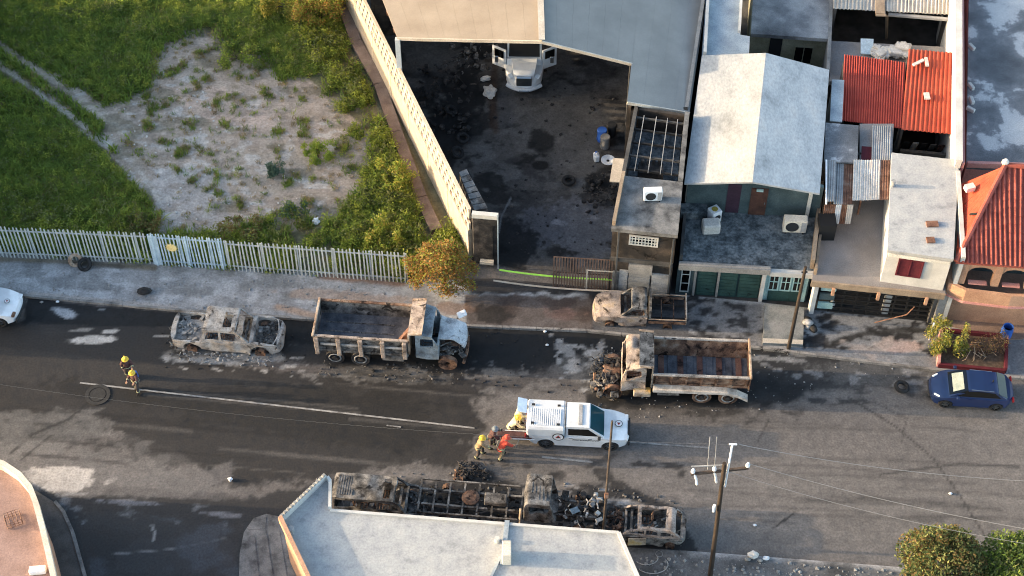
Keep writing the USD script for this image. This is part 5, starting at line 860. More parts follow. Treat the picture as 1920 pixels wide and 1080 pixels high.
# small burnt pickup in front of the houses
L = 5.0
t = car('burnt_small_pickup', 'burnt yellowish small pickup with an empty open-frame bed, against the pavement behind the dump truck', 'pickup truck', 1197, 593, PI + rad(-3), L, 1.8, [(-.4, .4), (-.4, 1.0), (.75, 1.1), (L / 2 - .35, 1.02), (L / 2 - .05, .85), (L / 2, .45), (L / 2 - .4, .3)], [(-.42, 1.0), (-.36, 1.66), (-.25, 1.7), (.42, 1.7), (1.0, 1.08)], (1.55,), .36, 'burnt_shell', True, side=[[(-.28, 1.12), (-.25, 1.56), (.36, 1.57), (.8, 1.12)]], cabin=(-.36, 1.0, .4), seats=((.1, .38), (.1, -.38)), drop=.08, seed=5, roofmat='burnt_grey')
for s in (-1, 1):
    b = MB(); b.bar((-2.5, s * .45, .55), (-.4, s * .45, .55), .09, .14); obj('chassis_rail', b, 'burnt_black', t); wheel_parts(t, -1.55, s * .78, .36, .22, True)
    b = MB(); b.tube([(-.5, s * .85, .95), (-2.5, s * .85, .95)], .035, 6); obj('bed_rail', b, 'burnt_tan', t); b = MB(); b.bb(-2.5, -.5, s * .85 - .02, s * .85 + .02, .6, .78); obj('bed_side', b, 'burnt_rust', t)
for x in (-.55, -1.2, -1.85, -2.48): b = MB(); b.bar((x, -.85, .66), (x, .85, .66), .06, .08); obj('cross_member', b, 'burnt_rust', t)
b = MB(); g = np.linspace(-1, 1, 9); b.tube(np.stack([2.4 - .3 * g ** 2, .8 * g, .82 + 0 * g], -1), .07, 6); obj('grille_edge', b, 'burnt_yellow', t)
b = MB(); b.tube([(-2.5, -.85, .6), (-2.5, -.85, 1.15), (-2.5, .85, 1.15), (-2.5, .85, .6)], .04, 6); obj('tail_frame', b, 'burnt_pale', t); b = MB(); b.bb(-.62, -.5, -.8, .8, .7, 1.6); obj('cab_guard', b, 'burnt_grey', t)
# burnt van behind the white roof, left
L = 4.7
c = at(688, 911, 1.85)
px, py = topx(*(c[:2] + np.array([math.cos(ROADH), math.sin(ROADH)]) * .55))
t = car('burnt_van', 'burnt grey estate car with long roof and open hatch, beside the white roof corner', 'estate car', px, py, ROADH, L, 1.85, [(-L / 2, .45), (-L / 2, 1.05), (1.0, 1.08), (L / 2 - .15, .95), (L / 2, .45), (L / 2 - .3, .3)], [(-2.3, 1.0), (-2.2, 1.8), (-2.0, 1.87), (.85, 1.87), (1.4, 1.05)], (-1.45, 1.5), .38, 'burnt_grey', True, side=[[(-2.1, 1.16), (-2.05, 1.7), (-1.0, 1.72), (-.95, 1.16)], [(-.8, 1.16), (-.82, 1.72), (-.05, 1.72), (-.05, 1.16)], [(.06, 1.16), (.06, 1.72), (.75, 1.7), (1.15, 1.16)]], cabin=(-2.2, 1.3, .45), engine=(1.4, 2.2, .45), sunroof=(.28, .62, .55), seats=((.3, .4), (.3, -.4), (-.8, .4), (-.8, -.4)), drop=.08, seed=7, roofmat='burnt_grey', junk_n=50, junkmat='burnt_grey')
for k in range(7): b = MB(); b.bb(-2.0 + .12 * k, -1.94 + .12 * k, -.55, .55, 1.84, 1.88); obj('roof_rib', b, 'burnt_grey', t)
# burnt hatchback at the bottom right
L = 4.0
c = at(1222, 969, 1.42); px, py = topx(*(c[:2] + np.array([math.cos(PI + ROADH), math.sin(PI + ROADH)]) * .3))
t = car('burnt_hatchback', 'burnt hatchback with open roof and yellow scorched front door, right of the white roof', 'car', px, py, PI + ROADH, L, 1.75, [(-L / 2, .42), (-L / 2, .9), (.85, .98), (L / 2 - .15, .82), (L / 2, .42), (L / 2 - .3, .25)], [(-1.85, .92), (-1.45, 1.38), (-1.25, 1.44), (.3, 1.44), (1.05, .96)], (-1.3, 1.3), .32, 'burnt_grey', True, side=[[(-1.5, 1.05), (-1.3, 1.3), (-.75, 1.33), (-.75, 1.05)], [(-.65, 1.05), (-.65, 1.33), (-.05, 1.33), (-.05, 1.05)], [(.05, 1.05), (.05, 1.33), (.28, 1.32), (.8, 1.05)]], cabin=(-1.75, .9, .4), engine=(1.0, 1.9, .4), sunroof=(-1.0, .18, .56), seats=((.0, .36), (.0, -.36)), drop=.08, seed=9, roofmat='burnt_shell')
b = MB(); b.bb(.08, .95, .885, .93, .35, .98, .015); b.moved((-.08, 0, 0), 0); b.moved((0, 0, 0), .12); obj('front_door', b, 'burnt_yellow', t, label='front door scorched to bare yellow')
g = np.linspace(0, 1, 12)
for k, (r, o) in enumerate(((.55, .0), (.75, .3))): b = MB(); b.tube(np.stack([-.2 - o + r * np.cos(g * 4.2), 1.55 + r * .8 * np.sin(g * 4.2) + o, .06 + .3 * np.sin(g * 3.1)], -1), .022, 5); obj('burst_hose', b, 'ash', t)
b = MB(); b.lathe([(.1, 0), (.25, .05), (.27, .12), (.16, .18)], (-.8, 1.25, .02), 14); obj('fallen_rim', b, 'ash', t)

# ---------------------------------------------------------------- dump trucks
def rim_dual(t, x, s, mat='burnt_rust'):
    for k, y in enumerate((1.02, .72)):
        b = MB(); r = .5; b.lathe([(.1, .03), (.16, .06), (.3, -.02), (r * .72, .1), (r, .11), (r, -.11), (r * .72, -.1), (.3, -.05), (.1, .0)], (0, 0, 0), 20, 'y').moved((x, s * y, .45)); w = obj('wheel', b, mat, t, 40)
        if k == 0: h = MB(); h.cyl((x, s * 1.1, .45), .13, .16, 'y', 12); obj('hub', h, 'burnt_black', w); h = MB(); h.lathe([(.27, 0), (.31, .03), (.35, 0), (.31, -.02)], (0, 0, 0), 18, 'y').moved((x, s * 1.135, .45)); obj('rim', h, 'ash', w)
def dump_truck(nm, lab, px, py, head, A):
    t = thing(nm, lab, 'dump truck', None, at(px, py, .02), head); X0, X1, Z0, Z1, W = -3.95, .95, 1.28, 2.42, 2.45
    side, inner, fl = ('burnt_grey', 'burnt_rust', 'bed_floor') if A else ('burnt_rust', 'burnt_rust', 'bed_floor')
    for s in (-1, 1):
        b = MB(); b.bar((X0 - .1, s * .42, .92), (3.5 if A else 3.3, s * .42, .92), .1, .26); obj('chassis_rail', b, 'burnt_black', t)
        b = MB(); yb = (W / 2 - .05) if A else .86; yt = W / 2 - .05; b.hexa([(X0, s * yb - .04, Z0), (X1, s * yb - .04, Z0), (X1, s * yb + .04, Z0), (X0, s * yb + .04, Z0)], [(X0, s * yt - .04, Z1 - .1), (X1, s * yt - .04, Z1 - .1), (X1, s * yt + .04, Z1 - .1), (X0, s * yt + .04, Z1 - .1)]); obj('bed_side', b, side, t); b = MB(); b.bb(X0 - .02, X1 + .02, s * (W / 2 - .04) - .07, s * (W / 2 - .04) + .07, Z1 - .1, Z1, .015); obj('top_rail', b, ('burnt_pale' if not A else 'burnt_shell') if s < 0 or not A else 'burnt_rust', t)
        b = MB(); yr = yb + .07; b.bb(X0, X1, s * yr - .05, s * yr + .05, Z0 - .1, Z0 + .08); obj('bottom_rail', b, side, t)
        for k in range(5 if A else 7):
            x = X0 + .12 + (X1 - X0 - .3) * k / (4 if A else 6); b = MB(); b.bb(x - .11, x + .11, s * (W / 2 + .075) - .075, s * (W / 2 + .075) + .075, Z0 - .3, Z1 - .12, .02) if A else b.bar((x, s * (yb + .05), Z0), (x, s * (yt + .04), Z1 - .1), .12, .1, (1, 0, 0)); obj('rib', b, 'burnt_shell' if A else 'burnt_rust', t)
        if A: b = MB(); b.bb(X0 + .3, X1 - .3, s * (W / 2 + .0) - .03, s * (W / 2 + .0) + .03, 1.75, 1.88); b.moved((0, s * .045, 0)); obj('side_band', b, 'ash', t)
    b = MB(); b.bb(X0, X1, -(W / 2 - .09 if A else .82), (W / 2 - .09 if A else .82), Z0, Z0 + .08); obj('bed_floor', b, fl, t)
    b = MB(); b.bb(X0 - .06, X0, -W / 2, W / 2, Z0, Z1 - .05); obj('tailgate', b, side, t); b = MB(); b.bb(X0 - .1, X0 + .02, -W / 2 - .05, W / 2 + .05, Z1 - .06, Z1 + .06, .02); obj('tailgate_rail', b, 'burnt_tan', t)
    b = MB(); b.bb(X1, X1 + .08, -W / 2, W / 2, Z0, 2.85); obj('headboard', b, 'burnt_tan' if A else 'burnt_grey', t)
    if not A:
        for k in range(9): b = MB(); x = X0 + .3 + k * .5; b.bb(x, x + .3, -.78, .4 + .1 * (k % 3), Z0 + .081, Z0 + .13); obj('floor_plate', b, 'bed_slats' if k % 2 == 0 else 'bed_floor', t)
    else:
        b = MB(); b.add([(X1, -.75, Z0 + .08), (X1 - .75, -.75, Z0 + .08), (X1, -.75, Z1 + .25), (X1, -.45, Z0 + .08), (X1 - .75, -.45, Z0 + .08), (X1, -.45, Z1 + .25)], [[0, 2, 1], [3, 4, 5], [1, 2, 5], [1, 5, 4], [0, 1, 4], [0, 4, 3]]); obj('hoist_cover', b, 'rust_metal', t)
        for k in range(3): b = MB(); b.bb(X0 + .3, X1 - .9, -.7 + k * .6, -.62 + k * .6, Z0 + .081, Z0 + .1); obj('floor_seam', b, 'burnt_grey', t)
    # canopy over the cab
    b = MB(); b.slab([(X1 + .02, -1.15, 2.85), (X1 + .75, -1.15, 2.95), (X1 + .75, 1.15, 2.95), (X1 + .02, 1.15, 2.85)], .05); obj('cab_guard', b, 'burnt_shell' if A else 'burnt_grey', t)
    for s in (-1, 1): b = MB(); b.bar((X1 + .02, s * 1.15, 2.88), (X1 + .75, s * 1.15, 2.98), .08, .1); obj('guard_rail', b, 'burnt_tan', t)
    cx0, cx1 = (1.3, 2.35) if A else (1.3, 2.45)
    if A: cab = extr([(cx0, .75), (cx0, 2.55), (cx0 + .1, 2.62), (cx1 - .2, 2.6), (cx1 + .15, 1.75), (cx1 + .15, .75)], 2.1)
    else: cab = extr([(cx0, .75), (cx0, 2.5), (cx0 + .1, 2.6), (cx1 - .1, 2.55), (cx1 + .1, 1.7), (cx1 + .1, .75)], 2.15)
    cab = cab - mbox(cx0 + .06, cx1 + .06, -.98, .98, .85, 2.5) - mbox(cx0 + .25, cx1 - .12, -2, 2, 1.72, 2.38) - mbox(cx1 - .3, cx1 + 1, -.9, .9, 1.75, 2.4)
    cab = cab.refine_to_length(.2).warp_batch(lambda p: p + np.stack([(meshkit.noise(p * 2.1 + 3) - .5) * .05, (meshkit.noise(p * 2.3 + 7) - .5) * (.16 if A else .3), (meshkit.noise(p * 1.9) - .5) * (.2 if A else .42)], -1))
    obj('cab', cab, 'burnt_blue' if A else 'burnt_shell', t, 30); seat(t, 1.9, .5, .95); seat(t, 1.9, -.5, .95)
    obj('engine', junk((2.5 if A else 2.5, 3.75, -.75, .75, .55, 1.2), 90, 21 if A else 22, True, 1.25), 'burnt_grey' if A else 'burnt_black', t, kind='stuff'); b = MB(); b.bb(2.55, 3.5, -.3, .3, .6, 1.15, .08); obj('engine_block', b, 'burnt_rust', t)
    if A:
        hood = plan(extr([(2.45, 1.15), (2.45, 1.78), (3.3, 1.66), (3.85, 1.4), (3.9, 1.1)], 1.75), 7.8, fr=.22, xf=.55) - plan(extr([(2.3, 1.0), (2.3, 1.72), (3.28, 1.6), (3.78, 1.36), (3.82, 1.0)], 1.65), 7.8, fr=.22, xf=.55)
        hood = hood.translate((0, .25, 0)) - mbox(2, 5, -2, -.42, 0, 4); obj('bonnet', hood.refine_to_length(.15).warp_batch(lambda p: p + np.stack([0 * p[:, 0], (meshkit.noise(p * 2.5) - .5) * .1, (meshkit.noise(p * 2.2 + 4) - .5) * .2], -1)), 'burnt_hood', t, 30)
        b = MB(); b.box((0, 0, 0), (.5, .36, .1), .5, bev=.045); b.box((.06, .05, .05), (.22, .06, .03), .5); b.moved((3.5, 1.3, 1.75), 0, .3); obj('mirror_shell', b, 'plastic_white', t); b = MB(); b.tube([(3.2, 1.05, 1.5), (3.5, 1.3, 1.72)], .03, 5); obj('mirror_arm', b, 'burnt_grey', t)
    else:
        obj('front_wreck', junk((2.6, 4.0, -1.2, 1.2, .1, .9), 90, 33, True, 1.5), 'burnt_grey', t, kind='stuff')
        for s in (-1, 1):
            g = np.linspace(0, 1, 10); top = np.where(g < .72, 1.25, 1.25 - ((g - .72) / .28) ** 2 * .55); xs = .9 - g * 4.9; b = MB()
            for i in range(9): a, c = (xs[i], top[i]), (xs[i + 1], top[i + 1]); b.hexa([(a[0], s * 1.12 - .12, a[1] - .2), (c[0], s * 1.12 - .12, c[1] - .2), (c[0], s * 1.12 + .2, c[1] - .26), (a[0], s * 1.12 + .2, a[1] - .26)][::-1], [(a[0], s * 1.12 - .12, a[1]), (c[0], s * 1.12 - .12, c[1]), (c[0], s * 1.12 + .2, c[1] - .06), (a[0], s * 1.12 + .2, a[1] - .06)][::-1])
            obj('mudguard', b, 'guard_pale', t)
            b = MB(); b.bb(1.0, 1.9, s * 1.15 - .2, s * 1.15 + .2, .55, .95, .05); obj('step_tank', b, 'burnt_yellow', t)
    for s in (-1, 1):
        for x in (-3.0, -1.65): rim_dual(t, x, s, 'burnt_rust' if not A else 'burnt_black')
        b = MB(); r = .5; b.lathe([(.12, .02), (.3, .06), (r * .75, -.06), (r, .12), (r, -.12), (.12, -.05)], (0, 0, 0), 18, 'y').moved((2.95, s * .98, .45)); obj('wheel', b, 'burnt_rust', t, 40)
        b = MB(); b.cyl((.1, s * .95, .75), .3, 1.1, 'x', 14); obj('fuel_tank', b, 'burnt_grey', t)
    for x in (-3.0, -1.65, 2.95): b = MB(); b.cyl((x, 0, .45), .09, 1.9, 'y', 8); obj('axle', b, 'burnt_black', t)
    b = MB(); g = np.linspace(-1, 1, 7); b.tube(np.stack([3.9 - .12 * g ** 2, 1.0 * g, .62 - .1 * np.abs(g)], -1), .09, 6); obj('bumper', b, 'burnt_rust', t)
    obj('ground_debris', junk((-3.9, 3.8, -2.1, -.9, .0, .06), 90, 40 + A, True, .5), 'burnt_grey', t, kind='stuff')
dump_truck('dump_truck', 'burnt dump truck facing right with a blue-grey bonnet, ribbed side and empty grey bed', 740, 655, rad(-4.5), True)
dump_truck('dump_truck', 'burnt dump truck facing left with rusty bed, pale mudguards and its engine laid bare', 1254, 719, PI + rad(-2.8), False)
# truck chassis with a bare cab, bottom
c = at(1012, 918, 2.35); t = thing('burnt_truck', 'burnt flatbed truck stripped to its ladder chassis, thin-walled cab left standing', 'truck', None, (c[0], c[1], .02), ROADH)
for s in (-1, 1): b = MB(); b.bar((-6.0, s * .42, .8), (3.0, s * .42, .8), .1, .22); obj('chassis_rail', b, 'burnt_grey', t)
for k in range(9): b = MB(); x = -5.9 + k * .72; b.bar((x, -.95, .88), (x, .95, .88), .09, .1); obj('cross_member', b, 'burnt_grey', t)
for s in (-1, 1): b = MB(); b.bar((-5.9, s * .95, .95), (-1.0, s * .95, .95), .07, .09); obj('bed_rail', b, 'burnt_grey', t)
b = MB(); b.lathe([(0, .0), (.3, .02), (.42, -.03), (.44, -.08), (0, -.06)], (-3.4, .1, 1.02), 18); obj('round_plate', b, 'burnt_rust', t); b = MB(); b.bb(-2.7, -1.6, -.3, .3, .95, 1.25, .04); obj('tool_box', b, 'burnt_grey', t)
cab = plan(extr([(-.75, .8), (-.7, 2.25), (-.55, 2.36), (.55, 2.34), (.8, 1.5), (.95, .8)], 1.75), 2.0, fr=.08) - mbox(-.62, 1.2, -.75, .75, .9, 2.24) - mbox(-.45, .5, -2, 2, 1.5, 2.12) - mbox(.3, 2, -.68, .68, 1.5, 2.14) - mbox(-2, 0, -.5, .5, 1.6, 2.1)
obj('cab', cab.refine_to_length(.2).warp_batch(lambda p: p + np.stack([(meshkit.noise(p * 2.1 + 3) - .5) * .12, (meshkit.noise(p * 2.3 + 7) - .5) * .14, (meshkit.noise(p * 1.9) - .5) * .16], -1)), 'burnt_grey', t, 30)
for k in range(5): b = MB(); b.bb(-.4 + .18 * k, -.36 + .18 * k, -.6, .6, 2.335, 2.37); obj('roof_rib', b, 'burnt_grey', t)
b = MB(); b.bar((-.9, -.95, .3), (-.85, -.9, 1.9), .1, .06); obj('door_post', b, 'burnt_tan', t)
obj('engine', junk((1.0, 3.2, -.85, .85, .3, 1.1), 110, 51, True, 1.35), 'burnt_black', t, kind='stuff'); obj('engine_trim', junk((1.0, 3.0, -.8, .8, .9, 1.3), 22, 52, True, 1.2), 'ash', t, kind='stuff'); b = MB(); b.box((1.75, -.25, 1.1), (.5, .3, .04), .7, .2, .3); obj('torn_panel', b, 'burnt_blue', t)
for x in (-4.6, 2.0):
    for s in (-1, 1): wheel_parts(t, x, s * .88, .45, .26, True)
obj('bed_debris', junk((-6.0, -1.0, -.9, .9, .2, .7), 110, 53, True, 1.1), 'burnt_black', t, kind='stuff')
# white road tractor under the warehouse roof
c = at(983, 150, .6); t = thing('white_tractor_unit', 'white tractor unit with both doors open, parked nose out under the warehouse roof', 'tractor unit', None, (c[0], c[1] + .45, .17), -PI / 2 - .02)
nose = plan(extr([(-.75, .55), (-.75, 1.1), (-.4, 1.34), (.5, 1.34), (1.0, 1.18), (1.3, .8), (1.32, .38), (.7, .36), (.7, .55)], 2.34), 2.7, fr=.38, xf=-.1, rr=0, edge=.3)
for s in (-1, 1): nose = nose - Manifold.cylinder(.5, .58, circular_segments=20).rotate((90, 0, 0)).translate((-.05, s * 1.1 + .25, .5))
obj('fender', nose, 'car_white', t, 40)
hood = plan(extr([(.05, .75), (.05, 1.88), (.85, 1.66), (1.15, 1.45), (1.25, .75)], 1.55), 2.5, fr=.25, xf=-.3, edge=.15); obj('bonnet', hood, 'car_white', t, 35)
for s in (-1, 1):
    wheel_parts(t, -.05, s * .98, .5, .3); b = MB(); b.box((.92, s * .82, 1.22), (.3, .3, .1), -s * .7, 0, .5, bev=.04); obj('headlight', b, 'lamp_clear', t)
    b = MB(); b.box((-.2, s * 1.5, 1.7), (.1, .95, 1.5), s * .5, bev=.02); dr = obj('door', b, 'car_white', t); b = MB(); b.box((-.15, s * 1.5, 2.05), (.12, .62, .55), s * .5); obj('door_window', b, 'pane_dark', dr); b = MB(); b.box((.05, s * 1.65, 1.75), (.12, .22, .5), bev=.03); obj('mirror', b, 'chrome', t)
b = MB(); b.bb(1.12, 1.3, -.47, .47, .72, 1.42, .04); gl = obj('grille', b, 'chrome', t)
for k in range(7): b = MB(); b.bb(1.3, 1.325, -.41, .41, .78 + k * .09, .82 + k * .09); obj('grille_bar', b, 'dark_plastic', gl)
b = MB(); g = np.linspace(-1, 1, 13); b.tube(np.stack([1.38 - .45 * g ** 2, 1.02 * g, .5 + 0 * g], -1), .13, 8); obj('bumper', b, 'car_white', t, 50); b = MB(); b.bb(1.46, 1.53, -.3, .3, .42, .56, .02); obj('number_plate', b, 'chrome', t)
cabm = plan(extr([(-2.3, .8), (-2.3, 2.7), (-2.0, 2.95), (-.5, 2.85), (-.05, 1.85), (.1, 1.82), (.1, .8)], 2.05), 6.4, fr=0, rr=.03); obj('cab', cabm, 'car_white', t, 35)
b = MB(); b.slab([(-.45, -.9, 2.78), (-.05, -.92, 1.92), (-.05, .92, 1.92), (-.45, .9, 2.78)], .05).moved((.045, 0, .04)); obj('windscreen', b, 'black', t); b = MB(); b.bb(-.5, -.2, -1.0, 1.0, 2.83, 2.88, .02); obj('visor', b, 'car_white', t)
for s in (-1, 1): b = MB(); b.bar((-7.0, s * .42, .9), (-2.3, s * .42, .9), .1, .25); obj('chassis_rail', b, 'black', t); wheel_parts(t, -5.6, s * .9, .5, .5)
# ---------------------------------------------------------------- people
ICO = trimesh.creation.icosphere(1).vertices
def ball(p, r): return np.asarray(p, float) + ICO * np.asarray(r, float)
def limb(*pr): return [Manifold.hull_points(np.vstack([ball(*a), ball(*c)])) for a, c in zip(pr[:-1], pr[1:])]
def blend(parts, length=.035, it=8):
    m = parts[0]
    for p in parts[1:]: m = m + p
    k = m.refine_to_length(length).to_mesh(); tm = trimesh.Trimesh(k.vert_properties[:, :3].astype(float), k.tri_verts, process=True)
    trimesh.smoothing.filter_taubin(tm, iterations=it); return tm
def hand(wrist, d, s, curl=.5):
    """Palm, four unequal fingers bent at the knuckles, and a thumb from the palm's side."""
    d = np.asarray(d, float); d /= np.linalg.norm(d); side = np.cross(d, (0, 0, 1.0)); side = side / (np.linalg.norm(side) + 1e-9) if np.linalg.norm(side) > .1 else np.array([0, 1.0, 0]); side = side * s; dn = np.cross(side, d); dn = dn if dn[2] < 0 else -dn
    w = np.asarray(wrist, float); palm = [Manifold.hull_points(np.vstack([ball(w + side * .0, .024), ball(w + d * .085 + side * .032, .014), ball(w + d * .085 - side * .032, .014)]))]
    for k, (o, l) in enumerate(((.034, .07), (.012, .08), (-.011, .075), (-.033, .058))):
        a = w + d * .085 + side * o; e = a + d * l * .5 + dn * l * .2 * curl; f = e + d * l * (.5 - .3 * curl) + dn * l * .6 * curl; palm += limb((a, .01), (e, .009), (f, .007))
    a = w + d * .03 + side * .03; e = a + d * .035 + side * .035; palm += limb((a, .012), (e, .011), (e + d * .03 - side * .004 + dn * .02, .009)); return palm
def person(label, px, py, head, lean=0.0, legs=((.05, 0), (-.05, 0)), arms=(((.12, -.05), (.3, -.2)), ((.12, -.05), (.3, -.2))), coat='coat_tan', tr='trousers_tan', helm='helmet', tank=False, crouch=0.0, z=.02, tall=1.0, turn=0.0, group=None):
    """legs: (forward foot offset, bend); arms: ((forward, down) of the elbow, (forward, down) of the wrist) from the shoulder."""
    t = thing('person', label, 'person', group, at(px, py, z), head); V = np.array
    hz = .93 - crouch; hip = V([0, 0, hz]); sp = lambda l: hip + V([math.sin(lean) * l, 0, math.cos(lean) * l])
    chest, neck = sp(.38), sp(.56); hd = neck + V([math.sin(lean) * .1 + .03, 0, .14]); hd2 = hd + V([.0, 0, 0])
    body, coatm, trm = [], [], []
    body += limb((sp(.05), (.13, .16, .1)), (sp(.2), (.11, .14, .1)), (chest, (.12, .17, .12)), (neck, .06)) + limb((neck, .055), (hd - V([.01, 0, .08]), .055), (hd, (.1, .078, .115)))
    nose = hd + V([.1, 0, -.01]); body += limb((hd + V([.085, 0, .02]), .014), (nose, .016)); body += [Manifold.hull_points(ball(hd + V([.088, s * .032, .022]), .014)) for s in (-1, 1)] + [Manifold.hull_points(ball(hd + V([0, s * .08, 0]), (.02, .01, .03))) for s in (-1, 1)] + limb((hd + V([.088, -.022, -.052]), .01), (hd + V([.088, .022, -.052]), .01))
    coatm += limb((sp(-.12), (.17, .21, .08)), (sp(.1), (.155, .195, .1)), (chest, (.165, .22, .13)), (sp(.5), (.1, .15, .07)))
    hands = []; bands = MB(); boots = []
    for s, (el, wr) in zip((1, -1), arms):
        sh = sp(.48) + V([0, s * .2, 0]); e = sh + V([el[0], s * .07, el[1] - .24]); w = sh + V([wr[0], s * .03, wr[1] - .26]); dd = w - e
        body += limb((sh, .05), (e, .042), (w, .032)) + hand(w, dd, s); coatm += limb((sh - V([0, s * .02, 0]), .092), (e, .072), (lerp(e, w, .85), .06))
        c = lerp(e, w, .6); a = dd / np.linalg.norm(dd); bands.tube([c - a * .025, c + a * .025], .072, 12)
    for s, (fx, bend) in zip((1, -1), legs):
        h = hip + V([0, s * .1, -.02]); f = V([fx, s * .13, .08]); kn = lerp(h, f, .5) + V([.06 + bend, s * .02, 0]); body += limb((h, .08), (kn, .058), (f, .042)) + limb((f - V([.03, 0, .03]), .04), (f + V([.14, s * .02, -.05]), (.05, .04, .028)))
        trm += limb((h + V([0, 0, .05]), (.12, .11, .1)), (kn, .09), (lerp(kn, f, .9), .082)); boots += limb((f + V([0, 0, .1]), .065), (f - V([.03, 0, .025]), (.06, .05, .05))) + limb((f - V([.03, 0, .03]), (.055, .05, .045)), (f + V([.16, s * .02, -.045]), (.055, .05, .035)))
        c = lerp(kn, f, .7); a = (f - kn) / np.linalg.norm(f - kn); bands.tube([c - a * .03, c + a * .03], .1, 12)
    obj('body', blend(body, .03, 5), 'skin', t, 60); obj('coat', blend(coatm), coat, t, 60); obj('trousers', blend(trm), tr, t, 60); obj('boots', blend(boots, .04, 4), 'boot', t, 60)
    g = np.linspace(0, 2 * PI, 17); c = sp(.0); bands.tube(np.stack([c[0] + .172 * np.cos(g), .215 * np.sin(g), np.full(17, c[2])], -1), .02, 5); obj('reflective_bands', bands, 'stripe', t, kind='stuff')
    hb = MB(); hb.lathe([(0, .15), (.07, .138), (.115, .09), (.135, .02), (.14, -.01), (.185, -.03), (.18, -.045), (.125, -.03)], (0, 0, 0), 18)
    hb.box((0, 0, .13), (.24, .03, .05), bev=.012); hb.moved(hd + V([-.01, 0, .05]), 0, 0, lean * .6); obj('helmet', hb, helm, t, 50)
    if tank:
        q = sp(.3) + V([-.24, 0, 0]); b = MB(); b.tube([q - V([0, 0, .28]), q - V([0, 0, .24]), q + V([.05, 0, .2]), q + V([.06, 0, .26])], [.04, .09, .09, .04], 12); obj('air_cylinder', b, 'tank_blue' if tank == 2 else 'dark_plastic', t); b = MB(); b.box(q + V([.1, 0, -.02]), (.05, .26, .5), bev=.02); obj('harness', b, 'black', t)
    return t
person('firefighter in dark gear and yellow helmet, further from the end of the white line', 244, 706, -1.2, .12, ((.16, .03), (-.16, .0)), (((.1, 0), (.26, -.05)), ((-.1, 0), (.05, -.22))), 'coat_dark', 'trousers', 'helmet')
person('firefighter with an air cylinder on the back, standing on the end of the white line', 259, 732, -2.0, .1, ((.14, .04), (-.12, 0)), (((.1, 0), (.3, .05)), ((.08, 0), (.3, -.02))), 'coat_dark', 'trousers', 'helmet', tank=2)
person('firefighter in tan gear and yellow helmet leaning over a stretcher behind the rescue pickup', 898, 856, .15, .28, ((.2, .05), (-.18, 0)), (((.2, .02), (.42, .0)), ((.2, .02), (.42, .0))), 'coat_tan', 'trousers', 'helmet')
person('rescuer in a bright red jacket bending over at the rear corner of the pickup', 940, 858, .5, .5, ((.15, .05), (-.2, 0)), (((.2, .0), (.4, -.1)), ((.2, 0), (.4, -.1))), 'coat_red', 'trousers_tan', 'coat_red')
person('rescuer with a blue-grey helmet working between the tan firefighter and the red jacket', 921, 838, .0, .3, ((.1, .04), (-.1, 0)), (((.2, .0), (.42, .05)), ((.2, 0), (.42, .05))), 'coat_dark', 'trousers', 'burnt_blue')
person('firefighter in cream coat and green helmet at the far rear corner of the pickup', 971, 797, -.2, .2, ((.1, .03), (-.12, 0)), (((.18, .05), (.4, .1)), ((.18, .05), (.4, .1))), 'coat_cream', 'trousers_tan', 'helmet_green')
person('firefighter in cream coat crouching beside the open rear hatch of the pickup', 958, 812, .1, .55, ((.2, .12), (-.15, .1)), (((.2, .0), (.42, -.1)), ((.2, 0), (.42, -.1))), 'coat_cream', 'trousers', 'helmet', crouch=.22)
t = thing('stretcher', 'pale stretcher with two long poles reaching into the rear of the pickup', 'stretcher', None, at(962, 832, .02), rad(-3))
for s in (-1, 1): b = MB(); b.tube([(-1.1, s * .25, .82), (1.1, s * .25, .82)], .025, 6); obj('pole', b, 'plastic_white', t)
b = MB(); b.bb(-.8, .95, -.24, .24, .76, .8, .01); obj('bed', b, 'coat_dark', t)
for x in (-.7, .3):
    for s in (-1, 1): b = MB(); b.tube([(x, s * .24, .78), (x - .15, s * .24, .02)], .02, 5); obj('leg', b, 'grey_metal', t)

# ---------------------------------------------------------------- poles and wires
def pole(label, pb, ptop, r0, r1, mat, h):
    t = thing('utility_pole', label, 'utility pole'); a = at(*pb, 0); b = MB(); x = topx(a[0], a[1], h); ln = np.array([-.28, 0, 0]) if mat == 'wood_pole' and h > 9 else np.zeros(3); b.tube([a, a + (0, 0, h * .5) + ln * .5, a + (0, 0, h) + ln], [r0, (r0 + r1) / 2, r1], 10); obj('post', b, mat, t, 50); return t, a
t, a1 = pole('dark wooden utility pole with crossarm, insulators and white top mast, at the lower right', (1330, 1092), None, .125, .09, 'wood_pole', 10.4)
a1 = a1 + (-.28, 0, 0)
b = MB(); b.tube([a1 + (.22, .1, 8.4), a1 + (.22, .1, 11.7)], .05, 8); obj('mast', b, 'pole_white', t); b = MB(); b.bar(a1 + (.08, .12, 11.72), a1 + (.42, .12, 11.7), .07, .06); obj('mast_cap', b, 'pole_white', t)
ca, cb = a1 + (-1.35, .16, 9.3), a1 + (1.15, .28, 9.62); b = MB(); b.bar(ca, cb, .11, .12); obj('crossarm', b, 'pale_pole', t); b = MB(); b.bar(a1 + (-1.4, .1, 10.0), a1 + (.1, .15, 10.05), .05, .05); obj('upper_arm', b, 'grey_metal', t)
ins = []
for f in (.03, .4, .98):
    p = lerp(ca, cb, f); ins.append(p + (0, 0, .35)); b = MB(); b.lathe([(.03, 0), (.07, .06), (.1, .1), (.05, .16), (.1, .2), (.05, .26), (.06, .32), (0, .35)], p + (0, 0, .06), 10); obj('insulator', b, 'plastic_white', t)
for f in (.06, .4): p = lerp(ca, cb, f); b = MB(); b.tube([p, p + (.1, -.1, -.3), p + (.16, -.1, -.7)], .06, 7); obj('fuse', b, 'pole_white', t)
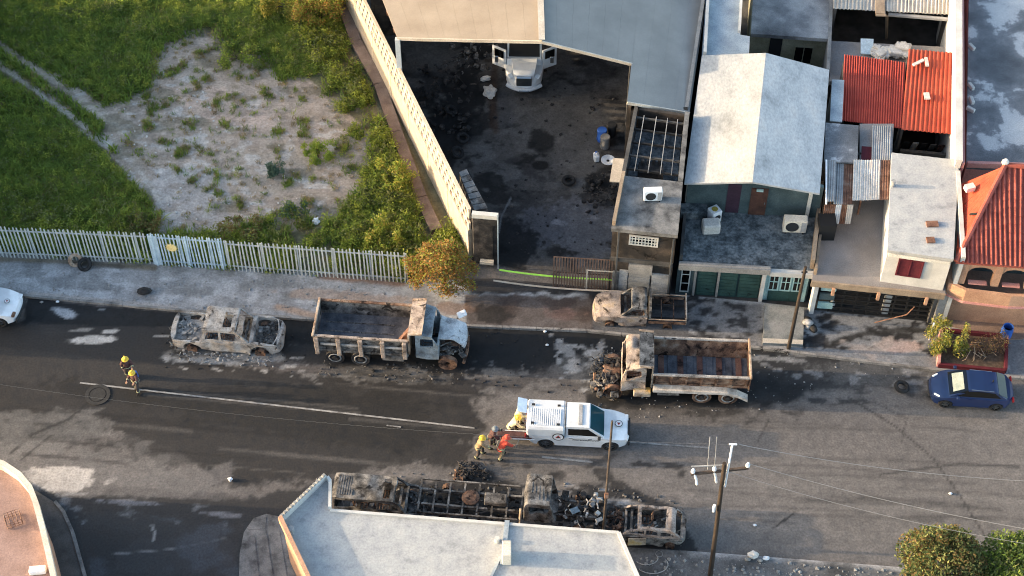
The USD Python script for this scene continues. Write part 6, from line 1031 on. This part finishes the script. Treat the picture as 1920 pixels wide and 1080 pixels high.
for dx in (-.25, -.55): b = MB(); b.tube([a1 + (dx - .1, .2, 9.6), a1 + (dx - .2, .3, 12.0)], .018, 5); obj('bracket_rod', b, 'grey_metal', t)
b = MB(); b.cyl(a1 + (-.14, -.1, 6.9), .07, .5); obj('junction_box', b, 'plastic_white', t)
t, a2 = pole('slender brown pole standing behind the white roof by the burnt truck', (1130, 1012), None, .075, .05, 'pale_pole', 10.2)
b = MB(); b.bb(-.1, .1, -.05, .05, 4.0, 4.4, .02); b.moved(a2 + (0, -.1, 0)); obj('bracket', b, 'rust_metal', t)
t, a3 = pole('dark charred pole leaning at the entrance ramp of the green-shuttered house', (1478, 656), None, .11, .08, 'wood_pole', 6.9)
b = MB(); b.bar(a3 + (-.15, 0, 6.5), a3 + (.15, 0, 6.5), .06, .06); obj('bracket', b, 'black', t)
def wire(p, q, sag, lab, r=.014):
    u = np.linspace(0, 1, 25)[:, None]; b = MB(); b.tube(np.asarray(p) * (1 - u) + np.asarray(q) * u - np.array([0, 0, 1]) * (4 * u * (1 - u) * sag), r, 4); obj('overhead_wire', b, 'wire', label=lab, category='wire')
wire(a1 + (.5, .12, 11.7), at(1990, 905, 10.5), .5, 'topmost wire running right from the white mast of the wooden pole', .016); wire(a1 + (.1, .12, 11.7), at(-60, 712, 11.0), 1.0, 'topmost wire running left from the white mast across the street', .0025)
wire(ins[2], at(1990, 1003, 9.0), .4, 'wire running right from the right-hand insulator of the crossarm', .016); wire(ins[1], at(1990, 1030, 8.6), .6, 'wire running right from the middle insulator of the crossarm', .012)

# ---------------------------------------------------------------- trees, shrubs, grass
def leaves(blobs, n, size, seed, shell=.55):
    """Leaf-sized faces through ellipsoidal clumps: centre, radii, weight."""
    R = np.random.RandomState(seed); w = np.array([q[2] for q in blobs], float); idx = R.choice(len(blobs), n, p=w / w.sum()); C, E = np.array([q[0] for q in blobs], float)[idx], np.array([q[1] for q in blobs], float)[idx]
    d = R.normal(size=(n, 3)); d /= np.linalg.norm(d, axis=1, keepdims=True); rr = shell + (1 - shell) * R.rand(n, 1) ** .6; lump = .75 + .5 * meshkit.noise(d * 2.3 + idx[:, None] * 3.1 + seed)[:, None]; p = C + d * E * rr * lump
    a = R.normal(size=(n, 3)) + d * .4; a /= np.linalg.norm(a, axis=1, keepdims=True); c = np.cross(a, R.normal(size=(n, 3))); c /= np.linalg.norm(c, axis=1, keepdims=True); s = size * (.6 + .8 * R.rand(n, 1))
    v = np.stack([p - a * s, p + c * s * .45, p + a * s, p - c * s * .45], 1).reshape(-1, 3); k = np.arange(n)[:, None] * 4; return MB().add(v, np.vstack([k + [0, 1, 2], k + [0, 2, 3]]))
def trunk(t, base, tops, r, mat='bark', nm='trunk'):
    b = MB(); base = np.asarray(base, float); mid = base + (0, 0, np.mean([q[2] for q in tops]) * .45); b.tube([base, lerp(base, mid, .5) + (.03, .02, 0), mid], [r, r * .8, r * .65], 8); obj(nm, b, mat, t, 60)
    for q in tops: q = np.asarray(q, float); b = MB(); b.tube([mid - (0, 0, .05), lerp(mid, base + q, .5) + (.05, -.04, .08), base + q], [r * .55, r * .35, r * .12], 6); obj('limb', b, mat, t, 60)
def tree(nm, lab, cat, base, blobs, mats, n, size, seed, r=.12, tops=None, shell=.5, group=None):
    t = thing(nm, lab, cat, group, base); trunk(t, (0, 0, 0), tops or [np.array(q[0]) * (.9, .9, .9) for q in blobs[:5]], r)
    for k, m in enumerate(mats): obj('crown' if k == 0 else 'leaves', leaves(blobs, n // len(mats), size, seed + k, shell), m, t, kind='stuff')
    return t
def round_blobs(R, h, seed, n=9, flat=.85):
    rr = np.random.RandomState(seed); o = [((0, 0, h), (R * .8, R * .8, R * .75), 3.0)]
    for k in range(n): a = k * 2.4 + rr.rand(); u = rr.uniform(-.2, .8); q = math.sqrt(max(0, 1 - u * u)); o.append(((R * .62 * q * math.cos(a), R * .62 * q * math.sin(a), h + R * .62 * u * flat), (R * .42,) * 3, .8))
    return o
b1 = at(1762, 1068, 3.0); tree('bronze_tree', 'round bushy bronze and green tree, the left of two at the bottom right corner', 'tree', (b1[0], b1[1], .1), round_blobs(2.15, 3.0, 1), ('leaf_bronze', 'leaf_olive', 'leaf_dark'), 17000, .085, 11, shell=.62)
b1 = at(1902, 1080, 3.0); tree('green_tree', 'round dense green tree, the right of two at the bottom right corner', 'tree', (b1[0], b1[1], .1), round_blobs(2.1, 2.9, 2), ('grass_mid', 'leaf_dark', 'leaf_olive', 'grass_deep'), 17000, .085, 15, shell=.62)
b1 = at(836, 560, 0); tree('orange_tree', 'loose tree with orange-brown leaves growing at the end of the slat fence', 'tree', (b1[0], b1[1] + .4, .1), [((-.4, .2, 2.6), (1.2, 1.0, 1.0), 2), ((-1.4, .3, 1.7), (.8, .7, .8), 1), ((.7, .2, 1.9), (.9, .8, .9), 1.3), ((-.2, -.2, 1.5), (1.1, .8, .9), 1.4), ((.2, .3, 3.2), (.7, .7, .6), .8), ((1.1, -.2, 1.0), (.6, .5, .6), .6), ((-1.6, -.1, .9), (.5, .4, .5), .4), ((1.5, .1, 1.9), (.4, .35, .5), .3), ((-1.9, .3, 2.2), (.45, .4, .35), .3), ((-.9, .3, 3.3), (.4, .35, .5), .3), ((.8, .3, 3.0), (.4, .4, .4), .3), ((.2, -.5, .7), (.7, .4, .5), .4)], ('leaf_orange', 'leaf_olive', 'leaf_orange', 'grass_lime', 'leaf_orange'), 7000, .075, 21, .09, shell=.1)
def shrub(lab, px, py, R, h, mats, n, seed, z=.15, size=.075, nm='shrub'):
    p = at(px, py, z); rr = np.random.RandomState(seed); bl = [((rr.uniform(-.95, .95) * R, rr.uniform(-.7, .7) * R, h * rr.uniform(.15, .8)), (R * rr.uniform(.18, .5), R * rr.uniform(.18, .45), h * rr.uniform(.15, .4)), rr.uniform(.4, 1)) for _ in range(13)]
    return tree(nm, lab, 'shrub', p, bl, mats, n, size, seed, .03 + .01 * R, [q[0] for q in bl[:5]], .1)
shrub('sunlit yellow bush at the top right of the lot, nearest the picture edge', 545, 24, 1.6, 2.3, ('leaf_yellow', 'grass_lime'), 4200, 31); shrub('sunlit yellow-green bush beside the top of the low concrete wall', 603, 42, 1.4, 2.2, ('leaf_yellow', 'grass_lime', 'leaf_orange'), 4200, 32); shrub('tall yellow bush in the top corner between lot and low wall', 640, 14, 1.0, 1.9, ('leaf_yellow', 'grass_lime'), 2600, 39)
shrub('yellow-leaved bush halfway along the low concrete wall', 738, 352, 1.1, 1.7, ('grass_lime', 'leaf_yellow', 'grass_mid'), 2800, 33); shrub('pale yellow-green bush behind the right-hand slat fence', 712, 452, 1.2, 1.5, ('grass_lime', 'grass_mid', 'leaf_yellow'), 2800, 34); shrub('small blue-green bush alone on the bare soil', 516, 326, .6, .8, ('leaf_blue',), 1100, 35)
shrub('olive bush on the upper edge of the bare soil', 447, 112, 1.2, 1.1, ('leaf_olive', 'grass_lime', 'grass_mid'), 2400, 36); shrub('brown-green bush just right of the pale blue gate', 450, 442, 1.1, .9, ('leaf_bronze', 'leaf_olive'), 1800, 37); shrub('olive bush where the bare soil meets the track, left of the gate', 268, 432, 1.0, .8, ('leaf_olive', 'leaf_bronze'), 1500, 38)
shrub('green bush on the right slope above the blue-green one', 596, 296, .9, 1.0, ('grass_mid', 'grass_lime'), 1800, 40); shrub('low green bush near the white bag', 560, 402, .9, .8, ('grass_mid', 'leaf_blue'), 1500, 41)
shrub('yellow and green leafy bush in the red planter behind the blue car', 1778, 652, 1.0, 2.0, ('leaf_yellow', 'grass_lime', 'leaf_olive'), 3200, 42, .3, .07, 'planter_bush'); shrub('bare reddish shrub at the right end of the red planter', 1850, 655, .9, 1.3, ('leaf_bronze', 'rust_metal'), 900, 43, .3, .05, 'planter_bush')
R = np.random.RandomState(77); N = 74000
u, v = R.rand(N), R.rand(N) ** .9; south = poly_at([np.array([-36, FA[1] + .3]), FA + (0, .2), FB + (0, .2), WA + (0, .2)], u); north = poly_at([np.array([-36, WC[1]]), WC], u); gp = south * (1 - v[:, None]) + north * v[:, None]; gx, gy = gp.T; px, py = topx(gx, gy)
n1, n2 = fb(gx, gy, .45, 91), fb(gx, gy, 1.3, 92); n0 = fb(gx, gy, .2, 93); wob = (n1 - .5) * 64 + (n2 - .5) * 36
bfrac = np.mean([inside(BARE, px + wob + ox, py + (n0 - .5) * 36 + (n2 - .5) * 30 + oy) for ox, oy in ((0, 0), (-26, -10), (26, 10), (-10, 24), (12, -24), (-50, 5), (50, -5))], 0); bare = (bfrac > R.rand(N)) | (np.hypot((px - 590) / 130, (py - 290) / 175) + (n2 - .5) * 2.0 + (n1 - .5) * 1.4 < .85); bare |= inside([(250, 300), (440, 270), (440, 446), (292, 446), (275, 360)], px + wob * .5, py); rut = np.zeros(N, bool)
for p, q in (((0, 85), (230, 250)), ((-30, 115), (100, 195)), ((100, 195), (300, 385)), ((150, 180), (300, 290)), ((200, 250), (330, 400))):
    p, q = np.array(p, float), np.array(q, float); e = q - p; tt = np.clip(((px - p[0]) * e[0] + (py - p[1]) * e[1]) / (e @ e), 0, 1); rut |= np.hypot(px - p[0] - tt * e[0], py - p[1] - tt * e[1]) < 11 + 8 * (n2 - .4)
wall_d = (gp - WA) @ WN; pathband = np.zeros(N, bool)
for p, q in ((at2(818, 438), at2(744, 255)), (at2(744, 255), at2(668, 85)), (at2(668, 85), at2(628, -60))):
    e = q - p; tt = np.clip(((gp - p) @ e) / (e @ e), 0, 1); pathband |= np.linalg.norm(gp - p - tt[:, None] * e, axis=1) < .72
keep = (R.rand(N) < np.where(bare, np.where(n2 > .6, .3, .02), np.clip((n1 - .3) * 5 + (n2 - .5) * 2, .22, 1))) & ~rut & ~pathband & (wall_d > .3) & (px > -70) & (py > -60)
gx, gy, px, py, n1, n2, bare = (q[keep] for q in (gx, gy, px, py, n1, n2, bare)); k = len(gx); near = (px > 640) | (px + (540 - py) * .38 > 745) | (py > 400) & (R.rand(k) < .3); east = px > 560 - .0 * py
gz = (.1 + (fb(gx, gy, .12, 31) - .4) * .5) * np.clip((540 - py) / 60, .15, 1)
pick = R.rand(k); kind = np.where(pick < .34, 0, np.where(pick < .74, 1, 2)); kind = np.where((n2 > .5) & (pick > .4), 1, kind); kind = np.where(east & (pick > .25), np.where(pick > .72, 2, 1), kind); kind = np.where((px < 300) & (py > 270) & (pick > .4), np.where(pick > .85, 2, 1), kind); kind = np.where((R.rand(k) < .08) | (bare & (R.rand(k) < .4)) | ((n1 > .62) & (R.rand(k) < .25)), 3, kind)
gi = UsdGeom.PointInstancer.Define(stage, '/World/grass'); tag(gi.GetPrim(), kind='stuff', label='tall green and yellowing grass covering the lot'); USED[('/World', 'grass')] = 1
for i, m in enumerate(('grass_deep', 'grass_mid', 'grass_lime', 'grass_dry')):
    rr = np.random.RandomState(i); b = MB(); nb = 13
    for j in range(nb):
        a = rr.rand() * 2 * PI; o = rr.normal(size=2) * .13; h = rr.uniform(.2, .46) * (1 if i != 3 else .8); ln = rr.normal(size=2) * .13; w = .028; p0 = np.array([*o, -.05]); sd = np.array([math.cos(a), math.sin(a), 0]) * w; mid = p0 + (*ln * .5, h * .65); tip = p0 + (*ln * 1.6, h)
        b.add([p0 - sd, p0 + sd, mid + sd * .8, mid - sd * .8, tip], [[0, 1, 2], [0, 2, 3], [3, 2, 4]])
    obj('tuft', b, m, gi.GetPrim())
for i, m in enumerate(('grass_lime', 'leaf_olive')):
    b = leaves([((0, 0, .22), (.38, .38, .3), 1), ((.2, .1, .35), (.2, .2, .2), .5)], 90, .05, 400 + i, .2); obj('weed', b, m, gi.GetPrim())
gi.CreatePrototypesRel().SetTargets([Sdf.Path('/World/grass/tuft' + ('' if i == 0 else f'_{i:03d}')) for i in range(4)] + [Sdf.Path('/World/grass/weed'), Sdf.Path('/World/grass/weed_001')])
wp = R.rand(k); kind = np.where((wp < np.where(near, .3, .07)) & (n2 > .42), np.where(wp * 50 % 1 < .6, 4, 5), kind)
gi.CreateProtoIndicesAttr(Vt.IntArray.FromNumpy(kind.astype(np.int32))); gi.CreatePositionsAttr(Vt.Vec3fArray.FromNumpy(np.stack([gx, gy, gz], -1).astype(np.float32)))
an = R.rand(k) * PI; qh = np.zeros((k, 4), np.float32); qh[:, 0], qh[:, 3] = np.cos(an), np.sin(an)
gi.CreateOrientationsAttr(Vt.QuathArray([Gf.Quath(float(q[0]), 0, 0, float(q[3])) for q in qh])); sc = (.6 + .7 * n2 + .25 * R.rand(k)) * np.where(bare, .55, 1.0) * np.where(near & (R.rand(k) < .5), 1.35, 1.0); gi.CreateScalesAttr(Vt.Vec3fArray.FromNumpy(np.stack([sc, sc, sc], -1).astype(np.float32)))

# ---------------------------------------------------------------- small things
def stones(n, seed, region, size, z=.02):
    rr = np.random.RandomState(seed); b = MB(); oct_ = np.array([[1, 0, 0], [-1, 0, 0], [0, 1, 0], [0, -1, 0], [0, 0, 1], [0, 0, -1]], float); F = [[0, 2, 4], [2, 1, 4], [1, 3, 4], [3, 0, 4], [2, 0, 5], [1, 2, 5], [3, 1, 5], [0, 3, 5]]; pts = np.array(region, float); lo, hi = pts.min(0), pts.max(0); i = 0
    while i < n:
        p = lo + (hi - lo) * rr.rand(2)
        if not inside(region, np.array([p[0]]), np.array([p[1]]))[0]: continue
        s = size * (.3 + rr.rand() ** 3 * 1.6); q = at(*p, z); r_ = trimesh.transformations.random_rotation_matrix(rr.rand(3))[:3, :3]; b.add((oct_ * (1 + .4 * rr.rand(6, 1))) @ r_.T * s * (1, 1, .6) + q, F); i += 1
    return b
obj('rubble', stones(420, 1, [(300, 560), (900, 610), (1130, 640), (1120, 760), (900, 720), (560, 700), (300, 690)], .04), 'soot', kind='stuff', label='scattered black burnt fragments on the road around the wrecks')
obj('rubble', stones(300, 2, [(1100, 640), (1500, 660), (1740, 700), (1420, 770), (1110, 790)], .03), 'ash', kind='stuff', label='scattered pale ash crumbs on the road by the right-hand dump truck')
obj('rubble', stones(260, 3, [(-10, 490), (300, 505), (760, 540), (600, 590), (330, 575), (-10, 545)], .05, .14), 'concrete', kind='stuff', label='small stones on the pavement along the slat fence')
obj('rubble', stones(300, 4, [(770, 100), (1160, 130), (1150, 470), (950, 480), (890, 360)], .07, .18), 'burnt_black', kind='stuff', label='charred fragments over the burnt yard floor')
obj('rubble', stones(220, 5, [(1200, 1036), (1690, 1068), (1690, 1085), (1200, 1080)], .06, .14), 'concrete', kind='stuff', label='stones and litter along the lower pavement edge')
obj('rubble', stones(330, 6, [(300, 150), (640, 230), (640, 420), (300, 430), (180, 230)], .045, .2), 'cloth_pale', kind='stuff', label='pale stones on the bare soil of the lot')
obj('rubble', stones(260, 7, [(470, 900), (900, 880), (1290, 930), (1290, 1040), (600, 900)], .05), 'burnt_grey', kind='stuff', label='burnt crumbs on the road beside the lower row of wrecks')
def lump(nm, lab, cat, px, py, z, dims, mat, seed=1, rz=0, amp=.25):
    s = trimesh.creation.icosphere(3); p = s.vertices; p = p * (1 + amp * (meshkit.noise(p * 2.2 + seed)[:, None] - .5) * 2); obj(nm, MB().add(p * np.array(dims) / 2, s.faces).moved(at(px, py, z) + (0, 0, dims[2] * .4), rz), mat, label=lab, category=cat, smooth=True)
lump('rock', 'dark lump of burnt debris on the pavement edge near the left end', 'debris', 271, 549, .13, (.75, .45, .35), 'soot', 2, .1)
for i, (px, py, s) in enumerate(((1412, 1043, .55), (1402, 1050, .3), (1436, 1048, .32), (1425, 1052, .25))): lump('rock', ('large pale rock on the lower pavement edge', 'small pale rock just left of the large pale rock', 'pale rock at the right end of the group on the lower pavement', 'smallest grey rock between the two pale rocks')[i], 'rock', px, py, .13, (s, s * .7, s * .6), ('cloth_pale', 'concrete', 'plastic_white', 'concrete')[i], i + 4)
lump('bag', 'white plastic bag caught in the scrub behind the right-hand fence', 'bag', 593, 419, .2, (.4, .4, .5), 'plastic_white', 9, 0, .4); lump('bag', 'small white litter bag on the road below the wide grey patch', 'bag', 432, 900, .02, (.22, .2, .16), 'plastic_white', 12, 0, .4)
lump('cloth_bundle', 'pale cloth bundle on the yard floor left of the tractor unit', 'bundle', 918, 176, .2, (.75, .95, .5), 'cloth_pale', 14, .3, .35); lump('cloth_bundle', 'smaller pale bundle above the larger one in the yard', 'bundle', 911, 150, .2, (.6, .35, .3), 'cloth_pale', 15, .3, .35)
for i, (px, py) in enumerate(((78, 567), (108, 566), (131, 552))): lump('litter', ('grey litter scrap in the black gutter nearest the white pickup', 'pale litter scrap in the black gutter, middle one', 'white litter scrap in the black gutter by the pavement edge')[i], 'litter', px, py, .02, (.18, .14, .08), ('concrete', 'plastic_white', 'plastic_white')[i], 20 + i, 0, .4)
for i, (px, py) in enumerate(((1022, 622), (1026, 647), (1415, 985), (1782, 926))): lump('litter', ('white scrap on the black road between the dump trucks, upper one', 'white scrap on the black road between the dump trucks, lower one', 'white scrap on the road right of the wooden pole', 'white scrap on the road above the round trees')[i], 'litter', px, py, .02, (.17, .12, .08), 'plastic_white', 30 + i, 0, .4)
def torus(c, R, r, rz=0, rx=0, n=20):
    g = np.linspace(0, 2 * PI, n + 1); return MB().tube(np.stack([R * np.cos(g), R * np.sin(g), 0 * g], -1), r, 8).moved(c, rz, rx)
for i, (px, py, z, rx) in enumerate(((160, 500, .13, .5), (143, 493, .13, .9), (868, 262, .2, .2), (858, 290, .2, .5), (1066, 341, .2, 0), (1690, 728, .03, .1), (846, 210, .2, .4))): obj('tyre', torus(at(px, py, z) + (0, 0, .13 + .12 * rx), .3, .11, .3 * i, rx), 'rubber' if i != 1 else 'burnt_tan', label=('dark tyre leaning by the slat fence at the far left', 'tan burnt tyre behind the dark one at the slat fence', 'tyre beside the wall in the yard, upper of the pair', 'tyre beside the wall in the yard, lower of the pair', 'tyre lying flat in the middle of the yard', 'black tyre on the road left of the blue car', 'tyre lying highest up along the block wall in the yard')[i], category='tyre', smooth=40)
t = thing('jerrican', 'white plastic jerrican standing in the yard near the burnt house', 'jerrican', None, at(1118, 300, .18), .2); b = MB(); b.bb(-.16, .16, -.22, .22, 0, .5, .06); obj('body', b, 'plastic_white', t); b = MB(); b.cyl((0, .1, .54), .06, .1, n=10); obj('cap', b, 'tank_blue', t); b = MB(); b.bar((0, -.15, .55), (0, .04, .55), .05, .05); obj('handle', b, 'plastic_white', t)
b = MB(); b.lathe([(.1, 0), (.3, .03), (.42, .1), (.4, .12), (.1, .05)], at(1140, 302, .4), 18); obj('round_tray', b, 'plastic_white', label='pale round tray beside the white jerrican', category='tray'); 
for i, (px, py, m) in enumerate(((1128, 262, 'tank_blue'), (1134, 275, 'sooty_concrete'), (1146, 252, 'dark_plastic'))): b = MB(); b.lathe([(0, 0), (.28, 0), (.3, .1), (.28, .42), (.3, .8), (.27, .84), (0, .84)], at(px, py, .18), 14); obj('drum', b, m, label=('blue drum', 'grey drum', 'black drum')[i] + ' against the burnt house at the right side of the yard', category='drum', smooth=40)
b = junk((0, 3.0, 0, 6.0, 0, .35), 120, 71, True, 1.3); p = at(775, 205, .18); b.moved((p[0] + .4, p[1] - 2, .18)); obj('scrap', b, 'burnt_black', kind='stuff', label='burnt scrap heaped along the block wall in the yard')
b = junk((0, 2.2, 0, 3.0, 0, .4), 70, 72, True, 1.2); p = at(1095, 400, .18); b.moved((p[0], p[1], .18)); obj('scrap', b, 'burnt_black', kind='stuff', label='burnt scrap at the foot of the burnt house in the yard')
b = junk((0, 3.4, 0, 2.6, 0, .4), 60, 73, True, 1.4); p = at(835, 135, .18); b.moved((p[0], p[1], .18)); obj('scrap', b, 'burnt_grey', kind='stuff', label='scrap metal left of the tractor unit under the warehouse edge')
t = thing('road_pit', 'black burnt heap on the road below the tan firefighter', 'debris'); p = at(885, 884, .02); b = junk((-.75, .75, -.5, .5, 0, .22), 90, 75, True, .8).moved(p); obj('char', b, 'burnt_black', t, kind='stuff'); b = junk((-.9, -.4, -.5, 0, 0, .12), 12, 76, True, .8).moved(p); obj('embers', b, 'burnt_rust', t, kind='stuff')
t = thing('manhole', 'round manhole cover in the road left of the white line', 'manhole cover', None, at(183, 740, .02)); b = MB(); b.lathe([(0, 0), (.42, 0), (.42, .012), (0, .012)], (0, 0, 0), 26); obj('cover', b, 'iron', t); b = MB(); b.lathe([(.46, 0), (.66, .0), (.66, .008), (.46, .008)], (0, 0, 0), 26); obj('ring', b, 'iron', t)
surf('ramp_concrete', [(.1, .11, .11), (.2, .205, .2), (.26, .255, .25)], 1.4)
t = thing('entrance_ramp', 'grey concrete ramp block in front of the pale green door', 'ramp'); q = PX((1429, 650), (1504, 653), (1506, 585), (1432, 578)); b = MB(); b.hexa([np.append(p, .05) for p in q], [np.append(p, z) for p, z in zip(q, (.32, .32, .42, .42))]); obj('slab', b, 'ramp_concrete', t); b = MB(); b.hexa([np.append(p, z) for p, z in zip((q[0], q[1], lerp(q[1], q[2], .12), lerp(q[0], q[3], .12)), (.325,) * 4)], [np.append(p, .345) for p in (q[0], q[1], lerp(q[1], q[2], .12), lerp(q[0], q[3], .12))]); obj('edge', b, 'beige_metal', t)
t = thing('planter', 'low red-walled planter bed behind the blue car', 'planter'); q = PX((1757, 690), (1882, 702), (1884, 640), (1762, 628)); obj('soil', block_px(q, .12, .3), 'bark', t)
for i in range(4): obj('wall', parapet([q[i], q[(i + 1) % 4]], .12, .55 if i != 0 else .42, .16), 'dark_red' if i in (0, 1, 2) else 'pink_trim', t)
rr = np.random.RandomState(3); b = MB()
for k in range(14): p = lerp(lerp(q[0], q[1], rr.rand()), lerp(q[3], q[2], rr.rand()), rr.uniform(.15, .6)); b.tube([(*p, .28), (p[0] + rr.normal() * .15, p[1] + rr.normal() * .15, .65), (p[0] + rr.normal() * .3, p[1] + rr.normal() * .3, .9)], .018, 4)
obj('dry_stems', b, 'tan_wall', t, kind='stuff')
b = MB(); p = at2(1741, 640); b.bar((*p, .1), (*p, 1.6), .07); obj('thin_post', b, 'plastic_white', label='thin pale post at the left end of the planter', category='post')
t = thing('barrel', 'blue plastic barrel open at the top, beside the orange house', 'barrel', None, at(1884, 632, .17)); b = MB(); b.lathe([(0, .02), (.27, 0), (.3, .12), (.3, .28), (.32, .3), (.3, .33), (.3, .6), (.32, .62), (.3, .65), (.28, .9), (.25, .9), (.26, .6), (.26, .06), (0, .06)], (0, 0, 0), 22); obj('body', b, 'tank_blue', t, 40); b = MB(); b.lathe([(0, 0), (.255, 0), (.255, .01), (0, .01)], (0, 0, .45), 18); obj('water', b, 'black', t)
b = MB(); b.box((*at2(1868, 575, .6), .9), (.5, .35, 1.3), .1, bev=.05); obj('figurine_pot', b, 'cloth_pale', label='pale stone pot beside the wall of the orange house', category='pot')
b = MB(); b.tube([at(1640, 605, .2), at(1700, 590, 1.4), at(1715, 575, 2.0)], .03, 5); obj('leaning_bar', b, 'rust_metal', label='thin bar leaning inside the dark carport', category='bar')
t = thing('water_bottle', 'white round water jug inside the dark carport', 'jug', None, at(1559, 574, .17)); b = MB(); b.lathe([(0, 0), (.16, .02), (.17, .3), (.06, .42), (.05, .5), (0, .5)], (0, 0, 0), 14); obj('body', b, 'plastic_white', t, 40)
t = thing('sandbags', 'charred sacks and blocks piled at the corner pillar beside the ramp', 'sacks')
for k, (px, py, z) in enumerate(((1512, 602, .13), (1516, 612, .13), (1524, 618, .13), (1514, 607, .35))): s = trimesh.creation.icosphere(2); obj('sack', MB().add(s.vertices * (1 + .2 * (meshkit.noise(s.vertices * 2 + k)[:, None] - .5)) * (.3, .2, .16), s.faces).moved(at(px, py, z) + (0, 0, .12), k), 'ash' if k % 2 else 'soot', t, True)
